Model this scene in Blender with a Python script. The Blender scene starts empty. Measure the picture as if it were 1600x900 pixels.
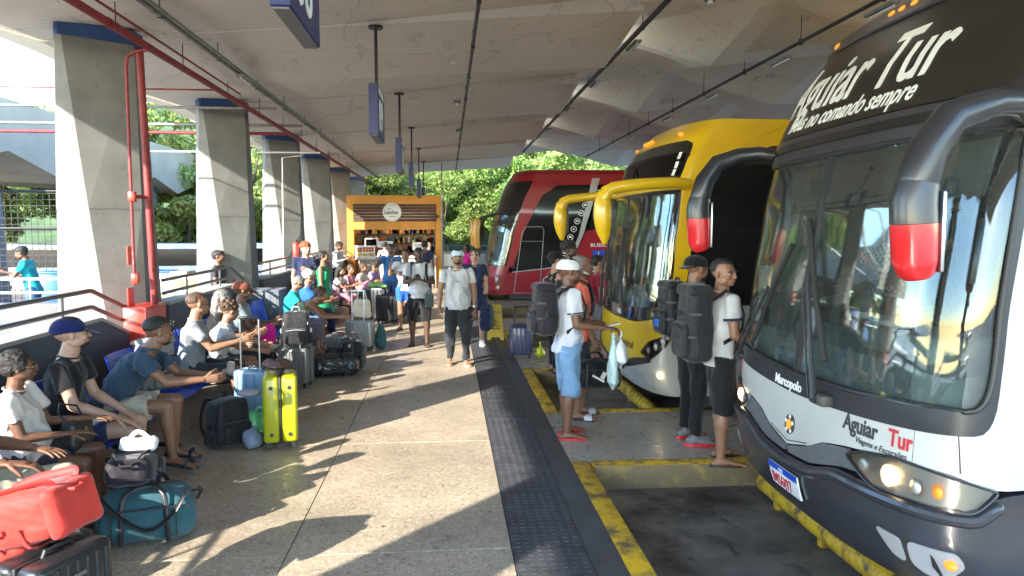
import bpy, bmesh, math, random
import numpy as np
from mathutils import Vector, Matrix
from mathutils.geometry import tessellate_polygon
random.seed(7); np.random.seed(7)
R = math.radians
scene = bpy.context.scene
C = scene.collection
V = Vector
# ------------------------------------------------------------------ camera
CAM = V((0, 0, 1.95)); YAW = R(4.95); PITCH = R(-4.45); F = 1155.0
fw = V((math.sin(YAW)*math.cos(PITCH), math.cos(YAW)*math.cos(PITCH), math.sin(PITCH)))
rt = V((math.cos(YAW), -math.sin(YAW), 0)); up = rt.cross(fw)
cd = bpy.data.cameras.new('camera'); cam = bpy.data.objects.new('camera', cd); C.objects.link(cam)
cd.lens = 36*F/1600; cd.sensor_width = 36; cd.clip_start = .05; cd.clip_end = 3000
m = Matrix((rt, up, -fw)).transposed().to_4x4(); m.translation = CAM; cam.matrix_world = m
scene.camera = cam
def W(px, py, h=None, X=None, Y=None):
    """world point on the ray of photo pixel (px,py) at height h, or plane X / Y"""
    d = fw*F + rt*(px-800) + up*(450-py)
    if h is not None: t = (h-CAM.z)/d.z
    elif X is not None: t = X/d.x
    else: t = Y/d.y
    return CAM + d*t
# ------------------------------------------------------------------ world + sun
SUN_EL = R(24.0); SUNDIR = V((.656, .755, 0)).normalized()      # direction the light travels on the ground
wd = bpy.data.worlds.new('World'); scene.world = wd; wd.use_nodes = True
nt = wd.node_tree; bgn = nt.nodes['Background']
sky = nt.nodes.new('ShaderNodeTexSky'); sky.sky_type = 'NISHITA'; sky.sun_disc = False
sky.sun_elevation = SUN_EL; sky.sun_rotation = math.atan2(-SUNDIR.x, -SUNDIR.y)
sky.air_density = 1.0; sky.dust_density = .2; sky.ozone_density = 1.2
hsv = nt.nodes.new('ShaderNodeHueSaturation'); hsv.inputs['Saturation'].default_value = 1.15; nt.links.new(sky.outputs[0], hsv.inputs['Color']); nt.links.new(hsv.outputs[0], bgn.inputs[0]); bgn.inputs[1].default_value = .15
sl = bpy.data.lights.new('sun', 'SUN'); so = bpy.data.objects.new('sun', sl); C.objects.link(so)
sl.energy = 2.0; sl.angle = R(.55); sl.color = (1, .93, .82)
ld = V((SUNDIR.x*math.cos(SUN_EL), SUNDIR.y*math.cos(SUN_EL), -math.sin(SUN_EL)))
so.rotation_euler = ld.to_track_quat('-Z', 'Y').to_euler(); so.location = (-10, -10, 12)
scene.view_settings.view_transform = 'Standard'; scene.view_settings.look = 'None'
scene.view_settings.exposure = 3.25; scene.view_settings.gamma = 1
scene.render.engine = 'CYCLES'
try:
    scene.cycles.max_bounces = 8; scene.cycles.diffuse_bounces = 5; scene.cycles.transparent_max_bounces = 12
    scene.cycles.caustics_reflective = False; scene.cycles.caustics_refractive = False
except Exception: pass

# ------------------------------------------------------------------ materials
MATS = {}
def mat(name, col, rough=.6, metal=0, var=.12, vs=3.0, bump=0, bs=40, spec=.5, coat=0, emit=0, col2=None, mix=.5, detail=4, alpha=1, sub=0):
    """principled, base colour varied by noise, optional fine relief"""
    if name in MATS: return MATS[name]
    m = bpy.data.materials.new(name); m.use_nodes = True; MATS[name] = m
    n = m.node_tree; p = n.nodes['Principled BSDF']; L = n.links
    p.inputs['Roughness'].default_value = rough; p.inputs['Metallic'].default_value = metal
    p.inputs['Specular IOR Level'].default_value = spec
    if coat: p.inputs['Coat Weight'].default_value = coat; p.inputs['Coat Roughness'].default_value = .06
    if sub: p.inputs['Subsurface Weight'].default_value = sub; p.inputs['Subsurface Radius'].default_value = (.02, .008, .004); p.inputs['Subsurface Scale'].default_value = .5
    tc = n.nodes.new('ShaderNodeTexCoord')
    nz = n.nodes.new('ShaderNodeTexNoise'); nz.inputs['Scale'].default_value = vs; nz.inputs['Detail'].default_value = detail
    L.new(tc.outputs['Object'], nz.inputs['Vector'])
    mx = n.nodes.new('ShaderNodeMix'); mx.data_type = 'RGBA'
    c = V(col); c2 = V(col2) if col2 else None
    a = c*(1-var); b = c*(1+var) if c2 is None else c2
    if c2 is not None: a = c
    mx.inputs['A'].default_value = (*a, 1); mx.inputs['B'].default_value = (*[min(1, x) for x in b], 1)
    rp = n.nodes.new('ShaderNodeMapRange'); rp.inputs[1].default_value = .3; rp.inputs[2].default_value = .7
    if c2 is not None: rp.inputs[1].default_value = mix-.08; rp.inputs[2].default_value = mix+.08
    L.new(nz.outputs['Fac'], rp.inputs[0]); L.new(rp.outputs[0], mx.inputs['Factor'])
    L.new(mx.outputs['Result'], p.inputs['Base Color'])
    if bump:
        nb = n.nodes.new('ShaderNodeTexNoise'); nb.inputs['Scale'].default_value = bs; nb.inputs['Detail'].default_value = 5
        L.new(tc.outputs['Object'], nb.inputs['Vector'])
        bp = n.nodes.new('ShaderNodeBump'); bp.inputs['Strength'].default_value = bump; bp.inputs['Distance'].default_value = .01
        L.new(nb.outputs['Fac'], bp.inputs['Height']); L.new(bp.outputs[0], p.inputs['Normal'])
    if emit: p.inputs['Emission Color'].default_value = (*col, 1); p.inputs['Emission Strength'].default_value = emit
    return m
def cloth(name, col, rough=.9, bump=.9, bs=12, var=.16):
    m = mat(name, col, rough, var=var, vs=6, bump=bump, bs=bs, spec=.2)
    m.node_tree.nodes['Principled BSDF'].inputs['Sheen Weight'].default_value = .15
    return m
def N(m, t, **k):
    x = m.node_tree.nodes.new(t)
    for a, b in k.items(): setattr(x, a, b)
    return x
def concrete(name, c1, c2, scale=1.2, stain=.35, rough=.85, bump=.25, boards=False):
    m = bpy.data.materials.new(name); m.use_nodes = True; MATS[name] = m
    n = m.node_tree; p = n.nodes['Principled BSDF']; L = n.links; p.inputs['Roughness'].default_value = rough
    tc = N(m, 'ShaderNodeTexCoord')
    n1 = N(m, 'ShaderNodeTexNoise'); n1.inputs['Scale'].default_value = scale; n1.inputs['Detail'].default_value = 9; n1.inputs['Roughness'].default_value = .62
    L.new(tc.outputs['Object'], n1.inputs['Vector'])
    cr = N(m, 'ShaderNodeValToRGB'); cr.color_ramp.elements[0].position = .33; cr.color_ramp.elements[1].position = .68
    cr.color_ramp.elements[0].color = (*c2, 1); cr.color_ramp.elements[1].color = (*c1, 1); L.new(n1.outputs['Fac'], cr.inputs[0])
    # scattered dark stains
    n2 = N(m, 'ShaderNodeTexNoise'); n2.inputs['Scale'].default_value = scale*4.5; n2.inputs['Detail'].default_value = 8; n2.inputs['Roughness'].default_value = .7
    mp = N(m, 'ShaderNodeMapping'); mp.inputs['Scale'].default_value = (1, .45, 1.2); mp.inputs['Rotation'].default_value = (0, 0, .5)
    L.new(tc.outputs['Object'], mp.inputs[0]); L.new(mp.outputs[0], n2.inputs['Vector'])
    mr = N(m, 'ShaderNodeMapRange'); mr.inputs[1].default_value = .57; mr.inputs[2].default_value = .72; mr.inputs[4].default_value = stain
    L.new(n2.outputs['Fac'], mr.inputs[0])
    mx = N(m, 'ShaderNodeMix', data_type='RGBA'); L.new(mr.outputs[0], mx.inputs['Factor']); L.new(cr.outputs[0], mx.inputs['A'])
    mx.inputs['B'].default_value = (c2[0]*.35, c2[1]*.33, c2[2]*.30, 1)
    out = mx.outputs['Result']; hgt = n1.outputs['Fac']
    if boards:      # shuttering board marks run across
        mp2 = N(m, 'ShaderNodeMapping'); mp2.inputs['Rotation'].default_value = (0, 0, R(90)); L.new(tc.outputs['Object'], mp2.inputs[0])
        wv = N(m, 'ShaderNodeTexWave'); wv.wave_type = 'BANDS'; wv.inputs['Scale'].default_value = 2.2; wv.inputs['Distortion'].default_value = .6; wv.inputs['Detail'].default_value = 2
        wv.wave_profile = 'SAW'; L.new(mp2.outputs[0], wv.inputs['Vector'])
        m2 = N(m, 'ShaderNodeMix', data_type='RGBA', blend_type='MULTIPLY'); m2.inputs['Factor'].default_value = .10
        L.new(out, m2.inputs['A']); L.new(wv.outputs['Color'], m2.inputs['B']); out = m2.outputs['Result']
    if boards or name == 'stained_concrete':     # hairline cracks and joints
        vo = N(m, 'ShaderNodeTexVoronoi'); vo.feature = 'DISTANCE_TO_EDGE'; vo.inputs['Scale'].default_value = .3
        nd = N(m, 'ShaderNodeTexNoise'); nd.inputs['Scale'].default_value = 1.5; nd.inputs['Detail'].default_value = 6; L.new(tc.outputs['Object'], nd.inputs['Vector'])
        vm = N(m, 'ShaderNodeVectorMath', operation='MULTIPLY_ADD'); vm.inputs[1].default_value = (.9, .9, .9); L.new(nd.outputs['Color'], vm.inputs[0]); L.new(tc.outputs['Object'], vm.inputs[2]); L.new(vm.outputs[0], vo.inputs['Vector'])
        ck = N(m, 'ShaderNodeMapRange'); ck.inputs[1].default_value = .001; ck.inputs[2].default_value = .007; ck.inputs[3].default_value = .30; ck.inputs[4].default_value = 0; L.new(vo.outputs['Distance'], ck.inputs[0])
        m3 = N(m, 'ShaderNodeMix', data_type='RGBA'); L.new(ck.outputs[0], m3.inputs['Factor']); L.new(out, m3.inputs['A']); m3.inputs['B'].default_value = (c2[0]*.3, c2[1]*.27, c2[2]*.22, 1); out = m3.outputs['Result']
    L.new(out, p.inputs['Base Color'])
    bp = N(m, 'ShaderNodeBump'); bp.inputs['Strength'].default_value = bump; bp.inputs['Distance'].default_value = .02
    L.new(n1.outputs['Fac'], bp.inputs['Height']); L.new(bp.outputs[0], p.inputs['Normal'])
    return m
def terrazzo(name, base, dark, light, wear=.3, rough=.35):
    m = bpy.data.materials.new(name); m.use_nodes = True; MATS[name] = m
    n = m.node_tree; p = n.nodes['Principled BSDF']; L = n.links
    tc = N(m, 'ShaderNodeTexCoord'); geo = N(m, 'ShaderNodeNewGeometry')
    vo = N(m, 'ShaderNodeTexVoronoi'); vo.inputs['Scale'].default_value = 85; L.new(geo.outputs['Position'], vo.inputs['Vector'])
    cr = N(m, 'ShaderNodeValToRGB'); e = cr.color_ramp.elements
    e[0].position = .0; e[0].color = (*dark, 1); e[1].position = .22; e[1].color = (*base, 1)
    x = cr.color_ramp.elements.new(.62); x.color = (*base, 1); x = cr.color_ramp.elements.new(.85); x.color = (*light, 1)
    L.new(vo.outputs['Color'], cr.inputs[0])
    vo2 = N(m, 'ShaderNodeTexNoise'); vo2.inputs['Scale'].default_value = 26; vo2.inputs['Detail'].default_value = 5; vo2.inputs['Roughness'].default_value = .8; L.new(geo.outputs['Position'], vo2.inputs['Vector'])
    n1 = N(m, 'ShaderNodeTexNoise'); n1.inputs['Scale'].default_value = .9; n1.inputs['Detail'].default_value = 7; n1.inputs['Roughness'].default_value = .65
    L.new(geo.outputs['Position'], n1.inputs['Vector'])
    mr = N(m, 'ShaderNodeMapRange'); mr.inputs[1].default_value = .35; mr.inputs[2].default_value = .7; mr.inputs[3].default_value = 1-wear; mr.inputs[4].default_value = 1.05
    L.new(n1.outputs['Fac'], mr.inputs[0])
    mr3 = N(m, 'ShaderNodeMapRange'); mr3.inputs[1].default_value = .3; mr3.inputs[2].default_value = .7; mr3.inputs[3].default_value = .72; mr3.inputs[4].default_value = 1.25
    L.new(vo2.outputs['Fac'], mr3.inputs[0])
    mm = N(m, 'ShaderNodeMath', operation='MULTIPLY'); L.new(mr.outputs[0], mm.inputs[0]); L.new(mr3.outputs[0], mm.inputs[1])
    vm = N(m, 'ShaderNodeVectorMath', operation='SCALE'); L.new(cr.outputs[0], vm.inputs[0]); L.new(mm.outputs[0], vm.inputs['Scale'])
    # scuffs
    n3 = N(m, 'ShaderNodeTexNoise'); n3.inputs['Scale'].default_value = 7; n3.inputs['Detail'].default_value = 9; n3.inputs['Distortion'].default_value = 1.2; L.new(geo.outputs['Position'], n3.inputs['Vector'])
    mr2 = N(m, 'ShaderNodeMapRange'); mr2.inputs[1].default_value = .62; mr2.inputs[2].default_value = .72; mr2.inputs[4].default_value = .5; L.new(n3.outputs['Fac'], mr2.inputs[0])
    mx = N(m, 'ShaderNodeMix', data_type='RGBA'); L.new(mr2.outputs[0], mx.inputs['Factor']); L.new(vm.outputs[0], mx.inputs['A']); mx.inputs['B'].default_value = (*dark, 1)
    # gum spots and drips
    gv = N(m, 'ShaderNodeTexVoronoi'); gv.inputs['Scale'].default_value = 3.1; L.new(geo.outputs['Position'], gv.inputs['Vector'])
    gl = N(m, 'ShaderNodeMapRange'); gl.inputs[1].default_value = .045; gl.inputs[2].default_value = .075; gl.inputs[3].default_value = .75; gl.inputs[4].default_value = 0; L.new(gv.outputs['Distance'], gl.inputs[0])
    m4 = N(m, 'ShaderNodeMix', data_type='RGBA'); L.new(gl.outputs[0], m4.inputs['Factor']); L.new(mx.outputs['Result'], m4.inputs['A']); m4.inputs['B'].default_value = (*[d*.8 for d in dark], 1); mx = m4
    L.new(mx.outputs['Result'], p.inputs['Base Color'])
    rr = N(m, 'ShaderNodeMapRange'); rr.inputs[1].default_value = .3; rr.inputs[2].default_value = .7; rr.inputs[3].default_value = rough-.1; rr.inputs[4].default_value = rough+.2
    L.new(n3.outputs['Fac'], rr.inputs[0]); L.new(rr.outputs[0], p.inputs['Roughness'])
    return m
def glass(name, tint=(.5, .55, .55), trans=.5, rough=.02, haze=0):
    """thin pane: fresnel reflection over tinted see-through"""
    m = bpy.data.materials.new(name); m.use_nodes = True; MATS[name] = m
    n = m.node_tree; n.nodes.clear(); L = n.links
    o = N(m, 'ShaderNodeOutputMaterial'); g = N(m, 'ShaderNodeBsdfGlossy'); g.inputs['Roughness'].default_value = rough
    t = N(m, 'ShaderNodeBsdfTransparent'); t.inputs[0].default_value = (tint[0]*trans, tint[1]*trans, tint[2]*trans, 1)
    fr = N(m, 'ShaderNodeFresnel'); fr.inputs[0].default_value = 1.55
    ma = N(m, 'ShaderNodeMath', operation='MULTIPLY_ADD'); ma.inputs[1].default_value = .70; ma.inputs[2].default_value = .02; L.new(fr.outputs[0], ma.inputs[0])
    mx = N(m, 'ShaderNodeMixShader'); L.new(ma.outputs[0], mx.inputs[0]); L.new(t.outputs[0], mx.inputs[1]); L.new(g.outputs[0], mx.inputs[2])
    if haze:     # pale haze mixed in to lift the dark panes, uneven by noise
        df = N(m, 'ShaderNodeBsdfDiffuse'); df.inputs[0].default_value = (.50, .53, .52, 1); tc = N(m, 'ShaderNodeTexCoord'); nz = N(m, 'ShaderNodeTexNoise'); nz.inputs['Scale'].default_value = 1.6; nz.inputs['Detail'].default_value = 8
        L.new(tc.outputs['Object'], nz.inputs['Vector']); mr = N(m, 'ShaderNodeMapRange'); mr.inputs[1].default_value = .3; mr.inputs[2].default_value = .75; mr.inputs[3].default_value = haze*.5; mr.inputs[4].default_value = haze*1.7
        L.new(nz.outputs['Fac'], mr.inputs[0]); m2 = N(m, 'ShaderNodeMixShader'); L.new(mr.outputs[0], m2.inputs[0]); L.new(mx.outputs[0], m2.inputs[1]); L.new(df.outputs[0], m2.inputs[2]); mx = m2
    L.new(mx.outputs[0], o.inputs[0]); return m
def worn_paint(name, col, under, amt=.5, rough=.6, scale=9):
    m = mat(name, col, rough, col2=under, mix=amt, vs=scale, bump=.3, bs=30, detail=10)
    m.node_tree.nodes['Noise Texture'].inputs['Roughness'].default_value = .7
    return m
def leaf(name, c1, c2):
    m = bpy.data.materials.new(name); m.use_nodes = True; MATS[name] = m
    n = m.node_tree; n.nodes.clear(); L = n.links
    o = N(m, 'ShaderNodeOutputMaterial'); d = N(m, 'ShaderNodeBsdfDiffuse'); t = N(m, 'ShaderNodeBsdfTranslucent')
    g = N(m, 'ShaderNodeNewGeometry'); oi = N(m, 'ShaderNodeObjectInfo')
    cr = N(m, 'ShaderNodeMix', data_type='RGBA'); cr.inputs['A'].default_value = (*c1, 1); cr.inputs['B'].default_value = (*c2, 1)
    L.new(g.outputs['Random Per Island'], cr.inputs['Factor'])
    hs = N(m, 'ShaderNodeHueSaturation'); mr = N(m, 'ShaderNodeMapRange'); mr.inputs[3].default_value = .47; mr.inputs[4].default_value = .53
    L.new(oi.outputs['Random'], mr.inputs[0]); L.new(mr.outputs[0], hs.inputs['Hue'])
    mr2 = N(m, 'ShaderNodeMapRange'); mr2.inputs[3].default_value = .75; mr2.inputs[4].default_value = 1.3; L.new(oi.outputs['Random'], mr2.inputs[0]); L.new(mr2.outputs[0], hs.inputs['Value'])
    L.new(cr.outputs['Result'], hs.inputs['Color'])
    L.new(hs.outputs[0], d.inputs[0]); L.new(hs.outputs[0], t.inputs[0])
    mx = N(m, 'ShaderNodeMixShader'); mx.inputs[0].default_value = .35; L.new(d.outputs[0], mx.inputs[1]); L.new(t.outputs[0], mx.inputs[2]); L.new(mx.outputs[0], o.inputs[0])
    return m

# ------------------------------------------------------------------ mesh building
class MB:
    def __init__(s): s.v = []; s.f = []; s.m = []; s.cur = 0
    def add(s, vs, fs):
        o = len(s.v); s.v += [tuple(x) for x in vs]; s.f += [tuple(i+o for i in f) for f in fs]; s.m += [s.cur]*len(fs)
    def box(s, c, size, rot=None, mtx=None):
        x, y, z = [d/2 for d in size]; c = V(c)
        P = [V((a*x, b*y, d*z)) for a in (-1, 1) for b in (-1, 1) for d in (-1, 1)]
        if rot: M = Matrix.Rotation(rot[2], 3, 'Z') @ Matrix.Rotation(rot[1], 3, 'Y') @ Matrix.Rotation(rot[0], 3, 'X'); P = [M@p for p in P]
        P = [p+c for p in P]
        if mtx: P = [mtx@p for p in P]
        s.add(P, [(0, 1, 3, 2), (4, 6, 7, 5), (0, 4, 5, 1), (2, 3, 7, 6), (0, 2, 6, 4), (1, 5, 7, 3)])
    def rbox(s, c, size, r=.02, seg=2, rot=None):
        bm = bmesh.new(); bmesh.ops.create_cube(bm, size=1)
        for v in bm.verts: v.co = V((v.co.x*size[0], v.co.y*size[1], v.co.z*size[2]))
        bmesh.ops.bevel(bm, geom=bm.edges[:], offset=min(r, min(size)*.49), segments=seg, affect='EDGES', profile=.5)
        M = Matrix.Identity(3)
        if rot: M = Matrix.Rotation(rot[2], 3, 'Z') @ Matrix.Rotation(rot[1], 3, 'Y') @ Matrix.Rotation(rot[0], 3, 'X')
        bm.verts.index_update(); s.add([M@v.co+V(c) for v in bm.verts], [[v.index for v in f.verts] for f in bm.faces]); bm.free()
    def tube(s, pts, rad, seg=10, cap=True, side=None, round_=False):
        pts = [V(p) for p in pts]; n = len(pts)
        if not isinstance(rad, (list,)): rad = [rad]*n
        rad = [(r, r) if not isinstance(r, tuple) else r for r in rad]
        tan = []
        for i in range(n):
            a = pts[max(i-1, 0)]; b = pts[min(i+1, n-1)]; t = (b-a); t = t.normalized() if t.length > 1e-9 else V((0, 0, 1)); tan.append(t)
        if side is None:
            side = V((0, 0, 1)) if abs(tan[0].z) < .9 else V((1, 0, 0))
        side = V(side); rings = []; prev = side
        for i in range(n):
            t = tan[i]; a = prev - t*t.dot(prev)
            if a.length < 1e-4: a = t.orthogonal()
            a.normalize(); prev = a; b = t.cross(a); rings.append((pts[i], a, b, t, rad[i]))
        out = []
        if round_:
            p, a, b, t, r = rings[0]; q = (r[0]+r[1])/2
            for k in (3, 2, 1): an = k*R(28); out.append((p-t*q*math.sin(an), a, b, (r[0]*math.cos(an), r[1]*math.cos(an))))
        out += [(p, a, b, r) for p, a, b, t, r in rings]
        if round_:
            p, a, b, t, r = rings[-1]; q = (r[0]+r[1])/2
            for k in (1, 2, 3): an = k*R(28); out.append((p+t*q*math.sin(an), a, b, (r[0]*math.cos(an), r[1]*math.cos(an))))
        vs = []; fs = []
        for p, a, b, r in out:
            for j in range(seg):
                th = 2*math.pi*j/seg; vs.append(p+a*r[0]*math.cos(th)+b*r[1]*math.sin(th))
        for i in range(len(out)-1):
            for j in range(seg): k = (j+1) % seg; fs.append((i*seg+j, i*seg+k, (i+1)*seg+k, (i+1)*seg+j))
        if cap: fs.append(tuple(range(seg-1, -1, -1))); fs.append(tuple(range((len(out)-1)*seg, len(out)*seg)))
        s.add(vs, fs)
    def ball(s, c, r, seg=14, rings=9, M=None, jit=0):
        c = V(c); r = (r, r, r) if not isinstance(r, tuple) else r
        vs = [(0, 0, -r[2])]; fs = []
        for i in range(1, rings):
            ph = -math.pi/2+math.pi*i/rings
            for j in range(seg):
                th = 2*math.pi*j/seg; vs.append((r[0]*math.cos(ph)*math.cos(th), r[1]*math.cos(ph)*math.sin(th), r[2]*math.sin(ph)))
        vs.append((0, 0, r[2])); T = len(vs)-1
        for j in range(seg):
            k = (j+1) % seg; fs.append((0, 1+k, 1+j)); fs.append((T, T-seg+j, T-seg+k))
            for i in range(rings-2): a = 1+i*seg; fs.append((a+j, a+k, a+seg+k, a+seg+j))
        vs = [V(v)*(1+random.uniform(-jit, jit)) if jit else V(v) for v in vs]
        if M: vs = [M@v for v in vs]
        s.add([v+c for v in vs], fs)
    def prism(s, poly, o, ax, ay, az):
        o = V(o); ax = V(ax); ay = V(ay); az = V(az); n = len(poly)
        vs = [o+ax*p[0]+ay*p[1] for p in poly]; vs += [v+az for v in vs]
        fs = [tuple(range(n-1, -1, -1)), tuple(range(n, 2*n))]+[(i, (i+1) % n, n+(i+1) % n, n+i) for i in range(n)]
        s.add(vs, fs)
    def lathe(s, prof, c=(0, 0, 0), seg=20):
        c = V(c); vs = []; fs = []
        for r, z in prof:
            for j in range(seg): th = 2*math.pi*j/seg; vs.append(c+V((r*math.cos(th), r*math.sin(th), z)))
        for i in range(len(prof)-1):
            for j in range(seg): k = (j+1) % seg; fs.append((i*seg+j, i*seg+k, (i+1)*seg+k, (i+1)*seg+j))
        s.add(vs, fs)
    def xf(s, M):
        s.v = [tuple(M@V(v)) for v in s.v]; return s
    def mesh(s, name, mats, angle=35):
        me = bpy.data.meshes.new(name); me.from_pydata(s.v, [], s.f)
        if not isinstance(mats, (list, tuple)): mats = [mats]
        for m_ in mats: me.materials.append(m_)
        if len(mats) > 1: me.polygons.foreach_set('material_index', s.m)
        me.update()
        if angle is None: pass
        elif angle >= 180: me.shade_smooth()
        else: me.shade_smooth(); me.set_sharp_from_angle(angle=R(angle))
        return me
    def build(s, name, mats, parent=None, angle=35, loc=None):
        return link(name, s.mesh(name, mats, angle), parent, loc)
ORD = ['first', 'second', 'third', 'fourth', 'fifth', 'sixth', 'seventh', 'eighth', 'ninth', 'tenth', 'eleventh', 'twelfth', 'thirteenth', 'fourteenth', 'fifteenth', 'sixteenth']
def cr(pts, n=4):
    """smooth curve through the points"""
    P = [V(p) for p in pts]; P = [P[0]*2-P[1]]+P+[P[-1]*2-P[-2]]; out = []
    for i in range(1, len(P)-2):
        for k in range(n):
            t = k/n; a, b, c, d = P[i-1:i+3]; out.append(.5*((2*b)+(c-a)*t+(2*a-5*b+4*c-d)*t*t+(3*b-a-3*c+d)*t**3))
    return out+[P[-2]]
def link(name, me, parent=None, loc=None):
    o = bpy.data.objects.new(name, me); C.objects.link(o)
    if parent: o.parent = parent
    if loc is not None: o.location = loc
    return o
def thing(name, label, cat, loc=(0, 0, 0), rz=0, group=None, kind=None):
    o = bpy.data.objects.new(name, None); C.objects.link(o); o.location = loc; o.rotation_euler = (0, 0, rz); o.empty_display_size = .1
    return tag(o, label, cat, group, kind)
def tag(o, label=None, cat=None, group=None, kind=None):
    if label: o['label'] = label
    if cat: o['category'] = cat
    if group: o['group'] = group
    if kind: o['kind'] = kind
    return o
def struct(o): o['kind'] = 'structure'; return o
def copy_tree(o, parent=None):
    c = o.copy(); C.objects.link(c)
    if parent: c.parent = parent
    for ch in list(o.children): copy_tree(ch, c)
    return c
def remesh(mb, voxel, it=4, disp=None, mat_=None, name='mesh', target=None):
    """join overlapping closed shapes into one continuous surface"""
    me = bpy.data.meshes.new('t'); me.from_pydata(mb.v, [], mb.f); me.update()
    o = bpy.data.objects.new('t', me); C.objects.link(o)
    md = o.modifiers.new('r', 'REMESH'); md.mode = 'VOXEL'; md.voxel_size = voxel; md.adaptivity = 0
    if it: sm = o.modifiers.new('s', 'SMOOTH'); sm.iterations = it; sm.factor = .5
    dg = bpy.context.evaluated_depsgraph_get(); ev = o.evaluated_get(dg)
    r = bpy.data.meshes.new_from_object(ev); r.name = name
    bpy.data.objects.remove(o); bpy.data.meshes.remove(me)
    if disp:
        n = len(r.vertices); co = np.empty(n*3, 'f'); r.vertices.foreach_get('co', co); co = co.reshape(-1, 3)
        no = np.empty(n*3, 'f'); r.vertex_normals.foreach_get('vector', no); no = no.reshape(-1, 3)
        co = co+no*disp(co)[:, None]; r.vertices.foreach_set('co', co.astype('f').ravel()); r.update()
    r.materials.clear()
    if mat_: r.materials.append(mat_)
    r.shade_smooth(); return r
def wrinkle(amp, freq=18, seed=0, stretch=(1, 1, .45)):
    rs = np.random.RandomState(abs(int(seed))+11); K = [(rs.normal(size=3)*np.array(stretch)*freq, rs.uniform(0, 6.28), rs.uniform(.6, 1.6)) for _ in range(7)]
    W_ = rs.normal(size=(3, 3))*freq*.35
    def f(co):
        w = np.sin(co@W_)*1.1; a = np.zeros(len(co))
        for k, ph, g in K: a += 1-2*np.abs(np.sin(co@(k*g)*.5+ph+w.sum(1)*.6))
        return a/len(K)*amp*1.8
    return f
def mesh_join(name, meshes):
    """join (mesh, material) list to one mesh"""
    vs = []; fs = []; mi = []; ms = []
    for me, mt in meshes:
        o = sum(len(a) for a in vs)
        if isinstance(me, MB):
            v = np.array([tuple(x) for x in me.v], 'f').reshape(-1, 3); f = [tuple(i+o for i in p) for p in me.f]
        else:
            v = np.empty(len(me.vertices)*3, 'f'); me.vertices.foreach_get('co', v); v = v.reshape(-1, 3)
            f = [tuple(i+o for i in p.vertices) for p in me.polygons]
        if mt not in ms: ms.append(mt)
        vs.append(v); fs += f; mi += [ms.index(mt)]*len(f)
    r = bpy.data.meshes.new(name); r.from_pydata(np.concatenate(vs).tolist(), [], fs)
    for m_ in ms: r.materials.append(m_)
    r.polygons.foreach_set('material_index', mi); r.update(); r.shade_smooth(); return r
def text2d(txt, size=1, shear=0, bold=0, align='LEFT', spacing=1.0, xs=1.0):
    """flat letters as (verts, faces) in the plane"""
    cu = bpy.data.curves.new('t', 'FONT'); cu.body = txt; cu.size = size; cu.shear = shear; cu.offset = bold; cu.align_x = align; cu.space_character = spacing
    cu.resolution_u = 3
    o = bpy.data.objects.new('t', cu); C.objects.link(o)
    dg = bpy.context.evaluated_depsgraph_get(); me = bpy.data.meshes.new_from_object(o.evaluated_get(dg))
    v = [(p.co.x*xs, p.co.y) for p in me.vertices]; f = [tuple(p.vertices) for p in me.polygons]
    bpy.data.objects.remove(o); bpy.data.meshes.remove(me); return v, f
def text_obj(name, txt, size, o, ax, ay, mt, parent=None, thick=.004, **k):
    v, f = text2d(txt, size, **k); o = V(o); ax = V(ax); ay = V(ay); nz = ax.cross(ay).normalized()*thick
    mb = MB(); mb.add([o+ax*a+ay*b+nz for a, b in v], f)
    # rim
    cnt = {}
    for p in f:
        for i in range(len(p)): e = (p[i], p[(i+1) % len(p)]); cnt[frozenset(e)] = cnt.get(frozenset(e), []) + [e]
    n = len(v); mb.v += [tuple(o+ax*a+ay*b) for a, b in v]
    for k_, es in cnt.items():
        if len(es) == 1: a, b = es[0]; mb.f.append((b, a, a+n, b+n)); mb.m.append(0)
    return mb.build(name, mt, parent, angle=None)
# ================================================================== colours used in several places
M_ceil = concrete('shuttered_concrete', (.80, .715, .595), (.73, .645, .525), .8, .4, boards=True)
M_ceil2 = concrete('stained_concrete', (.80, .73, .63), (.73, .66, .56), .8, .5)
M_col = concrete('column_concrete', (.215, .212, .20), (.155, .152, .14), 2.0, .45)
M_colgrey = concrete('grey_painted_concrete', (.15, .165, .185), (.12, .13, .15), 1.6, .15)
M_blue = mat('blue_band_paint', (.02, .07, .20), .5, bump=.2)
M_wall = concrete('dark_grey_wall_paint', (.085, .09, .115), (.07, .075, .095), 1.4, .15, bump=.12)
M_cap = concrete('pale_wall_coping', (.34, .33, .30), (.27, .26, .23), 2.5, .3)
M_rail = mat('dark_rail_metal', (.10, .10, .108), .35, .6)
M_white_rail = mat('pale_rail_metal', (.55, .55, .53), .4, .3)
M_red = mat('red_fire_paint', (.50, .035, .02), .35, coat=.3)
M_pipe = mat('red_pipe_paint', (.20, .018, .018), .6, var=.25, vs=8)
M_grey_pipe = mat('galvanised_conduit', (.22, .21, .19), .5, .5, var=.3, vs=9)
M_black = mat('black_metal', (.02, .02, .022), .45, .3)
M_blackplas = mat('black_plastic', (.018, .018, .02), .5)
M_rubber = mat('rubber_black', (.02, .02, .02), .8, bump=.3)
M_floor = terrazzo('granilite_floor', (.41, .335, .245), (.10, .08, .06), (.57, .485, .38), .34, .34)
M_floor2 = terrazzo('granilite_finger', (.36, .32, .265), (.09, .08, .068), (.42, .39, .34), .3, .3)
M_mat = mat('rubber_strip', (.055, .057, .062), .42, var=.3, vs=5, bump=.35, bs=60)
M_matp = mat('rubber_tactile', (.050, .052, .060), .5, var=.35, vs=7, bump=.5, bs=80)
M_yel = worn_paint('worn_yellow_paint', (.60, .36, .015), (.12, .085, .04), .53, .55, 6)
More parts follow.
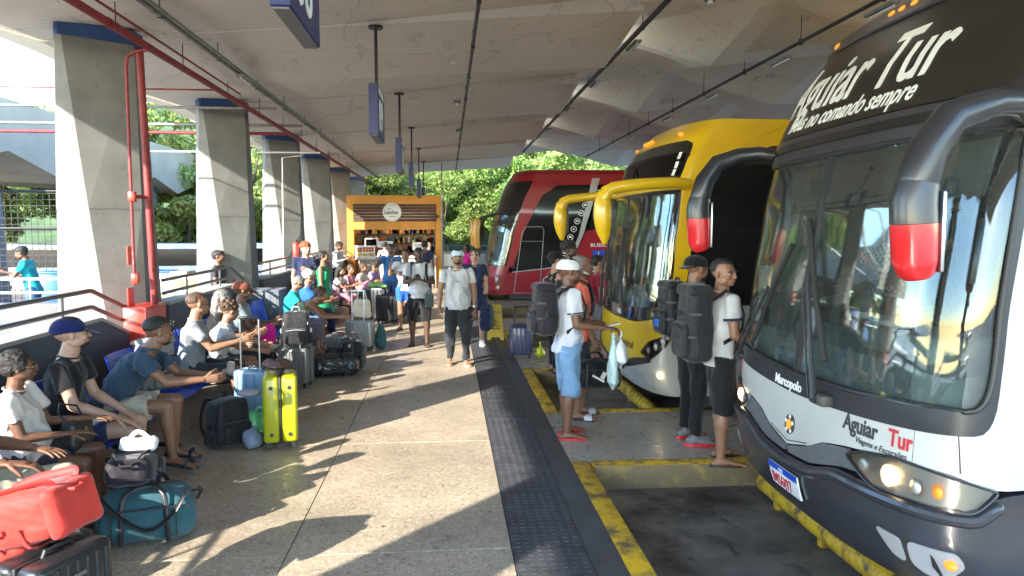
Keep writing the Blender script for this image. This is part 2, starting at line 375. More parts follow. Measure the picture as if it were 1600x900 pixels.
M_yel2 = worn_paint('scuffed_yellow_paint', (.56, .34, .015), (.07, .05, .035), .55, .5, 10)
M_asph = concrete('oily_bay_asphalt', (.21, .19, .165), (.018, .017, .016), 1.8, .9, rough=.55, bump=.6)
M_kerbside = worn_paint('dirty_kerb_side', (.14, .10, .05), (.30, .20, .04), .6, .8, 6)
M_steel = mat('steel', (.55, .55, .55), .28, 1, var=.05)
M_white = mat('white_paint', (.78, .78, .76), .45)

# ================================================================== ground
ROAD = -.2
g = MB(); g.box((0, 60, ROAD-.25), (600, 500, .5)); road = struct(g.build('station_yard_ground', concrete('yard_bounce_concrete', (.40, .385, .35), (.32, .305, .27), .5, .3)))  # outer ground made pale so it bounces light up under the roof
g = MB(); g.box((8.2, 10, ROAD+.002), (14.2, 34, .004)); struct(g.build('road', M_asph, angle=None))
XE = 1.17    # platform edge beside the bays
XL = .38     # joint between floor and rubber strip
bays = [(-4.75, -2.35), (-.55, 1.7), (3.7, 5.9), (7.85, 10.15), (12.1, 14.35), (16.3, 18.6), (20.4, 22.9)]
pl = struct(thing('platform_floor', 'speckled stone floor slabs of the bus platform', None)); del pl['label']
g = MB(); g.box((-1.32, 17, -.15), (4.6, 46, .22)); g.build('floor_base', M_floor2, pl)
# slabs between X=-3.45 and XL, joints recessed
xs = [-3.6, -2.35, -.98, XL]; ys = [-5+2.35*i for i in range(18)]
for i in range(3):
    for j in range(17):
        g = MB(); x0, x1 = xs[i]+.003, xs[i+1]-.003; y0, y1 = ys[j]+.003, ys[j+1]-.003
        dz = random.uniform(-.0006, .0006); g.rbox(((x0+x1)/2, (y0+y1)/2, -.03+dz), (x1-x0, y1-y0, .06), .0025, 1)
        g.build('floor_slab', M_floor, pl)
# rubber strip: tactile tiles along the left, plain border tiles on the right
strip = struct(thing('rubber_edge_strip', None, None))
TS = .42
for j in range(64):
    y0 = 1.2+j*TS
    if y0 > 27: break
    g = MB(); g.box((XL+.225, y0+TS/2, -.03), (.45-.004, TS-.004, .066))
    if y0 < 15:
        if y0 < 7.4:   # cut domes
            for a in range(7):
                for b in range(7):
                    cx = XL+.04+a*.062; cy = y0+.03+b*.06
                    g.box((cx, cy, .004), (.028, .028, .003))
        else:
            for a in range(7): g.box((XL+.04+a*.062, y0+TS/2, .004), (.026, TS-.03, .003))
    g.build('tactile_tile', M_matp, strip, angle=None)
    if j % 2 == 0:
        g = MB(); g.box((XL+.45+(XE-XL-.45-.15)/2, y0+TS, -.031), (XE-XL-.45-.15-.004, 2*TS-.004, .066)); g.build('border_tile', M_mat, strip, angle=None)
# fingers between bays, kerbs
fing = struct(thing('platform_finger_floor', None, None))
prev = None
spans = []
for k, (a, b) in enumerate(bays):
    if k: spans.append((bays[k-1][1], a))
spans.append((22.9, 40))
for a, b in spans:
    n = 3
    for i in range(n):
        x0 = XE-.15+i*2.9; x1 = x0+2.9
        g = MB(); g.box(((x0+x1)/2+.001, (a+b)/2, -.1), (x1-x0-.004, b-a-.32, .2)); g.build('finger_slab', M_floor2, fing, angle=None)
for a, b in bays[1:]:
    k = struct(thing('bay_kerb', None, None, group=None))
    def kerb(c, s):
        q = MB(); q.rbox(c, s, .012, 2); return q
    q = kerb((XE-.075, (a+b)/2, -.148), (.15, b-a+.30, .31)); q.build('kerb_front', M_yel, k)
    for yy, sg in ((a, -1), (b, 1)):
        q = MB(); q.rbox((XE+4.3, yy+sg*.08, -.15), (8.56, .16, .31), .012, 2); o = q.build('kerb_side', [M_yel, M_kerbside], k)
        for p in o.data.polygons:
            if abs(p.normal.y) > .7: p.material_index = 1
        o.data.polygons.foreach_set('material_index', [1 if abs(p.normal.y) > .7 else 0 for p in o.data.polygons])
# tube wheel stops, one per visible bay
for (px1, py1, px2, py2, lab) in ((1200, 768, 1405, 905, 'long yellow tube wheel stop under the white bus bumper, paint chipped'), (966, 586, 1052, 646, 'yellow tube wheel stop in front of the yellow bus')):
    p1 = W(px1, py1, -.02); p2 = W(px2, py2, -.02)
    if px1 < 1000: X_ = 2.28; ya, yb = 8.0, 10.0
    else: X_ = 2.54; ya, yb = 3.75, 5.62
    g = MB(); g.tube([(X_, ya, -.08), (X_, yb, -.08)], .075, 18, round_=True); t = thing('wheel_stop', lab, 'wheel stop', (0, 0, 0), group='yellow tube wheel stops in the bays')
    g.build('stop_tube', M_yel2, t)
    for yy in (ya+.25, (ya+yb)/2, yb-.25): g = MB(); g.box((X_, yy, -.165), (.07, .06, .06)); g.build('foot', M_yel2, t)

# ================================================================== roof: folded concrete slabs
S = 4.68; Y1 = 9.45
def base(x): return 4.55+.075*x
roof = thing('station_roof', 'folded grey concrete canopy above the whole platform', 'roof')
def st(x): return max(.02, .08+.05*x)
XS = [-6.2, -4.8, -3.6, -2.4, -1.2, 0, 1.2, 2.5]
def zc(x, t, k):
    if x < -5: return 4.60+(.0, .05, .03)[0 if t == 0 else (1 if t == .5 else 2)]
    return base(x)+{0: 0, (.5): -.17-.015*x, 1: st(x)}[t]
def crease(k, x): return 0
for k in range(-3, 5):
    y0 = Y1+k*S
    for h in range(2):
        g = MB(); n = len(XS); ta, tb = (0, .5) if h == 0 else (.5, 1)
        vs = [(x, y0+ta*S, zc(x, ta, k)) for x in XS]+[(x, y0+tb*S, zc(x, tb, k)) for x in XS]
        top = [(x, y, z+.16) for x, y, z in vs]; fs = [(i, i+1, n+i+1, n+i) for i in range(n-1)]
        m_ = 2*n; fs += [(m_+i+1, m_+i, m_+n+i, m_+n+i+1) for i in range(n-1)]
        fs += [(0, n, m_+n, m_), (n-1, m_+n-1, m_+2*n-1, 2*n-1)]
        fs += [(i, m_+i, m_+i+1, i+1) for i in range(n-1)]+[(n+i+1, m_+n+i+1, m_+n+i, n+i) for i in range(n-1)]
        if h == 1 and k < 4:   # riser of the fold facing the platform start
            o = len(vs)+len(top); ext = [(x, y0+S-.001, zc(x, 0, k)) for x in XS]
            g.add(vs+top, fs); g.add([(x, y0+S, zc(x, 1, k)+.1) for x in XS]+[(x, y0+S-.012, zc(x, 0, k)-.004) for x in XS], [(i, i+1, n+i+1, n+i) for i in range(n-1)])
        else: g.add(vs+top, fs)
        g.build('roof_slab', M_ceil, roof, angle=20)
# right-hand slab, triangular facets
XR = [2.45, 4.2, 6.3, 9.5, 13]
def zr(i, j): return 4.92-.085*(XR[i]-2.45)+(.22 if (i+j) % 2 == 0 else -.20)*(1 if i else .6)
for k in range(-5, 7):
    y0 = Y1+2.3+k*S/2
    ya, yb = y0, y0+S/2
    g = MB()
    for i in range(len(XR)-1):
        a = (XR[i], ya, zr(i, k)); b = (XR[i+1], ya, zr(i+1, k)); c = (XR[i+1], yb, zr(i+1, k+1)); d = (XR[i], yb, zr(i, k+1))
        u = [V(q)+V((0, 0, .15)) for q in (a, b, c, d)]
        if (i+k) % 2 == 0: g.add([a, b, c, d], [(0, 1, 2), (0, 2, 3)])
        else: g.add([a, b, c, d], [(0, 1, 3), (1, 2, 3)])
        g.add(u, [(3, 2, 1, 0)])
        if k == 6: g.add([d, c, u[2], u[3]], [(0, 1, 2, 3)])
        if i == 0: g.add([a, d, u[3], u[0]], [(0, 1, 2, 3)])
    g.build('roof_facet', M_ceil2, roof, angle=8)

# ------------------------------------------------------------------ columns
TOP = [(-.77, .25), (-.64, 0), (-.60, 0), (0, .46), (0, .68), (-.2, .78), (-.62, .78), (-.77, .52)]
BOT = [(-.84, .12), (-.77, 0), (-.12, 0), (.12, .26), (.14, .76), (-.1, .86), (-.75, .86), (-.88, .6)]
collab = ['nearest tapered concrete column with blue top band beside the red hydrant box', 'second tapered concrete column behind the man in grey tee', 'third concrete column with white conduit, behind the sitting elders', 'fourth concrete column behind the redheaded teenager', 'fifth concrete column nearest the snack kiosk', 'last concrete column at the left corner of the snack kiosk']
def column(x, y, h, lab, grp='tapered concrete columns along the platform', topb=True):
    t = thing('concrete_column', lab, 'column', (x, y, 0), group=grp)
    hz = [0, 2.18, 2.2, h-.16]
    g = MB(); n = 8; vs = []
    for z in hz:
        f = z/h; ins = .012 if 2.17 < z < 2.19 else 0
        for p, q in zip(BOT, TOP): cx = p[0]*(1-f)+q[0]*f; cy = p[1]*(1-f)+q[1]*f; vs.append((-.42+(cx+.42)*(1-ins), .43+(cy-.43)*(1-ins), z))
    for i in range(len(hz)-1):
        for j in range(n):
            k = (j+1) % n; g.cur = 1 if j in (3, 4, 5) else 0
            g.add([], []); g.f.append((i*n+j, i*n+k, (i+1)*n+k, (i+1)*n+j)); g.m.append(g.cur)
    g.v = vs; g.f.append(tuple(range((len(hz)-1)*n, len(hz)*n))); g.m.append(0)
    g.build('shaft', [M_col, M_colgrey], t, angle=None)
    g = MB(); g.prism([(-.42+(a+.42)*1.03, .4+(b-.4)*1.03) for a, b in TOP], (0, 0, h-.16), (1, 0, 0), (0, 1, 0), (0, 0, .16)); g.build('top_band', M_blue, t, angle=None)
    return t
cols = []
for k in range(-2, 6):
    y = 8.62+k*S
    lab = collab[k] if k >= 0 else ['concrete column behind the viewer, farther one', 'concrete column just left of the viewer'][k+2]
    cols.append(column(-3.6, y, 4.24, lab))
# far canopy beyond the ramp, with its own columns
M_canopy = concrete('canopy_concrete', (.36, .32, .26), (.28, .25, .20), .6, .4)
oc = thing('far_canopy', 'second folded concrete canopy across the ramp at left', 'roof')
for k in range(3, 10):
    y0 = Y1-6+k*S; g = MB()
    for (ya, yb, za, zb) in ((y0, y0+S/2, 3.45, 3.95), (y0+S/2, y0+S, 3.95, 3.45)):
        P = [(-11, ya, za), (-11, yb, zb), (-19, yb, zb+.3), (-19, ya, za+.3), (-11, ya, 5.25), (-11, yb, 5.25), (-19, yb, 5.25), (-19, ya, 5.25)]
        g.add(P, [(0, 1, 5, 4), (3, 2, 1, 0), (2, 3, 7, 6), (4, 5, 6, 7), (0, 4, 7, 3), (1, 2, 6, 5)])
    g.build('canopy_slab', M_canopy, oc, angle=None)
for k in range(2):
    column(-11.3-.3*k, 19.2+k*11, 3.62, ['dark column of the far canopy behind the mesh fence', 'farther dark column of the second canopy'][k], 'columns of the far canopy')

# ------------------------------------------------------------------ low walls, railings
def wall_seg(y0, y1, lab):
    t = thing('parapet_wall', lab, 'wall', group='low dark walls between the columns')
    prof = [(y0, 1.04), (y1, 1.06), (y1+.75, .80), (y1+1.1, .80)]
    for nm, x0, x1, z_lo, dz, mt in (('wall', -3.63, -3.42, None, 0, M_wall), ('coping', -3.66, -3.405, 1, .035, M_cap)):
        g = MB()
        for (ya, za), (yb, zb) in zip(prof[:-1], prof[1:]):
            la, lb = (0, 0) if nm == 'wall' else (za, zb)
            ha, hb = (za, zb) if nm == 'wall' else (za+dz, zb+dz)
            if nm == 'coping': la += .001; lb += .001
            P = [(x0, ya, la), (x1, ya, la), (x1, yb, lb), (x0, yb, lb), (x0, ya, ha), (x1, ya, ha), (x1, yb, hb), (x0, yb, hb)]
            g.add(P, [(0, 3, 2, 1), (4, 5, 6, 7), (0, 1, 5, 4), (1, 2, 6, 5), (2, 3, 7, 6), (3, 0, 4, 7)])
        g.build(nm, mt, t, angle=None)
    return t
def railing(y0, y1, lab):
    t = thing('handrail', lab, 'railing', group='dark double handrails on the low walls')
    for dz in (.30, .14):
        g = MB(); g.tube([(-3.5, y0, 1.04+dz), (-3.5, y1-.05, 1.06+dz), (-3.5, y1+.02, 1.055+dz), (-3.5, y1+.72, .83+dz), (-3.5, y1+.8, .82+dz)], .022, 10); g.build('rail', M_rail, t)
    n = int((y1-y0)/1.4)+1
    for i in range(n): 
        yy = y1-.55-i*1.45
        if yy > y0: g = MB(); g.tube([(-3.5, yy, 1.0), (-3.5, yy, 1.34)], .014, 8); g.build('post', M_rail, t)
names = ['behind the four nearest sitters', 'behind the man in grey tee', 'behind the sitting elders', 'beside the redheaded teenager', 'beside the far group', 'at the kiosk']
for k in range(-1, 5):
    yc = 8.62+k*S; y0 = yc-S+.75 if k > -1 else -3; y1 = yc-1.05
    wall_seg(y0, y1, 'low dark grey wall with pale coping '+names[max(0, k)] if k >= 0 else 'low dark grey wall left of the viewer')
    railing(y0+.05, y1, 'dark double handrail '+names[max(0, k)] if k >= 0 else 'dark double handrail left of the viewer')
# hydrant cabinet + riser pipes
hc = thing('fire_hydrant_cabinet', 'bright red fire hose cabinet with round window under the red pipe', 'fire cabinet', (-3.36, 8.5, 0))
g = MB(); g.rbox((0, 0, .74), (.24, .58, .78), .012, 2); g.build('cabinet', M_red, hc)
g = MB(); g.rbox((.122, 0, .74), (.014, .52, .72), .005, 1); g.build('door', M_red, hc)
g = MB(); g.tube([(.128, .05, .88), (.136, .05, .88)], .085, 24); g.build('round_window', mat('dark_glass_disc', (.03, .01, .01), .1), hc)
g = MB(); g.box((.135, -.2, .75), (.02, .02, .08)); g.build('latch', M_steel, hc)
rp = thing('fire_riser_pipe', 'thick dark red vertical fire pipe beside the nearest column', 'pipe')
g = MB(); g.tube([(-3.30, 8.62, 1.1), (-3.36, 8.62, 3.9)], .040, 14); g.build('riser', M_pipe, rp)
g = MB(); g.tube([(-3.46, 8.50, 1.35), (-3.46, 8.50, 3.72), (-3.44, 8.5, 3.83), (-3.36, 8.5, 3.88), (-3.22, 8.5, 3.9)], .017, 10); g.build('thin_riser', M_pipe, rp)
for z in (2.32, 1.42): 
    g = MB(); g.rbox((-3.44, 8.48, z), (.07, .08, .11), .01, 2); g.build('valve_box', M_red, rp)
g = MB(); g.tube([(-3.42, 8.5, 2.32), (-3.32, 8.6, 2.32)], .02, 8); g.build('branch', M_pipe, rp)
for z in (1.2, 1.68): 
    sgn = thing('fire_notice', 'small red fire notice plate on the column '+('above the hydrant box' if z < 1.5 else 'higher up beside the riser'), 'sign')
    g = MB(); g.box((-3.445, 8.35, z), (.012, .16 if z < 1.5 else .1, .26 if z < 1.5 else .2)); g.build('plate', M_red, sgn)
    if z > 1.5: text_obj('notice_lines', 'HIDRANTE', .035, (-3.437, 8.40, z+.07), (0, 0, -1), (0, 1, 0), M_white, sgn)
# ------------------------------------------------------------------ pipes and conduits under the ceiling
def run(name, lab, x, z, y0, y1, r, mt, dx=0, couplings=0):
    t = thing(name, lab, 'pipe')
    g = MB(); g.tube([(x, y0, z), (x+dx, y1, z)], r, 12); g.build('pipe_run', mt, t)
    if couplings:
        y = y0+.7
        while y < y1-.3: g = MB(); g.tube([(x, y, z), (x, y+.09, z)], r*1.16, 12); g.build('coupling', mt, t); y += couplings
    return t
rt_ = run('fire_main_pipe', 'long red fire main running under the ceiling over the columns', -3.3, 3.98, -2, 31, .042, M_pipe, couplings=4.5)
run('thin_red_pipe', 'thin red pipe strapped along the red fire main', -3.2, 4.06, -2, 12, .013, M_pipe)
c1 = run('ceiling_conduit', 'grey conduit bundle left of the walkway ceiling', -2.87, 4.12, -2, 31, .035, M_grey_pipe, couplings=1.5)
g = MB(); g.tube([(-2.78, -2, 4.10), (-2.78, 31, 4.10)], .02, 8); g.build('second_conduit', M_grey_pipe, c1)
c2 = run('lighting_conduit', 'thin dark conduit running over the middle of the walkway', .34, 4.34, 3, 31, .022, M_black)
c3 = run('joint_conduit', 'dark conduit with lamps along the joint between the roof slabs', 2.58, 4.63, 1, 25.5, .035, M_black)
c4 = run('bay_conduit', 'dark conduit with small lamps above the buses', 4.75, 4.48, 1, 25.5, .025, M_black)
for t, x, z, dz in ((rt_, -3.3, 3.98, .3), (c1, -2.87, 4.12, .22), (c2, .34, 4.34, .2), (c3, 2.58, 4.63, .15), (c4, 4.75, 4.48, .35)):
    y = 2.2
    while y < 25:
        g = MB(); g.tube([(x, y, z), (x, y, z+dz)], .006, 6); g.box((x, y, z), (.05, .02, .08)); g.build('hanger', M_black, t, angle=None); y += 1.9
mx_tube = mat('lamp_tube', (.8, .8, .78), .3)
for i, y in enumerate((5.6, 8.1, 10.6, 13.4, 16.2, 19.5)):
    for x, z, w in ((-2.75, 3.98, 0), (2.66, 4.55, 1), (4.85, 4.38, 1)):
        if x < 0 and i % 2: continue
        t = thing('strip_lamp', 'short strip lamp fixture number hung under the '+{0: 'left', 1: 'right'}[w]+' conduit', 'lamp', (x, y, z), group='strip lamps under the conduits')
        t['label'] = '%s unlit strip lamp from the viewer under the %s' % (ORD[i], {-2.75: 'grey conduit over the columns side', 2.66: 'conduit along the roof joint', 4.85: 'conduit above the buses'}[x])
        g = MB(); g.box((0, 0, .035), (.1, .55, .03)); g.build('housing', M_grey_pipe, t, angle=None)
        g = MB(); g.tube([(0, -.24, .005), (0, .24, .005)], .014, 8); g.build('tube', mx_tube, t)
for y, z, x0, x1, mt, r, lab in ((11.35, 4.0, -16, -3.3, M_pipe, .013, 'thin red pipe crossing to the far canopy, nearer one'), (16.3, 4.0, -16, -3.3, M_pipe, .035, 'thick red pipe crossing to the far canopy'), (15.4, 4.05, -16, -2.9, M_grey_pipe, .03, 'grey conduit crossing to the far canopy'), (13.1, 4.02, -8, -2.9, M_grey_pipe, .022, 'thin grey conduit crossing beside the second column'), (17.4, 3.72, -8.5, -2.9, M_white_rail, .02, 'pale conduit crossing near the third column')):
    t = thing('crossing_pipe', lab, 'pipe'); g = MB(); g.tube([(x0, y, z), (x1, y, z)], r, 10); g.build('pipe_run', mt, t)
t = thing('drop_conduit', 'thin white conduit running down the face of the third column', 'pipe')
g = MB(); g.tube([(-3.35, 17.5, 3.72), (-3.38, 17.85, 3.70), (-3.85, 17.9, 3.65), (-3.9, 17.93, 0.2)], .018, 8); g.build('pipe_run', M_white_rail, t)
for (x, y) in ((-.2, 8), (.1, 11.2), (.2, 14.9), (.3, 19.2), (3.2, 9.0), (-.4, 5.8)):
    t = thing('smoke_detector', 'small round smoke detector, %s from the viewer on the ceiling' % ORD[[5.8, 8, 9.0, 11.2, 14.9, 19.2].index(y)], 'smoke detector', (x, y, base(x)-.09 if x < 2 else 4.75), group='smoke detectors on the ceiling')
    g = MB(); g.lathe([(0, -.05), (.035, -.05), (.04, -.03), (.04, -.01)], seg=16); g.build('sensor', M_white, t)
    g = MB(); g.lathe([(.06, -.02), (.075, .0), (.075, .05), (0, .05)], seg=16); g.build('mount', M_grey_pipe, t)
# ------------------------------------------------------------------ hanging platform signs
M_sign = mat('sign_blue', (.012, .022, .11), .4); M_signw = mat('sign_white', (.75, .8, .85), .5); M_signunder = mat('sign_underside', (.16, .16, .16), .6)
for num, y0, y1, zb, zt in (('08', 4.05, 4.95, 3.12, 3.70), ('09', 8.95, 9.85, 3.08, 3.68), ('10', 13.4, 14.3, 3.0, 3.6), ('11', 17.9, 18.8, 2.98, 3.56), ('12', 22.5, 23.3, 2.95, 3.5), ('13', 26.8, 27.6, 2.95, 3.5)):
    x = -.83; t = thing('platform_sign', {'08': 'nearest blue hanging sign, cut by the top edge of the picture, number 08', '09': 'blue hanging sign with the white number 09 clearly readable', '10': 'third blue hanging sign from the viewer, edge on', '11': 'fourth blue hanging sign, smaller, above the kiosk roof', '12': 'fifth blue hanging sign, close to the kiosk', '13': 'farthest blue hanging sign, beyond the kiosk front'}[num], 'sign', group='blue platform number signs')
    g = MB(); g.rbox((x-.035, (y0+y1)/2, (zb+zt)/2), (.11, y1-y0, zt-zb), .006, 1); g.build('sign_box', M_sign, t)
    g = MB(); g.box((x-.035, (y0+y1)/2, zb-.004), (.085, y1-y0-.04, .012)); g.build('underside', M_signunder, t, angle=None)
    yc = (y0+y1)/2 if num != '08' else 4.5
    g = MB(); g.tube([(x-.035, yc, zt), (x-.035, yc, base(x)-.06)], .02, 8); g.build('pole', M_black, t)
    g = MB(); g.tube([(x-.035, yc, base(x)-.07), (x-.035, yc, base(x)-.04)], .09, 16); g.build('ceiling_plate', M_black, t)
    text_obj('number', num, .52, (x+.021, y0+.14, zb+.09), (0, 1, 0), (0, 0, 1), M_signw, t, bold=.006, xs=.95)
    text_obj('word', 'PLATAFORMA', .10, (x+.021, y0+.12, zt-.10), (0, 1, 0), (0, 0, 1), M_signw, t)
# ================================================================== people
SK = {'tan': (.25, .125, .072), 'brown': (.145, .066, .036), 'dark': (.075, .036, .021), 'fair': (.40, .235, .165), 'olive': (.19, .092, .052)}
def skin(k): return mat('skin_'+k, SK[k], .5, var=.07, vs=12, bump=.15, bs=120, sub=.08)
M_eye = mat('eye_white', (.32, .29, .26), .5); M_iris = mat('iris', (.02, .012, .008), .2)
def hairm(k): return mat('hair_'+k, {'black': (.012, .010, .009), 'brown': (.06, .03, .015), 'red': (.22, .06, .02), 'white': (.55, .53, .50), 'grey': (.16, .15, .14)}[k], .65, bump=.9, bs=70, var=.4, vs=40)
def D(f, l, u): return V((f, l, u)).normalized()
LOWF = lambda s: V((0, s, 0))
def person(lab, x, y, yaw, H=1.7, z=0, skin_='tan', sit=None, lean=(0, 0, 0), head=(0, 0, 0), aL=((.05, .14, -1), (.25, .05, -1)), aR=None, lL=((.03, .03, -1), (-.02, 0, -1)), lR=None,
           shirt=None, sleeve='short', bottom=('shorts', None), shoes=('flip', M_blackplas), hair=('short', 'black'), cap=None, beard=None, glasses=None, girth=1.0, fem=False, voxel=.012,
           curl=(.5, .5), hand_n=None, shirt_len=.0, group=None, twist=0, neck=None, toward=None, collar=None, tank=False, hips=None, far=False, foot=(8, 8), hd=(None, None), shirt2=None, hold=True):
    """yaw: direction faced, 0 = +X, 90 deg = +Y.  local axes: x forward, y left, z up"""
    if sit is not None and y < 14 and x < 0: x += .17
    t = thing('person', lab, 'person', (x, y, z), R(yaw), group); BS = (1.07, 1.11, 1); t.scale = BS
    k = H/1.7; ms = skin(skin_); mh = hairm(hair[1]) if hair else None
    if aR is None: aR = aL
    if lR is None: lR = lL
    G = girth
    T = lambda a: D(math.sin(R(a)), 0, math.cos(R(a)))
    d1, d2, d3 = T(lean[0]), T(lean[1]), T(lean[2])
    dv = lambda v, s: D(v[0], v[1]*s, v[2])
    # ---- legs lengths -> pelvis height
    hw = .092*k*(1.05 if fem else 1)
    Lt, Ls = .415*k, .40*k
    def leg(Pl, s, spec):
        hip = Pl+V((0, s*hw, 0)); kn = hip+dv(spec[0], s)*Lt; an = kn+dv(spec[1], s)*Ls; return hip, kn, an
    if sit is None:
        low = min(dv(sp[0], 1).z*Lt+dv(sp[1], 1).z*Ls for sp in (lL, lR)); P = V((0, 0, .075*k-low))
    else: P = V((0, 0, sit+.095*k))
    legs = [leg(P, 1, lL), leg(P, -1, lR)]
    w0 = P+V((0, 0, .01)); w1 = w0+d1*.13*k; w2 = w1+d1*.10*k; SC = w2+d2*.25*k; nb = SC+d2*.040*k; nt_ = nb+d3*.062*k
    tw = Matrix.Rotation(R(twist), 3, 'Z')
    sw = (.165 if not fem else .142)*k*(1+.25*(G-1))
    lat = tw@V((0, 1, 0))
    arms = []
    for s, sp in ((1, aL), (-1, aR)):
        sh = SC+lat*s*sw-d2*.02*k; u = tw@dv(sp[0], s); f_ = tw@dv(sp[1], s); el = sh+u*.275*k; wr = el+f_*.245*k; arms.append((sh, el, wr, f_))
    # ---- head
    hy, hp, hr = head; Mh = Matrix.Rotation(R(hy), 3, 'Z')@Matrix.Rotation(R(hp), 3, 'Y')@Matrix.Rotation(R(hr), 3, 'X')
    hk = k*(1.0 if H > 1.5 else 1.07)
    HC = nt_+Mh@V((.015, 0, .085))*hk
    Hp = lambda a, b, c: HC+Mh@V((a, b, c))*hk
    # ---- body soup
    b = MB(); mid = voxel
    r = lambda a: a*k
    cs = .82 if not tank else .93; hipc = .84
    b.tube([w0, w1, w2, SC-d2*.09*k, SC-d2*.03*k], [(r(.085)*G, r(.125)), (r(.085)*G, r(.12)*G), (r(.095)*G*cs, r(.135)*G*cs), (r(.10)*cs, r(.15)*cs), (r(.055)*cs, r(.12)*cs)], 14, side=(1, 0, 0), round_=True)
    b.tube([SC, nb, nt_, Hp(.0, 0, -.03)], [r(.075), r(.058)*(.85 if fem else 1), r(.053)*(.85 if fem else 1), r(.055)], 12)
    mus = .85 if fem else 1.0
    ac = .72 if (shirt and not tank) else 1
    for sh, el, wr, f_ in arms:
        b.tube([sh, sh.lerp(el, .35), sh.lerp(el, .6), el], [r(.050)*mus*G**.5*ac, r(.047)*mus*G**.5*ac, r(.043)*mus*G**.4, r(.038)*mus], 10, round_=True)
        b.tube([el, el.lerp(wr, .25), wr], [r(.038)*mus, r(.041)*mus, r(.025)*mus], 10, round_=True)
    feet = []
    for i, (hip, kn, an) in enumerate(legs):
        s = 1 if i == 0 else -1
        lc = .74 if bottom[0] in ('pants', 'capri', 'shorts_long', 'skirt') else .9; kc = .68 if bottom[0] in ('pants', 'capri', 'skirt') else 1
        b.tube([hip, hip.lerp(kn, .4), hip.lerp(kn, .8), kn], [r(.080)*lc*G**.6, r(.078)*lc*G**.6, r(.062)*min(1, lc+.08), r(.054)*kc], 12, round_=True)
        dn = (an-kn).normalized(); back = (kn-hip).normalized(); cv = V((-.012*k, 0, 0)) if abs(dn.z) > .7 else V((0, 0, 0))
        cc_ = .7 if bottom[0] == 'pants' else 1; b.tube([kn, kn.lerp(an, .28)+cv, kn.lerp(an, .55)+cv*.5, an], [r(.052)*kc, r(.056)*(.95 if fem else 1)*cc_, r(.045)*cc_, r(.032)], 12, round_=True)
        fy = R(foot[i])*s; lift = max(0, an.z+z*0-.075*k); fd = V((math.cos(fy), math.sin(fy), 0))
        if lift > .02: fd = (fd-V((0, 0, min(.7, lift*3)))).normalized()
        hl = an-fd*.045*k-V((0, 0, .04*k)); ba = an+fd*.125*k-V((0, 0, .052*k)); side = V((0, 0, 1)).cross(fd).normalized()
        if shoes[0] in ('flip', 'slide', 'bare'):
            b.tube([hl, an-V((0, 0, .03*k))+fd*.02, ba-fd*.04*k+V((0, 0, .012*k)), ba+fd*.025*k], [(r(.030), r(.028)), (r(.033), r(.036)), (r(.038), r(.024)), (r(.040), r(.014))], 10, side=side, round_=True)
            for q in range(5): 
                tp = ba+side*s*(.030-.0155*q)*k*-1*-1+fd*(.05-.006*q)*k; b.ball(tp+V((0, 0, -.004*k)), (.012*k if q else .015*k,)*3, 8, 6)
        feet.append((an, fd, side, s))
    big = remesh(b, mid, 3)
    # ---- head, finer
    h = MB()
    hv = max(.0045, voxel*.5)
    def el_(c, rr, tilt=0): 
        M = Mh@Matrix.Rotation(tilt, 3, 'Y'); h.ball(Hp(*c), tuple(q*hk for q in rr), 18, 12, M)
    el_((-.018, 0, .035), (.094, .075, .084)); el_((.012, 0, .0), (.078, .066, .09)); el_((.035, 0, -.055), (.052, .050, .045)); el_((.068, 0, -.075), (.022, .024, .018))
    el_((.060, 0, .025), (.030, .052, .020))                                   # brow
    for s in (1, -1):
        el_((.055, s*.034, -.022), (.030, .026, .026)); el_((-.008, s*.076, -.005), (.016, .010, .030), .2)   # cheeks, ears
        el_((.015, s*.045, -.05), (.05, .022, .035))
        el_((.092, s*.010, -.022), (.010, .009, .008))                           # nostrils
    h.tube([Hp(.085, 0, .022), Hp(.098, 0, -.005), Hp(.103, 0, -.02)], [.009*hk, .011*hk, .012*hk], 8, round_=True)
    el_((.083, 0, -.045), (.016, .026, .007)); el_((.082, 0, -.053), (.014, .022, .008))   # lips
    h.tube([Hp(-.01, 0, -.12), Hp(-.005, 0, -.02)], [.05*hk, .055*hk], 12, round_=True)
    hm = remesh(h, hv, 2)
    parts = [(big, ms), (hm, ms)]
    # hands
    def hand(wr, f_, s, cl, n_=None, pal=None):
        hb = MB(); q = k*.98
        nrm = V(n_) if n_ else V((0, -s, 0)); nrm = tw@nrm; nrm = (nrm-f_*f_.dot(nrm))
        if nrm.length < .1: nrm = V((0, 0, -1))-f_*f_.dot(V((0, 0, -1)))
        nrm.normalize(); sd = f_.cross(nrm).normalized()         # sd across the palm
        # thumb side: towards local forward/up
        th = V((1, 0, .6)); th = 1 if sd.dot(tw@th) > 0 else -1
        hb.tube([wr-f_*.02, wr+f_*.03*q, wr+f_*.085*q], [(.024*q, .018*q), (.034*q, .017*q), (.039*q, .014*q)], 10, side=sd, round_=True)
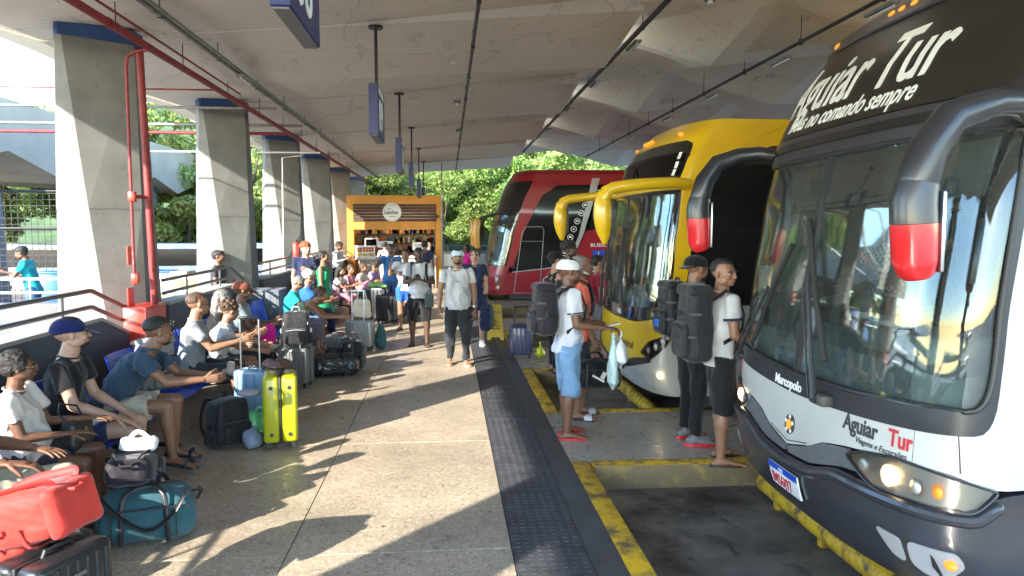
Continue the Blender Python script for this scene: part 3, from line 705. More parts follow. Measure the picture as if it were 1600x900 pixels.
        for j in range(5):
            if j < 4:
                base_ = wr+f_*.088*q+sd*th*(.028-.019*j)*q; ln = (.040, .045, .041, .032)[j]*q; dr = (f_+sd*th*(.10-.07*j)).normalized(); pts = [base_-dr*.02*q]; c_ = cl*R((48, 52, 56, 60)[j]); rr = .0088*q
                p_ = base_.copy(); pts.append(p_.copy())
                for a_, m_ in ((.35, 1), (1.1, .72), (1.7, .55)):
                    dd = dr*math.cos(c_*a_)+nrm*math.sin(c_*a_); p_ = p_+dd*ln*m_; pts.append(p_.copy())
                hb.tube(pts, [rr*1.05, rr*1.05, rr, rr*.92, rr*.8], 8, round_=True)
            else:
                b0 = wr+f_*.025*q+sd*th*.022*q; d0 = (f_*.75+sd*th*.75+nrm*.35).normalized(); p1_ = b0+d0*.042*q; d1_ = (f_*.9+sd*th*.3+nrm*(.3+cl*.6)).normalized(); p2_ = p1_+d1_*.032*q; p3_ = p2_+(d1_+nrm*cl*.4).normalized()*.024*q
                hb.tube([b0, p1_, p2_, p3_], [.014*q, .0125*q, .0105*q, .008*q], 8, round_=True)
        return hb, wr+f_*.09*q+nrm*.025*q
    palms = []
    for i, (sh, el, wr, f_) in enumerate(arms):
        s = 1 if i == 0 else -1; dd = tw@D(*hd[i]) if hd[i] else f_
        hb, pc = hand(wr, dd, s, curl[i], hand_n[i] if hand_n else None); palms.append(pc)
        parts.append((remesh(hb, .0042, 1) if not far and voxel < .013 else hb, ms))
    # eyes, brows, mouth
    if True:
        e = MB(); ir = MB(); br = MB(); lp = MB()
        for s in (1, -1):
            e.ball(Hp(.0725, s*.031, .006), (.011*hk, .0145*hk, .0085*hk), 10, 8, Mh); ir.ball(Hp(.0795, s*.031, .006), (.0055*hk, .0062*hk, .0066*hk), 8, 6, Mh)
            br.tube([Hp(.088, s*.014, .022), Hp(.090, s*.032, .028), Hp(.074, s*.052, .022)], [.0035*hk, .0048*hk, .003*hk], 6, round_=True)
            br.tube([Hp(.083, s*.018, .0125), Hp(.087, s*.031, .0155), Hp(.078, s*.045, .0125)], [.0015*hk, .0022*hk, .0015*hk], 6)
        lp.tube([Hp(.086, .024, -.049), Hp(.0975, .01, -.0475), Hp(.0985, 0, -.0485), Hp(.0975, -.01, -.0475), Hp(.086, -.024, -.049)], [(.003*hk, .003*hk), (.007*hk, .005*hk), (.007*hk, .005*hk), (.007*hk, .005*hk), (.003*hk, .003*hk)], 6)
        parts += [(e, M_eye), (ir, M_iris), (br, mh or hairm('black')), (lp, mat('lip', (.25, .09, .07), .5))]
    link('body', mesh_join('body', parts), t)
    # ---- hair
    if hair:
        hh = MB(); st_ = hair[0]; hl_ = lambda c, rr, jit=0: hh.ball(Hp(*c), tuple(q*hk for q in rr), 16, 12, Mh)
        amp = .003
        if st_ == 'buzz': hl_((-.030, 0, .045), (.0935, .078, .078)); amp = .0014
        elif st_ == 'fade': hl_((-.031, 0, .046), (.0925, .0775, .076)); hl_((-.016, 0, .078), (.080, .062, .052)); amp = .0028
        elif st_ == 'short': hl_((-.026, 0, .045), (.10, .082, .086)); hl_((.02, 0, .085), (.065, .06, .04)); hl_((-.055, 0, -.0), (.055, .065, .055))
        elif st_ == 'curly':
            hl_((-.026, 0, .05), (.105, .085, .088))
            for i in range(70):
                a = random.uniform(0, 6.28); p_ = random.uniform(-.1, 1.4); d = V((math.cos(a)*math.cos(p_), math.sin(a)*math.cos(p_), math.sin(p_)))
                c = V((-.03+d.x*.10, d.y*.083, .05+d.z*.088)); 
                if c.x > .045 and c.z < .06: continue
                hh.ball(Hp(*c), .02*hk, 7, 5)
        elif st_ in ('long', 'bun', 'pony', 'bob'):
            hl_((-.028, 0, .045), (.102, .084, .088)); hl_((-.05, 0, -.0), (.06, .08, .07)); amp = .004
            if st_ == 'long' or st_ == 'bob':
                L_ = .30 if st_ == 'long' else .16
                for s in (-1.0, -.5, 0, .5, 1.0):
                    q0 = Hp(-.05-(.035 if abs(s) < .8 else -.02), s*.072, .01); q1 = q0+V((-.03, s*.018, -L_*.5)); q2 = q1+V((.005, s*.015, -L_*.5)); hh.tube([q0, q1, q2], [.042*hk, .036*hk, .012*hk], 9, round_=True)
            elif st_ == 'bun': hl_((-.13, 0, .06), (.045, .045, .04))
            else:
                q0 = Hp(-.11, 0, .05); q1 = q0+V((-.07, .0, -.05)); q2 = q1+V((0, 0, -.18)); hh.tube([q0, q1, q2], [.03*hk, .035*hk, .012*hk], 9, round_=True)
            for s in (1, -1): hl_((.0, s*.068, .02), (.045, .02, .045))
        hmsh = remesh(hh, hv*1.1, 1, wrinkle(amp, 90, int(x*10), (1, 1, .3)), mh)
        o = link('hair', hmsh, t)
    if beard:
        bb = MB()
        for c, rr in (((.052, 0, -.073), (.044, .045, .030)), ((.030, .043, -.045), (.034, .016, .040)), ((.030, -.043, -.045), (.034, .016, .040)), ((.087, 0, -.034), (.014, .027, .006))): bb.ball(Hp(*c), tuple(q*hk for q in rr), 14, 10, Mh)
        link('beard', remesh(bb, hv, 1, wrinkle(.002, 120, 3), hairm(beard)), t)
    if cap:
        cm, brim = cap[0], cap[1]; cc = MB(); vs = []; fs = []
        seg, rn = 24, 8
        for i in range(rn+1):
            ph = (math.pi/2)*i/rn
            for j in range(seg): 
                th_ = 2*math.pi*j/seg; vs.append(Hp(-.022+.108*math.cos(ph)*math.cos(th_), .089*math.cos(ph)*math.sin(th_), .022+.103*math.sin(ph)**.85))
        for i in range(rn):
            for j in range(seg): q = (j+1) % seg; fs.append((i*seg+j, i*seg+q, (i+1)*seg+q, (i+1)*seg+j))
        cc.add(vs, fs); cc.f.append(tuple(range(seg))[::-1]); cc.m.append(0)
        o = cc.build('cap', cm, t, 60)
        bm_ = MB(); sg = -1 if brim == 'back' else 1; pts_u = []; n_ = 10
        for i in range(n_+1):
            a = -math.pi/2*.78+math.pi*.78*i/n_; xo = .072*math.cos(a)+sg*0
            pts_u.append((sg*(.075+.090*math.cos(a)), .078*math.sin(a), .034-.042*math.cos(a) - .012*abs(math.sin(a))))
        inn = [(sg*(.05), p[1]*.9, .046) for p in pts_u]
        vs = [Hp(*p) for p in pts_u]+[Hp(*p) for p in inn]; m1 = n_+1
        vs += [v-(Mh@V((0, 0, .008))) for v in vs]; q2 = 2*m1
        fs = [(i, i+1, m1+i+1, m1+i) for i in range(n_)]+[(q2+i+1, q2+i, q2+m1+i, q2+m1+i+1) for i in range(n_)]+[(i+1, i, q2+i, q2+i+1) for i in range(n_)]
        bm_.add(vs, fs); bm_.build('brim', cap[2] if len(cap) > 2 else cm, o, 60)
        bt = MB(); bt.ball(Hp(-.022, 0, .126), .007*hk, 8, 6); bt.build('button', cm, o)
    if glasses:
        gg = MB(); up_ = .075 if glasses == 'top' else 0; fx = -.012 if glasses == 'top' else 0
        for s in (1, -1):
            ring = [Hp(.097+fx, s*(.032+.023*math.cos(a)), .004+up_+.017*math.sin(a)) for a in [i*math.pi/6 for i in range(13)]]; gg.tube(ring, .0022*hk, 6, cap=False)
            gg.tube([Hp(.094+fx, s*.055, .008+up_), Hp(.04, s*.078, .01+up_*.85), Hp(-.02, s*.080, .004+up_*.5)], .0022*hk, 6)
            if glasses in ('dark', 'top'): gg.tube([Hp(.0955+fx, s*.032, .004+up_), Hp(.0985+fx, s*.032, .004+up_)], .021*hk, 12)
        gg.tube([Hp(.1+fx, .01, .01+up_), Hp(.1+fx, -.01, .01+up_)], .002*hk, 6)
        gg.build('glasses', mat('sunglass_black', (.01, .01, .012), .12) if glasses != 'clear' else mat('gold_frame', (.4, .3, .15), .3, .8), t)
    # ---- clothes
    cv_ = max(voxel, .011); dis = lambda a, sd: wrinkle(a, 19, sd+int(abs(x*7+y*3)))
    if shirt:
        c = MB()
        lo = w0-d1*(.085+shirt_len)*k if sit is None else w0-d1*.03*k
        secs = [(lo, .138*G, .186*G**.5), (w1, .122*G, .165*G), (w2, .120*G, .165*G), (SC-d2*.10*k, .12*G**.5, .178), (SC-d2*.02*k, .086, .158), (nb-d2*.010*k, .064, .078)]
        if fem: secs[3] = (secs[3][0], .128*G**.5, .162); secs[1] = (w1, .108*G, .142*G); secs[0] = (lo, .130*G, .176*G**.5); 
        if tank: secs = secs[:4]+[(SC-d2*.035*k, .078, .115)]
        c.tube([q[0] for q in secs], [(q[1]*k, q[2]*k) for q in secs], 16, side=(1, 0, 0) if not twist else tw@V((1, 0, 0)))
        if G > 1.15: c.ball(w1+V((.05, 0, .02))*k, (.12*k*G, .14*k*G, .13*k), 14, 10)
        if fem:
            for s in (1, -1): c.ball(SC-d2*.13*k+V((.065, s*.065, 0))*k, (.062*k, .066*k, .062*k), 12, 8)
        for i, (sh, el, wr, f_) in enumerate(arms):
            s = 1 if i == 0 else -1
            if tank:
                c.tube([SC-d2*.08*k+lat*s*.10*k+V((.06, 0, 0))*k, SC+d2*.012*k+lat*s*.095*k, SC-d2*.08*k+lat*s*.10*k-V((.08, 0, 0))*k], .022*k, 8, round_=True); continue
            u = (el-sh).normalized(); ins = SC+lat*s*.07*k; c.ball(sh, .070*k*G**.3, 12, 9)
            if sleeve == 'short': c.tube([ins, sh+u*.02*k, sh+u*.17*k], [.066*k, .069*k*G**.4, .069*k*G**.4], 14, round_=False)
            elif sleeve == 'long': c.tube([ins, sh+u*.02*k, el], [.066*k, .066*k, .052*k], 12, round_=True); c.tube([el, wr-f_*.01], [.052*k, .038*k], 12, round_=False)
        c.ball(SC-d2*.02*k, (.085*k, sw*.92, .05*k), 14, 10, Matrix.Rotation(R(lean[1]), 3, 'Y'))
        mesh_ = remesh(c, cv_, 3, dis(.024, 1), shirt)
        o = link('shirt' if bottom[0] != 'dress' else 'dress_top', mesh_, t)
        if not tank and collar:
            q = MB(); pts = [nb+d2*(.01)*k+tw@V((math.cos(a)*.066, math.sin(a)*.074, -.012*math.cos(a)))*k for a in [i*math.pi/8 for i in range(17)]]; q.tube(pts, .011*k if collar[0] == 'polo' else .006*k, 8, cap=False); q.build('collar', collar[1], o)
        elif not tank:
            q = MB(); pts = [nb-d2*.006*k+tw@V((math.cos(a)*.062, math.sin(a)*.073, -.014*math.cos(a)))*k for a in [i*math.pi/8 for i in range(17)]]; q.tube(pts, .006*k, 6, cap=False); q.build('neckband', shirt, o)
        if shirt2:    # coloured band round the sleeves
            for i, (sh, el, wr, f_) in enumerate(arms):
                u = (el-sh).normalized(); q = MB(); q.tube([sh+u*shirt2[1]*k, sh+u*(shirt2[1]+shirt2[2])*k], .0735*k, 18, cap=False); q.build('sleeve_band', shirt2[0], o)
    bt, bmt = bottom
    if bt in ('shorts', 'pants', 'shorts_long', 'capri'):
        c = MB(); wl = w0+d1*.05*k
        c.tube([w0-V((0, 0, .055*k)), w0, wl], [(.100*k, .145*k), (.114*k*G**.5, .158*k*G**.5), (.104*k*G**.6, .145*k*G**.6)], 16, side=(1, 0, 0), round_=True)
        frac = {'shorts': .72, 'shorts_long': 1.0, 'pants': 1, 'capri': 1}[bt]
        for i, (hip, kn, an) in enumerate(legs):
            u = (kn-hip).normalized(); e1 = hip+u*Lt*frac; w_ = {'shorts': .094, 'shorts_long': .088, 'pants': .08, 'capri': .078}[bt]
            c.tube([hip+V((0, 0, .01)), hip.lerp(e1, .5), e1], [.100*k*G**.6, .100*k*G**.5, w_*k*G**.5], 14, round_=(bt in ('pants', 'capri')))
            if bt in ('pants', 'capri'):
                e2 = kn.lerp(an, .97 if bt == 'pants' else .62); c.ball(kn, .079*k, 12, 9); c.tube([kn, kn.lerp(e2, .35), e2], [.078*k, .075*k, (.057 if bt == 'pants' else .056)*k], 12, round_=False)
            if bt == 'shorts_long': d_ = (an-kn).normalized(); c.tube([kn-u*.02, kn+d_*.05*k], [.085*k, .082*k], 14, round_=False)
        link({'shorts': 'shorts', 'shorts_long': 'shorts', 'pants': 'trousers', 'capri': 'trousers'}[bt], remesh(c, cv_, 3, dis(.020, 5), bmt), t)
    elif bt in ('skirt', 'dress'):
        c = MB(); wl = w0+d1*.08*k
        kn = (legs[0][1]+legs[1][1])/2; an = (legs[0][2]+legs[1][2])/2
        if sit is None:
            c.tube([wl, w0, w0-V((0, 0, .18*k)), w0-V((0, 0, .52*k))], [(.10*k, .135*k), (.125*k, .17*k), (.15*k, .19*k), (.2*k, .25*k)], 18, side=(1, 0, 0))
        else:
            c.tube([wl, w0+V((.02, 0, -.01))], [(.11*k, .15*k), (.12*k, .17*k)], 14, side=(1, 0, 0), round_=True)
            c.tube([w0+V((.0, 0, -.01)), kn+V((.03, 0, .0))], [(.10*k, .19*k), (.085*k, .19*k)], 14, side=(0, 0, 1), round_=True)
            c.tube([kn+V((-.01, 0, .03)), kn.lerp(an, .65)], [(.09*k, .19*k), (.12*k, .21*k)], 14, side=(1, 0, 0))
        link('skirt', remesh(c, cv_, 3, dis(.009, 8), bmt), t)
    # ---- shoes
    for an, fd, side, s in feet:
        kind, m_ = shoes[0], shoes[1]
        if kind in ('flip', 'slide'):
            q = MB(); out = []
            for a in [i*math.pi/10 for i in range(20)]:
                ca, sa = math.cos(a), math.sin(a); out.append((ca*.135*k, sa*(.047 if ca > 0 else .036)*k))
            fz = an-V((0, 0, .072*k)); up_ = side.cross(fd)*-1
            up_ = fd.cross(side); q.prism(out, fz+fd*.055*k, fd, side, up_*.016*k); so_ = q.build('sandal', m_ if len(shoes) < 3 else shoes[2], t)
            q = MB(); toe = fz+fd*.135*k+up_*.02*k+side*(-s)*.008*k
            if kind == 'flip':
                for ss in (1, -1): q.tube([toe, toe-fd*.03*k+up_*.026*k+side*ss*.02*k, fz+fd*.05*k+side*ss*.042*k+up_*.012*k], .0055*k, 6, round_=True)
            else: q.tube([fz+fd*.1*k+side*.043*k+up_*.008, fz+fd*.1*k+side*.034*k+up_*.044*k, fz+fd*.1*k+up_*.058*k, fz+fd*.1*k-side*.034*k+up_*.044*k, fz+fd*.1*k-side*.043*k+up_*.008], (.006, .038*k), 10, side=(0, 0, 1))
            q.build('strap', m_, so_)
        elif kind == 'sneaker':
            q = MB(); up_ = fd.cross(side); fz = an-V((0, 0, .072*k))
            q.tube([an-fd*.045*k-V((0, 0, .03*k)), an-V((0, 0, .015*k)), an+fd*.075*k-V((0, 0, .035*k)), an+fd*.15*k-V((0, 0, .05*k))], [(.034*k, .034*k), (.042*k, .048*k), (.045*k, .034*k), (.040*k, .02*k)], 12, side=side, round_=True)
            q.tube([an-V((0, 0, .03)), an+V((0, 0, .02*k))], .042*k, 12)
            so_ = link('shoe', remesh(q, .007, 2, None, m_), t); q = MB(); out = [(math.cos(a)*.148*k, math.sin(a)*(.050 if math.cos(a) > 0 else .042)*k) for a in [i*math.pi/10 for i in range(20)]]
            q.prism(out, fz+fd*.055*k, fd, side, up_*.024*k); q.build('sole', shoes[2] if len(shoes) > 2 else M_white, so_)
            q = MB()
            for i in range(4): c_ = an+fd*(.045+.022*i)*k+up_*(.012-.007*i)*k; q.tube([c_-side*.026*k, c_+up_*.008*k, c_+side*.026*k], .0035*k, 5)
            q.build('laces', shoes[3] if len(shoes) > 3 else M_white, so_)
    Mw = Matrix.Translation((x, y, z))@Matrix.Rotation(R(yaw), 4, 'Z')@Matrix.Diagonal((*BS, 1))
    return dict(o=t, M=Mw, SC=Mw@SC, palms=[Mw@p for p in palms], wr=[Mw@a[2] for a in arms], sh=[Mw@a[0] for a in arms], el=[Mw@a[1] for a in arms], P=Mw@P, back=Mw.to_3x3()@(tw@V((-1, 0, 0))), spine=(Mw.to_3x3()@d2), HC=Mw@HC, kn=[Mw@l[1] for l in legs], lat=Mw.to_3x3()@lat)
# ================================================================== luggage builders
def soft(size, r=.06, vox=.012, amp=.008, seed=1, sag=.0, mt=None, extra=None):
    """stuffed fabric box, origin at the bottom centre"""
    g = MB(); g.rbox((0, 0, size[2]/2), size, r, 3)
    if extra: extra(g)
    def dsp(co):
        return wrinkle(amp, 11, seed, (1, 1, 1))(co)+wrinkle(amp*.5, 30, seed+5, (1, 1, 1))(co)
    me = remesh(g, vox, 4, dsp, mt); n = len(me.vertices); co = np.empty(n*3, 'f'); me.vertices.foreach_get('co', co); co = co.reshape(-1, 3)
    z = np.clip(co[:, 2]/size[2], 0, 1); bl = 1+.07*np.sin(z*math.pi)-sag*z
    co[:, 0] *= bl; co[:, 1] *= bl; co[:, 2] = np.maximum(co[:, 2], .002); me.vertices.foreach_set('co', co.astype('f').ravel()); me.update(); return me
def backpack(lab, loc, rz, size=(.22, .32, .46), mt=None, flat=False, trim=None, M=None, pocket=True, accent=None, straps=True, vox=.011, seed=1, cat='backpack', strap_mt=None):
    """local: +x is the outer face, -x the side worn on the back"""
    t = thing('backpack', lab, cat, loc, rz)
    if M is not None: t.matrix_world = M
    w, d, h = size[1], size[0], size[2]; trim = trim or M_black; sm = strap_mt or trim
    b = link('main_bag', soft((d, w, h), .07, vox, .007, seed, .10, mt), t)
    if pocket:
        p = link('front_pocket', soft((d*.36, w*.78, h*.48), .035, vox, .006, seed+3, .04, mt), t, (d*.52, 0, h*.06))
        q = MB(); q.tube([(d*.71, -w*.34, h*.47), (d*.72, 0, h*.5), (d*.71, w*.34, h*.47)], .005, 6); q.build('zip', trim, t)
        if accent: q = MB(); q.rbox((d*.73, 0, h*.28), (.012, w*.3, h*.14), .004, 1); q.build('patch', accent, t)
    q = MB(); q.tube([(d*.42, -w*.42, h*.62), (d*.30, -w*.40, h*.9), (d*.22, 0, h*.985), (d*.30, w*.40, h*.9), (d*.42, w*.42, h*.62)], .006, 6); q.build('main_zip', trim, t)
    q = MB(); q.tube([(-d*.3, -.05, h*.97), (-d*.25, -.03, h+.04), (-d*.25, .03, h+.04), (-d*.3, .05, h*.97)], .010, 8, round_=True); q.build('top_handle', sm, t)
    for s in (1, -1):
        q = MB(); q.box((d*.1, s*(w*.5+.008), h*.3), (.02, .01, h*.42)); q.box((d*.1, s*(w*.5+.012), h*.45), (.03, .016, .03)); q.build('side_strap', trim, t)
    if h > .45 and straps is not None:
        for f in (.36, .66):
            q = MB(); q.tube(cr([(d*.1, -w*.53, h*f), (d*.50, -w*.40, h*f), (d*(.74 if f < .5 and pocket else .56), 0, h*f), (d*.50, w*.40, h*f), (d*.1, w*.53, h*f)]), (.004, .012), 6, side=(1, 0, 0)); q.build('compression_strap', trim, t)
        q = MB(); q.rbox((d*.56+.004, 0, h*.66), (.02, .045, .03), .005, 1); q.build('buckle', M_blackplas, t)
        link('lid_pocket', soft((d*.9, w*.9, h*.17), .03, vox, .005, seed+7, .1, mt), t, (d*.04, 0, h*.88))
    for s in (1, -1): link('side_pocket', soft((d*.6, w*.16, h*.34), .02, vox, .004, seed+9, .05, mt), t, (d*.05, s*w*.52, h*.05))
    if straps:
        for s in (1, -1):
            fl = .08 if flat else .75; q = MB(); q.tube(cr([(-d*.42, s*w*.20, h*.95), (-d*.5-.07*fl, s*w*.26, h*.93), (-d*.5-.13*fl, s*w*.30, h*.70), (-d*.5-.10*fl, s*w*.38, h*.40), (-d*.46, s*w*.40, h*.12)]), (.006, .019), 8, side=(1, 0, 0)); q.build('shoulder_strap', sm, t)
    return t
def suitcase(lab, loc, rz, size=(.24, .38, .56), mt=None, trim=None, ribs=6, handle=0, group=None, vert=True, hm=None, studs=False, badge=None):
    """hard shell: x = depth, y = width, z = height on four wheels; seam runs up the narrow side"""
    t = thing('suitcase', lab, 'suitcase', loc, rz, group); d, w, h = size; z0 = .06; trim = trim or M_blackplas; hm = hm or M_steel
    for s in (1, -1):
        g = MB(); g.rbox((s*d*.26, 0, z0+(h-z0)/2), (d*.47, w, h-z0), .035, 3)
        if ribs:
            for i in range(ribs): y = -w*.38+w*.76*i/(ribs-1); g.rbox((s*(d*.5), y, z0+(h-z0)/2), (.014, w*.76/(ribs)*.45, (h-z0)*.86), .006, 1)
            for i in range(2): g.rbox((s*d*.26, (1 if i else -1)*w*.5, z0+(h-z0)/2), (d*.2, .012, (h-z0)*.86), .005, 1)
        g.build('shell', mt, t)
    g = MB(); g.rbox((0, 0, z0+(h-z0)/2), (d*.085, w*.975, (h-z0)*.985), .02, 2); g.build('zip_seam', trim, t)
    for a in (1, -1):
        for b_ in (1, -1):
            g = MB(); g.tube([(a*d*.34, b_*w*.38-.012, .028), (a*d*.34, b_*w*.38+.012, .028)], .026, 14); g.box((a*d*.34, b_*w*.38, .052), (.035, .04, .03)); g.build('wheel', M_blackplas, t)
    g = MB(); g.tube([(d*.1, -.08, h-.003), (d*.1, -.07, h+.02), (d*.1, .07, h+.02), (d*.1, .08, h-.003)], .010, 8, round_=True); g.build('grip', trim, t)
    g = MB(); g.tube([(d*.05, w*.5, z0+h*.35), (d*.05, w*.5+.022, z0+h*.37), (d*.05, w*.5+.022, z0+h*.57), (d*.05, w*.5, z0+h*.6)], .009, 8); g.build('side_grip', trim, t)
    if studs:
        for z in (z0+.08, h-.1):
            for s in (1, -1): g = MB(); g.tube([(s*d*.26, -w*.5-.008, z), (s*d*.26, -w*.5+.01, z)], .017, 14); g.tube([(s*d*.26, -w*.5-.010, z), (s*d*.26, -w*.5-.006, z)], .008, 10); g.build('stud', M_blackplas, t)
    if badge: g = MB(); g.rbox((d*.505+.008, 0, h*.8), (.008, .07, .022), .004, 1); g.build('badge', M_steel, t)
    if handle:
        g = MB()
        for s in (1, -1): g.tube([(-d*.38, s*.10, h-.01), (-d*.38, s*.10, h+handle)], .009, 8)
        g.build('telescopic_tube', hm, t); g = MB(); g.tube([(-d*.38, -.105, h+handle), (-d*.38, .105, h+handle)], .014, 10, round_=True); g.build('handle_bar', trim if hm is M_steel else hm, t)
    return t
def duffel(lab, loc, rz, size=(.55, .28, .32), mt=None, trim=None, seed=1, accent=None, vox=.012, cat='duffel bag', strap=True, stripe=True):
    t = thing('duffel_bag', lab, cat, loc, rz); L_, w, h = size; trim = trim or M_black
    link('bag_body', soft(size, min(w, h)*.34, vox, .011, seed, .12, mt), t)
    q = MB(); q.box((0, 0, h*1.0), (L_*.8, .018, .012)); q.build('top_zip', trim, t)
    for s in (1, -1):
        q = MB(); q.tube(cr([(-L_*.22, s*w*.52, h*.08), (-L_*.21, s*w*.54, h*.5), (-L_*.19, s*w*.45, h*.92), (-L_*.08, s*w*.30, h*1.10+.02*s), (L_*.08, s*w*.28, h*1.12+.02*s), (L_*.19, s*w*.45, h*.92), (L_*.21, s*w*.54, h*.5), (L_*.22, s*w*.52, h*.08)]), (.006, .015), 8, side=(0, 1, 0)); q.build('handle', trim, t)
        q = MB(); q.tube([(s*L_*.50, -w*.35, h*.75), (s*L_*.54, 0, h*.8), (s*L_*.50, w*.35, h*.75)], (.005, .012), 6); q.build('end_strap', trim, t)
    if strap: q = MB(); q.tube(cr([(-L_*.5, 0, h*.80), (-L_*.40, -w*.42, h*.96), (-L_*.2, -w*.60, h*.62), (.02, -w*.64, h*.36), (L_*.25, -w*.60, h*.55), (L_*.40, -w*.45, h*.92), (L_*.5, 0, h*.80)]), (.005, .018), 8); q.build('shoulder_strap', trim, t)
    if stripe:
        q = MB()
        for xx in (-L_*.3, L_*.3): q.box((xx, -w*.54, h*.45), (.008, .006, h*.6))
        q.box((0, -w*.545, h*.72), (L_*.86, .006, .010)); q.build('piping', trim, t)
    if accent: q = MB(); q.box((0, -w*.56, h*.45), (L_*.26, .008, .02), (0, .5, 0)); q.box((L_*.10, -w*.56, h*.55), (L_*.08, .01, .07), (0, .5, 0)); q.build('emblem', accent, t)
    return t
def plastic_bag(lab, top, h=.36, w=.24, mt=None, seed=2, cat='plastic bag', rz=0):
    """hangs from its handles at the point top"""
    t = thing('plastic_bag', lab, cat, (top[0], top[1], top[2]-h), rz); g = MB()
    g.tube([(0, 0, .01), (0, 0, .06), (0, 0, h*.38), (0, 0, h*.62), (0, 0, h*.78), (0, 0, h*.9)], [(.02, .03), (w*.36, w*.46), (w*.34, w*.5), (w*.24, w*.4), (w*.10, w*.2), (.012, .03)], 20, side=(1, 0, 0), round_=True)
    link('bag_body', remesh(g, .009, 2, wrinkle(.016, 22, seed, (1, 1, .3)), mt), t)
    for s in (1, -1): q = MB(); q.tube([(0, s*w*.08, h*.85), (0, s*.018, h*.95), (0, 0, h)], (.003, .014), 6, side=(0, 1, 0)); q.build('handle', mt, t)
    return t
def lump(name, lab, loc, size, mt, cat, seed=1, amp=.02, rz=0, vox=.012, fr=14):
    t = thing(name, lab, cat, loc, rz); g = MB(); rs = random.Random(seed)
    for i in range(9):
        a = rs.uniform(0, 6.28); q_ = rs.uniform(.1, .26); g.ball((math.cos(a)*size[0]*q_, math.sin(a)*size[1]*q_, size[2]*rs.uniform(.25, .62)), (size[0]*rs.uniform(.2, .3), size[1]*rs.uniform(.2, .3), size[2]*rs.uniform(.25, .38)), 12, 8)
    g.ball((0, 0, size[2]*.3), (size[0]*.46, size[1]*.46, size[2]*.3), 16, 10)
    me = remesh(g, vox, 2, wrinkle(amp, fr, seed, (1, 1, .8)), mt); o = link('cloth_mass', me, t); 
    if cat == 'plastic bag': q = MB(); q.tube(cr([(-size[0]*.2, 0, size[2]*.7), (-size[0]*.05, 0, size[2]*1.0), (size[0]*.1, 0, size[2]*.98), (size[0]*.24, .01, size[2]*.7)]), (.014, .006), 8, round_=True); q.build('knot', mt, t)
    return t
# ------------------------------------------------------------------ seats
M_seatblue = mat('perforated_blue_metal', (.012, .06, .42), .38, .15, var=.1)
def _perf():
    m = M_seatblue; n = m.node_tree; L = n.links; p = n.nodes['Principled BSDF']
    tc = N(m, 'ShaderNodeTexCoord'); vo = N(m, 'ShaderNodeTexVoronoi'); vo.inputs['Scale'].default_value = 42; vo.inputs['Randomness'].default_value = 0
    L.new(tc.outputs['Object'], vo.inputs['Vector']); lt = N(m, 'ShaderNodeMath', operation='LESS_THAN'); lt.inputs[1].default_value = .30; L.new(vo.outputs['Distance'], lt.inputs[0])
    mx = N(m, 'ShaderNodeMix', data_type='RGBA'); src = p.inputs['Base Color'].links[0].from_socket
    L.new(lt.outputs[0], mx.inputs['Factor']); L.new(src, mx.inputs['A']); mx.inputs['B'].default_value = (.005, .012, .06, 1); L.new(mx.outputs['Result'], p.inputs['Base Color'])
_perf()
def bench(ys, X=-2.88, lab='', rz=0):
    """row of metal seats facing +X; ys are the seat centres"""
    yc = sum(ys)/len(ys); t = thing('seat_row', lab, 'bench', (X, yc, 0), rz, 'rows of blue metal seats along the wall')
    g = MB(); g.rbox((.17, 0, .36), (.07, max(ys)-min(ys)+.75, .05), .008, 1); g.build('beam', M_black, t)
    for yy in (min(ys)-yc-.2, max(ys)-yc+.2):
        g = MB(); g.box((.17, yy, .19), (.05, .04, .34)); g.tube([(-.1, yy, .025), (.17, yy, .05), (.46, yy, .025)], .022, 8, round_=True); g.build('leg', M_black, t)
    for y in ys:
        y = y-yc; prof = [(.46, .405), (.43, .43), (.30, .425), (.12, .40), (.02, .42), (-.03, .50), (-.06, .62), (-.10, .78), (-.12, .84), (-.135, .845)]
        g = MB(); n = len(prof); w = .25; th = .006; vs = []
        for j in range(7):
            yy = -w+2*w*j/6; dish = .018*(1-(yy/w)**2)
            for i, (a, z) in enumerate(prof): vs.append((a-(dish if i > 4 else 0), y+yy, z-(dish if 1 < i < 5 else 0)))
        m_ = len(vs); vs += [(a-th, b, z-th) for a, b, z in vs]
        fs = []
        for j in range(6):
            for i in range(n-1): q = j*n+i; fs.append((q, q+1, q+n+1, q+n)); fs.append((m_+q+1, m_+q, m_+q+n, m_+q+n+1))
        for j in range(6): q = j*n; fs.append((q, q+n, m_+q+n, m_+q)); q = j*n+n-1; fs.append((q+n, q, m_+q, m_+q+n))
        for i in range(n-1): fs.append((i+1, i, m_+i, m_+i+1)); q = 6*n+i; fs.append((q, q+1, m_+q+1, m_+q))
        g.add(vs, fs); g.build('seat', M_seatblue, t, 50)
        for s in (-1, 1):
            g = MB(); g.tube([(.45, y+s*w, .41), (.3, y+s*w, .425), (.12, y+s*w, .405), (.02, y+s*w, .425), (-.03, y+s*w, .50), (-.06, y+s*w, .62), (-.12, y+s*w, .845)], .011, 8, round_=True)
            g.build('seat_frame', mat('blue_tube', (.012, .05, .38), .3, .3), t)
    return t
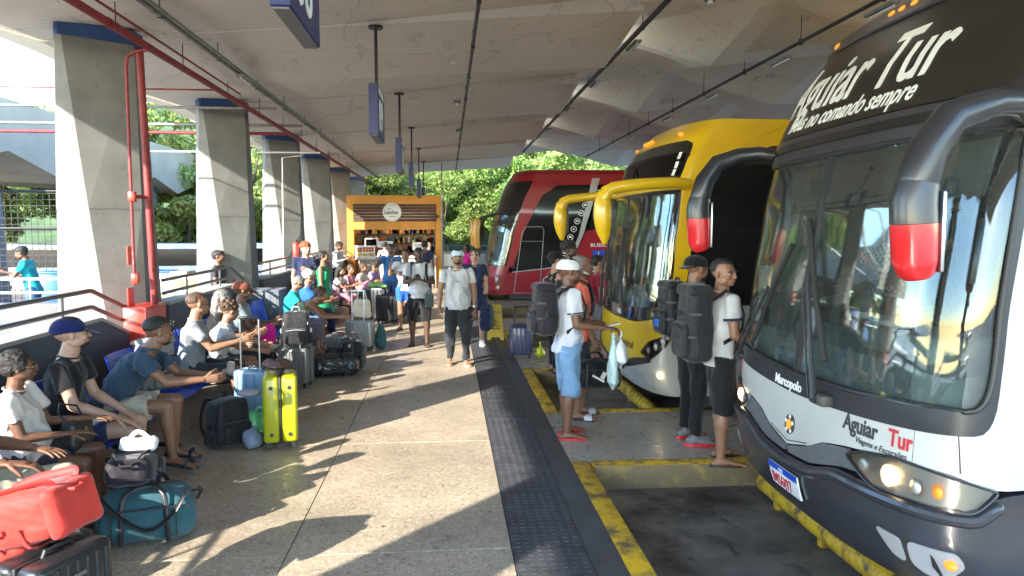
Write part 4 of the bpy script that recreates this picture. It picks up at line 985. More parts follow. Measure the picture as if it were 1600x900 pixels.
# ================================================================== buses
def interp(tab, z):
    if z <= tab[0][0]: return tab[0][1]
    for (a, b), (c, d) in zip(tab[:-1], tab[1:]):
        if z <= c:
            f = (z-a)/(c-a); f = f*f*(3-2*f)*.4+f*.6; return b+(d-b)*f
    return tab[-1][1]
class Skin:
    """bus skin: u runs round the front from the far side (-) to the near side (+), z up from the road"""
    def __init__(s, rake, kz, wz, A=.75, p=2.8, Wd=1.3):
        s.rake, s.kz, s.wz, s.A, s.W = rake, kz, wz, A, Wd
        N_ = 400; P = []
        for i in range(N_+1):
            th = math.pi/2*i/N_; b = Wd*math.sin(th)**(2/p); a = A*(1-math.cos(th)**(2/p)); P.append((b, a))
        L = [0]
        for (b0, a0), (b1, a1) in zip(P[:-1], P[1:]): L.append(L[-1]+math.hypot(b1-b0, a1-a0))
        s.L = np.array(L); s.B = np.array([q[0] for q in P]); s.Aa = np.array([q[1] for q in P]); s.sc = L[-1]
    def ub(s, b): return math.copysign(float(np.interp(abs(b), s.B, s.L)), -b)
    def uq(s, q): return s.sc+q-s.A
    def pos(s, u, z):
        au = abs(u); sg = -1 if u > 0 else 1
        a0 = interp(s.rake, z); k = interp(s.kz, z); w = interp(s.wz, z)
        if au <= s.sc: b = float(np.interp(au, s.L, s.B)); a = a0+k*float(np.interp(au, s.L, s.Aa))
        else:
            q = s.A+au-s.sc; b = s.W; e = a0+k*s.A; a = q+(e-s.A)*max(0, 1-(q-s.A)/1.4)
        return V((a, sg*b*w, z))
    def nrm(s, u, z):
        e = .01; du = s.pos(u+e, z)-s.pos(u-e, z); dz = s.pos(u, z+e)-s.pos(u, z-e); return du.cross(dz).normalized()
    def at(s, u, z, off=0): return s.pos(u, z)+s.nrm(u, z)*off
def rpoly(P, r=.08, n=4):
    """round the corners of a polygon"""
    out = []; m = len(P)
    for i in range(m):
        a, b, c = V(P[i-1]), V(P[i]), V(P[(i+1) % m]); rr = min(r if not isinstance(r, (list, tuple)) else r[i], (a-b).length*.45, (c-b).length*.45)
        if rr <= 0: out.append(tuple(b)); continue
        p0 = b+(a-b).normalized()*rr; p1 = b+(c-b).normalized()*rr
        for k in range(n+1): t = k/n; q = p0*(1-t)**2+b*2*t*(1-t)+p1*t*t; out.append((q.x, q.y))
    return out
def cut2d(vs, fs, step, zstep):
    bm = bmesh.new(); B = [bm.verts.new((a, b, 0)) for a, b in vs]
    for f in fs:
        try: bm.faces.new([B[i] for i in f])
        except ValueError: pass
    us = [v[0] for v in vs]; zs = [v[1] for v in vs]
    def lines(lo, hi, st, ax):
        k = math.floor(lo/st)+1
        while k*st < hi:
            co = [0, 0, 0]; co[ax] = k*st; no = [0, 0, 0]; no[ax] = 1
            bmesh.ops.bisect_plane(bm, geom=bm.verts[:]+bm.edges[:]+bm.faces[:], plane_co=co, plane_no=no, dist=1e-5); k += 1
    lines(min(us), max(us), step, 0); lines(min(zs), max(zs), zstep, 1)
    bmesh.ops.remove_doubles(bm, verts=bm.verts[:], dist=1e-5); bm.verts.index_update()
    v = [(q.co.x, q.co.y) for q in bm.verts]; f = [[q.index for q in p.verts] for p in bm.faces]
    f = [p if sum(v[p[i-1]][0]*v[p[i]][1]-v[p[i]][0]*v[p[i-1]][1] for i in range(len(p))) > 0 else p[::-1] for p in f]
    bm.free(); return v, f
def patch(sk, poly, off, thick, name, mt, parent, holes=(), step=.07, zstep=.09, vf=None, angle=30):
    if vf: vs, fs = vf
    else:
        rings = [[V((a, b, 0)) for a, b in poly]]+[[V((a, b, 0)) for a, b in h] for h in holes]
        tr = tessellate_polygon(rings); vs = [(p.x, p.y) for r_ in rings for p in r_]; fs = tr
    vs, fs = cut2d(vs, fs, step, zstep)
    P = [sk.pos(u, z) for u, z in vs]; Nn = [sk.nrm(u, z) for u, z in vs]
    n = len(vs); V3 = [p+q*off for p, q in zip(P, Nn)]+[p+q*(off-thick) for p, q in zip(P, Nn)]
    cnt = {}
    for p in fs:
        for i in range(len(p)): e = (p[i], p[(i+1) % len(p)]); cnt.setdefault(frozenset(e), []).append(e)
    F = [tuple(p) for p in fs]+[tuple(i+n for i in p[::-1]) for p in fs]
    for k_, es in cnt.items():
        if len(es) == 1: a, b = es[0]; F.append((b, a, a+n, b+n))
    g = MB(); g.add(V3, F); return g.build(name, mt, parent, angle)
def ptext(sk, txt, size, u, z, mt, parent, name='lettering', off=.004, rot=0, **k):
    v, f = text2d(txt, size, **k); c, s_ = math.cos(rot), math.sin(rot)
    v = [(u+a*c-b*s_, z+a*s_+b*c) for a, b in v]
    return patch(sk, None, off, .003, name, mt, parent, vf=(v, f), step=.12, zstep=.12)
def disc(u, z, r, n=20, rz=None): return [(u+r*math.cos(2*math.pi*i/n), z+(rz or r)*math.sin(2*math.pi*i/n)) for i in range(n)]
def wheel(t, x, y, side):
    g = MB(); prof = [(.28, -.14), (.46, -.135), (.50, -.10), (.51, 0), (.50, .10), (.46, .135), (.28, .14)]
    g.lathe(prof, seg=32); g.xf(Matrix.Translation((x, y, .51))@Matrix.Rotation(R(90), 4, 'X')); o = g.build('wheel', M_rubber, t)
    g = MB(); g.lathe([(0, .06), (.10, .07), (.11, .03), (.22, .0), (.27, .10), (.29, .135), (.28, .0), (.28, -.1), (0, -.1)], seg=28); g.xf(Matrix.Translation((x, y, .51))@Matrix.Rotation(R(90)*(1 if side < 0 else -1), 4, 'X')); g.build('rim', M_steel, o)
def side_rect(sk, q0, q1, z0, z1): return [(sk.uq(q0), z0), (sk.uq(q1), z0), (sk.uq(q1), z1), (sk.uq(q0), z1)]
def mirror_u(poly): return [(-a, b) for a, b in poly][::-1]

M_bwhite = mat('bus_white_paint', (.46, .46, .43), .36, coat=.35, var=.10, vs=1.6)
M_bdark = mat('bus_graphite_paint', (.028, .029, .036), .34, coat=.5, var=.25, vs=2.5)
M_bblack = mat('bus_gloss_black', (.012, .012, .013), .12, coat=.5)
M_bblack2 = mat('bus_black_panel', (.016, .014, .012), .22, var=.3, vs=2)
M_trim = mat('bus_rubber_trim', (.020, .021, .026), .4)
M_glass = glass('windshield_glass', (.86, .94, .92), .92, haze=.022)
M_sideglass = glass('dark_side_glass', (.6, .62, .63), .40)
M_lens = glass('lamp_lens', (.9, .9, .88), .85, .05)
M_chrome = mat('lamp_reflector', (.72, .71, .68), .38, .55, var=.05)
M_orange = mat('orange_lens', (.75, .17, .015), .25, emit=.25)
M_lit = mat('lit_lamp', (1, .72, .38), .3, emit=2.2)
M_int = mat('bus_interior_grey', (.30, .32, .33), .7, var=.2); M_intd = mat('bus_interior_dark', (.08, .08, .085), .8)
M_redp = mat('bus_red_paint', (.27, .006, .014), .34, coat=.5, var=.08)
M_bred = mat('bright_red_paint', (.55, .015, .02), .25, coat=.6)
M_yp = mat('bus_yellow_paint', (.62, .39, .008), .30, coat=.5, var=.06)
M_silver = mat('bus_silver_stripe', (.42, .42, .43), .35, .3)
M_print = mat('printed_white', (.72, .72, .70), .5); M_dkprint = mat('printed_charcoal', (.035, .035, .04), .5); M_redprint = mat('printed_red', (.45, .02, .03), .5)
M_grill = mat('grille_grey', (.10, .10, .105), .6, bump=.5, bs=90)

def roof_and_back(sk, t, mt, zt, zc_, L=9.0, under=.45, mtb=None):
    """roof cap over the skin's top edge and a dark chassis box below"""
    us = [-sk.uq(L)]+[x for x in np.linspace(-sk.uq(1.5), sk.uq(1.5), 41)]+[sk.uq(L)]
    ring = [sk.pos(u, zt) for u in us]; g = MB(); n = len(us); cx = L
    rings = [ring]
    for f, dz in ((.035, .5), (.10, .78), (.25, .93), (.6, 1.0)):
        rr = []
        for p in ring:
            tgt = V((max(p.x, min(L, p.x+1.3)), 0, 0)); q = V((p.x+(tgt.x-p.x)*f, p.y*(1-f), zt+(zc_-zt)*dz)); rr.append(q)
        rings.append(rr)
    for r_ in rings: g.v += [tuple(p) for p in r_]
    for i in range(len(rings)-1):
        for j in range(n-1): g.f.append((i*n+j, i*n+j+1, (i+1)*n+j+1, (i+1)*n+j)); g.m.append(0)
    last = (len(rings)-1)*n; h = n//2
    for j in range(h): 
        if last+n-1-j-1 > last+j+1: g.f.append((last+j, last+j+1, last+n-2-j, last+n-1-j)); g.m.append(0)
    g.build('roof', mt, t, 40)
    g = MB(); g.box((L/2+.45, 0, (under+.18)/2+.1), (L-.5, 2.3, under-.1)); g.build('chassis', M_intd, t, angle=None)
    g = MB(); g.box((L+.02, 0, 1.9), (.05, 2.56, 3.1)); g.build('rear_wall', mtb or mt, t, angle=None)

# ------------------------------------------------------------------ white bus (nearest)
B1 = thing('bus', 'nearest white and graphite coach with large slanted lettering and its headlight on', 'bus', (2.2, 4.55, ROAD))
s1 = Skin(rake=[(.3, .13), (.42, .05), (.6, .0), (.8, .0), (1.2, .04), (1.7, .08), (2.3, .16), (2.77, .26), (3.1, .40), (3.46, .62), (3.6, .8)],
          kz=[(.3, .60), (.9, .56), (1.2, .48), (2.7, .52), (3.5, .5)], wz=[(.3, .985), (.6, 1), (2.2, 1), (2.9, .985), (3.3, .95), (3.6, .88)])
sc = s1.sc; E1 = s1.uq(1.0)
hl = rpoly([(s1.ub(-.66), .90), (s1.ub(-.86), .80), (s1.ub(-1.1), .755), (s1.ub(-1.29), .80), (s1.ub(-1.299)+.06, .90), (s1.ub(-1.22), .965), (s1.ub(-1.0), .985), (s1.ub(-.8), .955)], .05)
top_b = [(E1, .92), (s1.uq(.74), .90)]
def bump_top(u): return interp([(0, .70), (.3, .72), (.6, .80), (.9, .80), (1.2, .80), (sc-.2, .80), (sc, .88), (E1, .90)], abs(u))
ul = [E1*(1-i/20) for i in range(41)]
patch(s1, [(-E1, .34), (E1, .34)]+[(u, bump_top(u)) for u in ul], .022, .05, 'bumper', M_bdark, B1, zstep=.05)
# rounded ledge along the bumper top
g = MB(); pts = [s1.at(u, bump_top(u)-.045, .02) for u in [sc*.98*(1-i/24) for i in range(49)]]; g.tube(pts, (.035), 10, round_=True); g.build('bumper_ledge', M_bdark, B1)
# grille strips between the lamps
for sg in (1, -1):
    P = [(0.03, .72), (.3, .735), (.62, .815), (.76, .83), (.66, .93), (.45, .90), (.25, .82), (.03, .765)]
    patch(s1, [(a, b) for a, b in P] if sg > 0 else mirror_u(P), .014, .03, 'grille_strip', M_grill, B1)
# white nose panel, hole-free: between strips and gasket
def nose_bot(u):
    return interp([(0, .77), (.25, .825), (.45, .905), (.66, .94), (s1.ub(-1.0), .99), (s1.ub(-1.22), .97), (sc, .90), (E1, .905)], abs(u))
def gask_bot(u): return interp([(0, 1.14), (1.2, 1.17)], abs(u))
for sg in (1, -1):
    k = [(s_, nose_bot(s_)) for s_ in [i/16*1.12 for i in range(17)]]; ktop = [(s_, gask_bot(s_)) for s_ in [1.12*(1-i/16) for i in range(17)]]
    P = k+ktop
    o = patch(s1, P if sg > 0 else mirror_u(P), .008, .03, 'nose_panel', M_bwhite, B1)
    k = [(s_, nose_bot(s_)) for s_ in [1.125+i/12*(E1-1.125) for i in range(13)]]
    P = k+[(E1, 2.75), (sc-.17, 2.75), (sc-.09, 1.75), (sc-.08, 1.42), (sc-.16, 1.26), (sc-.3, 1.21), (1.125, 1.17)]
    patch(s1, P if sg > 0 else mirror_u(P), .006, .03, 'corner_pillar', M_bwhite, B1)
# windshield surround
gas = rpoly([(-sc+.10, 2.78), (-sc+.02, 1.6), (-sc+.0, 1.18), (-.6, 1.12), (0, 1.10), (.6, 1.12), (sc-.02, 1.18), (sc-.05, 1.6), (sc-.14, 2.78)], [.02, .3, .22, .1, .1, .1, .22, .3, .02], 5)
gl = rpoly([(-sc+.17, 2.62), (-sc+.09, 1.7), (-sc+.07, 1.29), (-.6, 1.25), (0, 1.23), (.6, 1.25), (sc-.11, 1.29), (sc-.13, 1.7), (sc-.22, 2.62)], [.08, .25, .18, .1, .1, .1, .18, .25, .08], 5)
patch(s1, gas, .012, .04, 'windshield_surround', M_trim, B1, holes=[gl[::-1]], step=.06)
glL = [p for p in gl if p[0] < -.02]; glR = [p for p in gl if p[0] > .02]
def clipx(P, lo, hi):
    bm = bmesh.new(); f = bm.faces.new([bm.verts.new((a, b, 0)) for a, b in P])
    for x, n_ in ((lo, -1), (hi, 1)):
        bmesh.ops.bisect_plane(bm, geom=bm.verts[:]+bm.edges[:]+bm.faces[:], plane_co=(x, 0, 0), plane_no=(n_, 0, 0), clear_outer=True)
    f = bm.faces[:][0]; out = [(v.co.x, v.co.y) for v in f.verts]; bm.free(); return out
patch(s1, clipx(gl, -3, -.012), -.004, .008, 'windshield_pane', M_glass, B1)
patch(s1, clipx(gl, .012, 3), -.004, .008, 'windshield_pane', M_glass, B1)
patch(s1, [(-.02, 1.2), (.02, 1.2), (.02, 2.66), (-.02, 2.66)], .01, .03, 'centre_divider', M_trim, B1)
g = MB(); gk = [s1.at(a, b, .012) for a, b in gl+[gl[0]]]; g.tube(gk, .014, 8, cap=False); g.build('glass_seal', M_blackplas, B1)
# band over the windshield
for z0, z1, of, mt in ((2.64, 2.70, .022, M_bdark), (2.71, 2.76, .034, M_bblack), (2.765, 2.80, .018, M_bdark)):
    patch(s1, [(-sc+.02, z0), (sc+.3, z0), (sc+.3, z1), (-sc+.02, z1)], of, .05, 'trim_band', mt, B1)
up_ = rpoly([(-sc+.10, 2.81), (sc+.5, 2.81), (sc+.5, 3.44), (-sc+.16, 3.44)], .04)
patch(s1, up_, .012, .04, 'upper_panel', M_bblack2, B1)
g = MB(); g.tube([s1.at(-sc+.095, 2.82+.62*i/8, .014) for i in range(9)], .010, 6); g.build('edge_strip', M_silver, B1)
g = MB(); g.tube([s1.at(-sc+.1+(2*sc)*i/40, 3.455, .012) for i in range(41)], .014, 8); g.build('roof_gutter', M_bdark, B1)
patch(s1, [(-E1, 2.79), (-sc+.09, 2.79), (-sc+.14, 3.45), (-E1, 3.45)], .006, .03, 'upper_side_panel', M_bwhite, B1)
for i, (b, sz) in enumerate(((1.05, 1), (.12, 1), (-.0, 1), (-.14, 1), (-1.05, 1))):
    g = MB(); p = s1.at(s1.ub(b), 3.52, .02); g.ball(p, (.035, .06, .03), 12, 8); g.build('marker_lamp', M_orange, B1)
roof_and_back(s1, B1, M_bdark, 3.46, 3.66)
patch(s1, [(-sc-.4, 3.44), (sc+.4, 3.44), (sc+.4, 3.52), (-sc-.4, 3.52)], .003, .03, 'roof_edge', M_bdark, B1)
# lettering
ptext(s1, 'Aguiar Tur', .46, s1.ub(1.2)+.22, 2.99, M_print, B1, 'big_lettering', .018, shear=.38, bold=.006, xs=.92)
ptext(s1, 'Deus no comando sempre', .165, s1.ub(.92)+.10, 2.855, M_print, B1, 'motto_lettering', .018, shear=.35, bold=.002, xs=.86)
ptext(s1, 'Marcopolo', .085, -.26, 1.125, M_print, B1, 'maker_lettering', .018, bold=.002)
ptext(s1, 'Aguiar', .125, .60, 1.035, M_dkprint, B1, 'nose_lettering', .013, bold=.003, xs=.85)
ptext(s1, 'Tur', .125, .96, 1.035, M_redprint, B1, 'nose_lettering', .013, bold=.003, xs=.85)
ptext(s1, 'Viagens e Excursões', .045, .72, .985, M_dkprint, B1, 'nose_motto', .013, shear=.2)
ptext(s1, '70', .15, s1.ub(1.17)-.04, 1.04, M_dkprint, B1, 'fleet_number', .013, xs=.75); ptext(s1, '0', .15, s1.ub(1.17)+.10, 1.04, M_redprint, B1, 'fleet_number', .013, xs=.75)
patch(s1, disc(.02, .90, .062, 24), .016, .01, 'round_emblem', M_dkprint, B1)
for i in range(5): a = R(90+72*i); patch(s1, disc(.02+.048*math.cos(a), .90+.048*math.sin(a), .013, 8), .019, .003, 'emblem_petal', M_print, B1)
patch(s1, disc(.02, .90, .030, 20), .021, .005, 'emblem_centre', M_orange, B1)
# plate
M_plate = mat('plate_white', (.75, .75, .73), .4); M_plblue = mat('plate_blue', (.01, .06, .45), .4)
o = patch(s1, [(-.19, .47), (.21, .47), (.21, .61), (-.19, .61)], .045, .012, 'number_plate', M_plate, B1)
patch(s1, [(-.19, .58), (.21, .58), (.21, .61), (-.19, .61)], .0475, .003, 'plate_band', M_plblue, o)
ptext(s1, 'IMS6J97', .105, -.165, .485, M_redprint, o, 'plate_number', .0475, xs=.82, bold=.001)
ptext(s1, 'BRASIL', .02, -.03, .588, M_print, o, 'plate_country', .050)
# headlights
for sg in (1, -1):
    P = hl if sg > 0 else mirror_u(hl); h_ = patch(s1, P, -.0, .03, 'headlight', M_chrome, B1, step=.04, zstep=.04)
    patch(s1, P, .026, .006, 'lamp_cover', M_lens, h_, step=.04, zstep=.04)
    cs = [(.80, .88, .045, M_chrome), (.98, .875, .055, M_lit), (1.16, .865, .042, M_chrome), (1.29, .87, .036, M_orange)]
    for j, (u, z, r_, m_) in enumerate(cs):
        g = MB(); p = s1.at(sg*u, z, .006); g.ball(p, (.018, r_, r_), 16, 10); g.build('bulb', m_, h_)
    g = MB(); ring = [s1.at(a, b, .028) for a, b in P+[P[0]]]; g.tube(ring, .007, 6, cap=False); g.build('lamp_seal', M_trim, h_)
    F1 = rpoly([(.93, .60), (1.09, .585), (1.10, .46), (1.02, .48)], .03); patch(s1, F1 if sg > 0 else mirror_u(F1), .028, .012, 'fog_housing', M_silver, B1, step=.05)
    F2 = rpoly([(1.13, .59), (1.13, .47), (1.22, .43), (1.36, .46), (1.46, .53), (1.42, .59)], .04); o = patch(s1, F2 if sg > 0 else mirror_u(F2), .028, .012, 'fog_housing', M_silver, B1, step=.05)
    F3 = [(1.265, .56), (1.28, .54), (1.31, .45), (1.295, .45), (1.26, .50)]; patch(s1, F3 if sg > 0 else mirror_u(F3), .034, .01, 'slot', M_blackplas, o)
    g = MB(); g.ball(s1.at(sg*1.365, .53, .03), (.025, .04, .026), 14, 8); g.build('indicator', M_orange, o)
for sg in (1, -1):
    for pts in ([(1.42, .98), (1.40, 1.18)], [(E1-.02, .93), (E1-.02, 2.7)], [(.0, .79), (.25, .84)]):
        g = MB(); g.tube([s1.at(sg*a, b, .009) for a, b in pts], .003, 5); g.build('panel_seam', M_blackplas, B1)
# wipers
def wiper(t, sk, u0, z0, u1, z1, bl, r=.012):
    g = MB(); g.tube([sk.at(u0, z0, .05), sk.at(u0, z0, .09)], .03, 12); p = [sk.at(u0+(u1-u0)*i/6, z0+(z1-z0)*i/6, .085-.02*i/6) for i in range(7)]; g.tube(p, [(.022, .012)]*2+[(.014, .01)]*5, 8)
    q = [v+V((0, .07, 0)) for v in p[:6]]; g.tube(q, .007, 6); o = g.build('wiper_arm', M_blackplas, t)
    g = MB(); d = bl/2; a = math.atan2(z1-z0, u1-u0)+R(6); pts = [sk.at(u1+math.cos(a)*f*d, z1+math.sin(a)*f*d, .028) for f in np.linspace(-1.15, .85, 9)]; g.tube(pts, (.012, .02), 6); g.build('wiper_blade', M_rubber, o)
wiper(B1, s1, .40, 1.15, .13, 1.86, .95); wiper(B1, s1, -.86, 1.20, -.42, 1.75, .85)
g = MB(); g.rbox(s1.at(.40, 1.15, .04), (.09, .16, .07), .02, 2); g.build('wiper_motor_cover', mat('greasy_metal', (.08, .075, .07), .6, .4), B1)
# mirrors
def mirror_arm(t, y, fwd, root, zt, zb, m1, m2, w=.1, split=None, tipm=None, dy=0, r_arm=.07, flat=False):
    """arm from the roof corner bowing forward and down into a hanging mirror head"""
    pts = [V((root, y*.90, zt-.03)), V((root-.25, y*.97, zt+.02)), V((fwd+.30, y, zt+.005)), V((fwd+.12, y, zt-.06)), V((fwd+.02, y, zt-.20)), V((fwd-.02, y, zt-.34))]
    if flat:
        pts = cr([V((root, y*.9, zt-.01)), V((root-.30, y*.97, zt+.015)), V((fwd+.34, y, zt-.01)), V((fwd+.10, y, zt-.045))])+[V((fwd+.03, y, zt-.08)), V((fwd-.0, y, zt-.16))]
        n_ = len(pts); g = MB(); g.tube(pts, [(.055+.012*i/n_, .05+.02*i/n_) for i in range(n_-2)]+[(.07, .075), (.075, .08)], 14, side=(0, 0, 1), round_=True); o = g.build('mirror_arm', m1, t)
        g = MB(); zz = np.linspace(zt-.13, zb, 7); ww = [.07, .095, .10, .10, .09, .07, .035]; g.tube([V((fwd-.01+.02*(i/6)**2, y, z)) for i, z in enumerate(zz)], [(a, a*.95) for a in ww], 16, side=(1, 0, 0), round_=True); h_ = g.build('mirror_head', m1, o)
        g = MB(); g.rbox((fwd+.078, y, (zt+zb)/2-.04), (.03, .15, (zt-zb)*.6), .01, 2); g.build('mirror_glass', M_blackplas, h_); return
    g = MB(); g.tube(pts, [(.06, r_arm*.8), (.06, r_arm), (.065, r_arm), (.075, r_arm*1.05), (.082, w*.95), (.085, w)], 16, side=(0, 0, 1), round_=True); o = g.build('mirror_arm', m1, t)
    zm = split if split else zb
    P = [V((fwd-.02, y, zt-.345)), V((fwd-.035, y, (zt-.35+zm)/2)), V((fwd-.03, y, zm))]
    g = MB(); g.tube(P, [(.09, w), (.10, w*1.08), (.10, w*1.1)], 20, side=(1, 0, 0)); h_ = g.build('mirror_head', m1 if not split else m1, o)
    if split:
        P = [V((fwd-.03, y, zm-.002)), V((fwd-.02, y, zb+.08)), V((fwd-.01, y, zb+.02)), V((fwd-.005, y, zb))]
        g = MB(); g.tube(P, [(.10, w*1.1), (.095, w*1.08), (.075, w*.98), (.05, w*.8)], 20, side=(1, 0, 0)); g.build('mirror_tip', m2, o)
    g = MB(); g.rbox((fwd+.062, y, (zt-.35+zb)/2), (.02, w*1.7, (zt-.35-zb)*.86), .03, 2); g.build('mirror_glass', M_steel, h_)
M_mirr = mat('mirror_graphite', (.022, .022, .026), .33, coat=.15, var=.3)
mirror_arm(B1, -1.47, -.14, .55, 2.70, 1.94, M_mirr, M_bred, .085, split=2.18, r_arm=.085)
mirror_arm(B1, 1.47, -.09, .62, 2.76, 1.98, M_mirr, M_bred, .08, split=2.25, r_arm=.06)
# near side
def side(sk, t, q0, q1, z0, z1, mt, name, off=.004, step=.8, both=True, **k):
    P = side_rect(sk, q0, q1, z0, z1); patch(sk, P, off, .03, name, mt, t, step=step, zstep=.15, **k)
    if both: patch(sk, mirror_u(P), off, .03, name, mt, t, step=step, zstep=.15, **k)
side(s1, B1, 1.01, 9, .34, 1.22, M_bwhite, 'side_skirt')
side(s1, B1, 1.09, 9, 1.29, 2.78, M_sideglass, 'side_glass', .002); side(s1, B1, 1.01, 9, 2.79, 3.46, M_bblack2, 'upper_side')
side(s1, B1, 1.01, 9, 1.225, 1.285, M_bred, 'red_side_stripe', .012); side(s1, B1, .93, 1.08, 1.29, 2.78, M_bdark, 'door_post', .012)
g = MB(); g.box((5, 0, 1.0), (8, 2.46, .06)); g.build('cabin_floor', M_intd, B1, angle=None)
wheel(B1, 2.6, -1.12, -1); wheel(B1, 2.6, 1.12, 1); wheel(B1, 7.6, -1.12, -1)
# cabin seen through the glass
g = MB()
dsh = [(.16, 1.22), (.30, 1.40), (.62, 1.46), (.80, 1.36), (.86, 1.05), (.16, 1.05)]
g.prism(dsh, (0, 1.12, 0), (1, 0, 0), (0, 0, 1), (0, -2.24, 0)); g.build('dashboard', M_int, B1, 30)
g = MB(); g.rbox((.55, -.55, 1.50), (.45, .75, .16), .07, 3); g.build('instrument_hood', M_int, B1)
g = MB(); g.tube([(.82+.16*math.cos(a)*.5, -.55+.23*math.sin(a), 1.58+.23*math.cos(a)*.75) for a in [i*math.pi/10 for i in range(21)]], .014, 8, cap=False); g.tube([(.72, -.55, 1.45), (.86, -.55, 1.58)], .03, 8); g.build('steering_wheel', M_blackplas, B1)
for yy, lab_ in ((-.55, 0), (.75, 1)):
    o = MB(); o.rbox((1.5, yy, 1.48), (.5, .5, .14), .05, 2); o.rbox((1.78, yy, 1.88), (.14, .5, .75), .06, 2, (0, R(8), 0)); o.rbox((1.86, yy, 2.34), (.1, .28, .2), .04, 2, (0, R(8), 0)); o.build('crew_seat', M_intd, B1)
g = MB(); g.box((2.5, 0, 2.0), (.05, 2.5, 1.9)); g.build('cabin_partition', M_intd, B1, angle=None)
g = MB(); g.box((1.5, 0, 2.76), (2.2, 2.3, .05)); g.build('cabin_ceiling', M_int, B1, angle=None)
g = MB(); g.rbox((.42, -.72, 2.46), (.02, .9, .30), .01, 1, (0, R(14), 0)); g.build('sun_visor', M_intd, B1)
g = MB(); g.tube([(.34, .35, 2.62), (.34, .35, 2.2), (.35, .35, 2.12)], .008, 6); g.rbox((.34, .35, 2.45), (.04, .24, .12), .02, 2); g.build('inner_mirror', M_blackplas, B1)
g = MB(); g.box((.26, s1.B[-1]*.78, 1.72), (.004, .22, .32)); g.build('paper_notice', mat('paper', (.62, .66, .62), .8), B1, angle=None)
for i, yy in enumerate((.05, .5)):
    g = MB(); g.rbox((.40, -.42+yy*.4, 1.60+.02*i), (.14, .2, .035), .01, 1, (0, .2, .4*i)); g.build('document_box', M_white, B1)
g = MB(); g.tube([(.34, .28, 2.6), (.36, .27, 2.35)], .003, 5)
for i in range(8): g.ball((.35, .28-.001*i, 2.6-.035*i), .007, 6, 5)
g.build('hanging_chain', M_steel, B1)

# ------------------------------------------------------------------ yellow bus
B2 = thing('bus', 'yellow and white coach with yellow drooping mirrors and huge windshield', 'bus', (2.0, 8.85, ROAD))
B2.scale = (1, 1, .972)
s2 = Skin(rake=[(.35, .16), (.5, .06), (.7, .0), (.85, .01), (1.05, .03), (1.4, .06), (2.0, .12), (2.6, .20), (3.0, .29), (3.25, .42), (3.4, .60)],
          kz=[(.3, .45), (1.2, .34), (2.6, .32), (3.3, .5)], wz=[(.3, .98), (.7, 1), (2.2, 1), (2.9, .975), (3.2, .93), (3.45, .85)], A=.8, p=2.5)
c2 = s2.sc; E2 = s2.uq(1.1); Y2 = s2
def lowb(u): return interp([(0, .60), (.5, .65), (.9, .76), (c2-.35, .86), (c2-.1, 1.0), (E2, 1.03)], abs(u))
U2 = [E2*(1-i/20) for i in range(41)]
patch(s2, [(-E2, .40), (E2, .40)]+[(u, lowb(u)-.002) for u in U2], .01, .04, 'bumper', M_bwhite, B2, zstep=.06)
patch(s2, [(-c2+.45, .76), (-.6, .62), (0, .55), (.6, .62), (c2-.45, .76), (c2-.40, .83), (.9, .77), (.5, .66), (0, .61), (-.5, .66), (-.9, .77), (-c2+.40, .83)], .022, .02, 'lower_grille', M_trim, B2)
def yb(u): return interp([(0, 1.16), (.8, 1.17), (1.2, 1.22), (c2-.1, 1.34), (c2+.02, 1.6)], abs(u))
P = [(u, lowb(u)) for u in np.linspace(-c2-.02, c2+.02, 25)]+[(u, yb(u)) for u in np.linspace(c2+.02, -c2-.02, 25)]
patch(s2, P, .012, .04, 'yellow_nose', M_yp, B2)
ws = rpoly([(-c2+.10, 2.60), (-c2+.08, 1.7), (s2.ub(1.15), 1.36), (0, 1.30), (s2.ub(-1.15), 1.36), (c2-.10, 1.7), (c2-.16, 2.60)], [.06, .2, .2, .1, .2, .2, .06], 5)
fr_ = rpoly([(-c2+.05, 2.64), (-c2+.03, 1.6), (s2.ub(1.17), 1.22), (0, 1.15), (s2.ub(-1.17), 1.22), (c2-.04, 1.6), (c2-.11, 2.64)], [.06, .25, .2, .1, .2, .25, .06], 5)
patch(s2, fr_, .016, .03, 'windshield_surround', M_bblack, B2, holes=[ws[::-1]])
patch(s2, clipx(ws, -3, -.01), .006, .008, 'windshield_pane', M_glass, B2); patch(s2, clipx(ws, .01, 3), .006, .008, 'windshield_pane', M_glass, B2)
patch(s2, [(-.015, 1.28), (.015, 1.28), (.015, 2.62), (-.015, 2.62)], .02, .02, 'centre_divider', M_trim, B2)
# yellow frame round glass: pillars, band, brow
for sg in (1, -1):
    P = [(c2-.13, 1.36), (c2-.03, 1.62), (c2-.10, 2.66), (c2-.10, 3.12), (c2-.3, 3.28), (c2+.35, 3.30), (c2+.14, 2.9), (c2+.11, 2.2), (c2+.10, 1.40), (c2+.06, 1.02), (c2-.1, .99)]
    P = [(c2-.035, 1.62), (c2-.105, 2.65), (c2-.10, 2.74), (c2-.27, 2.76), (c2-.27, 3.06), (c2-.34, 3.15), (c2-.5, 3.19), (c2-.5, 3.42), (c2+.85, 3.42), (c2+.45, 3.22), (c2+.20, 2.95), (c2+.12, 2.3), (c2+.10, 1.5), (c2+.10, 1.03), (c2+.021, 1.0), (c2+.021, 1.6)][::-1]
    patch(s2, P if sg > 0 else mirror_u(P), .012, .03, 'yellow_pillar', M_yp, B2)
patch(s2, [(-c2+.105, 2.645), (c2-.105, 2.645), (c2-.10, 2.74), (-c2+.10, 2.74)], .02, .04, 'yellow_band', M_yp, B2)
ug = rpoly([(-c2+.09, 2.76), (c2-.25, 2.76), (c2-.25, 3.08), (c2-.45, 3.19), (-c2+.35, 3.19), (-c2+.10, 3.12)], .06)
patch(s2, ug, .010, .03, 'upper_windshield', M_bblack, B2)
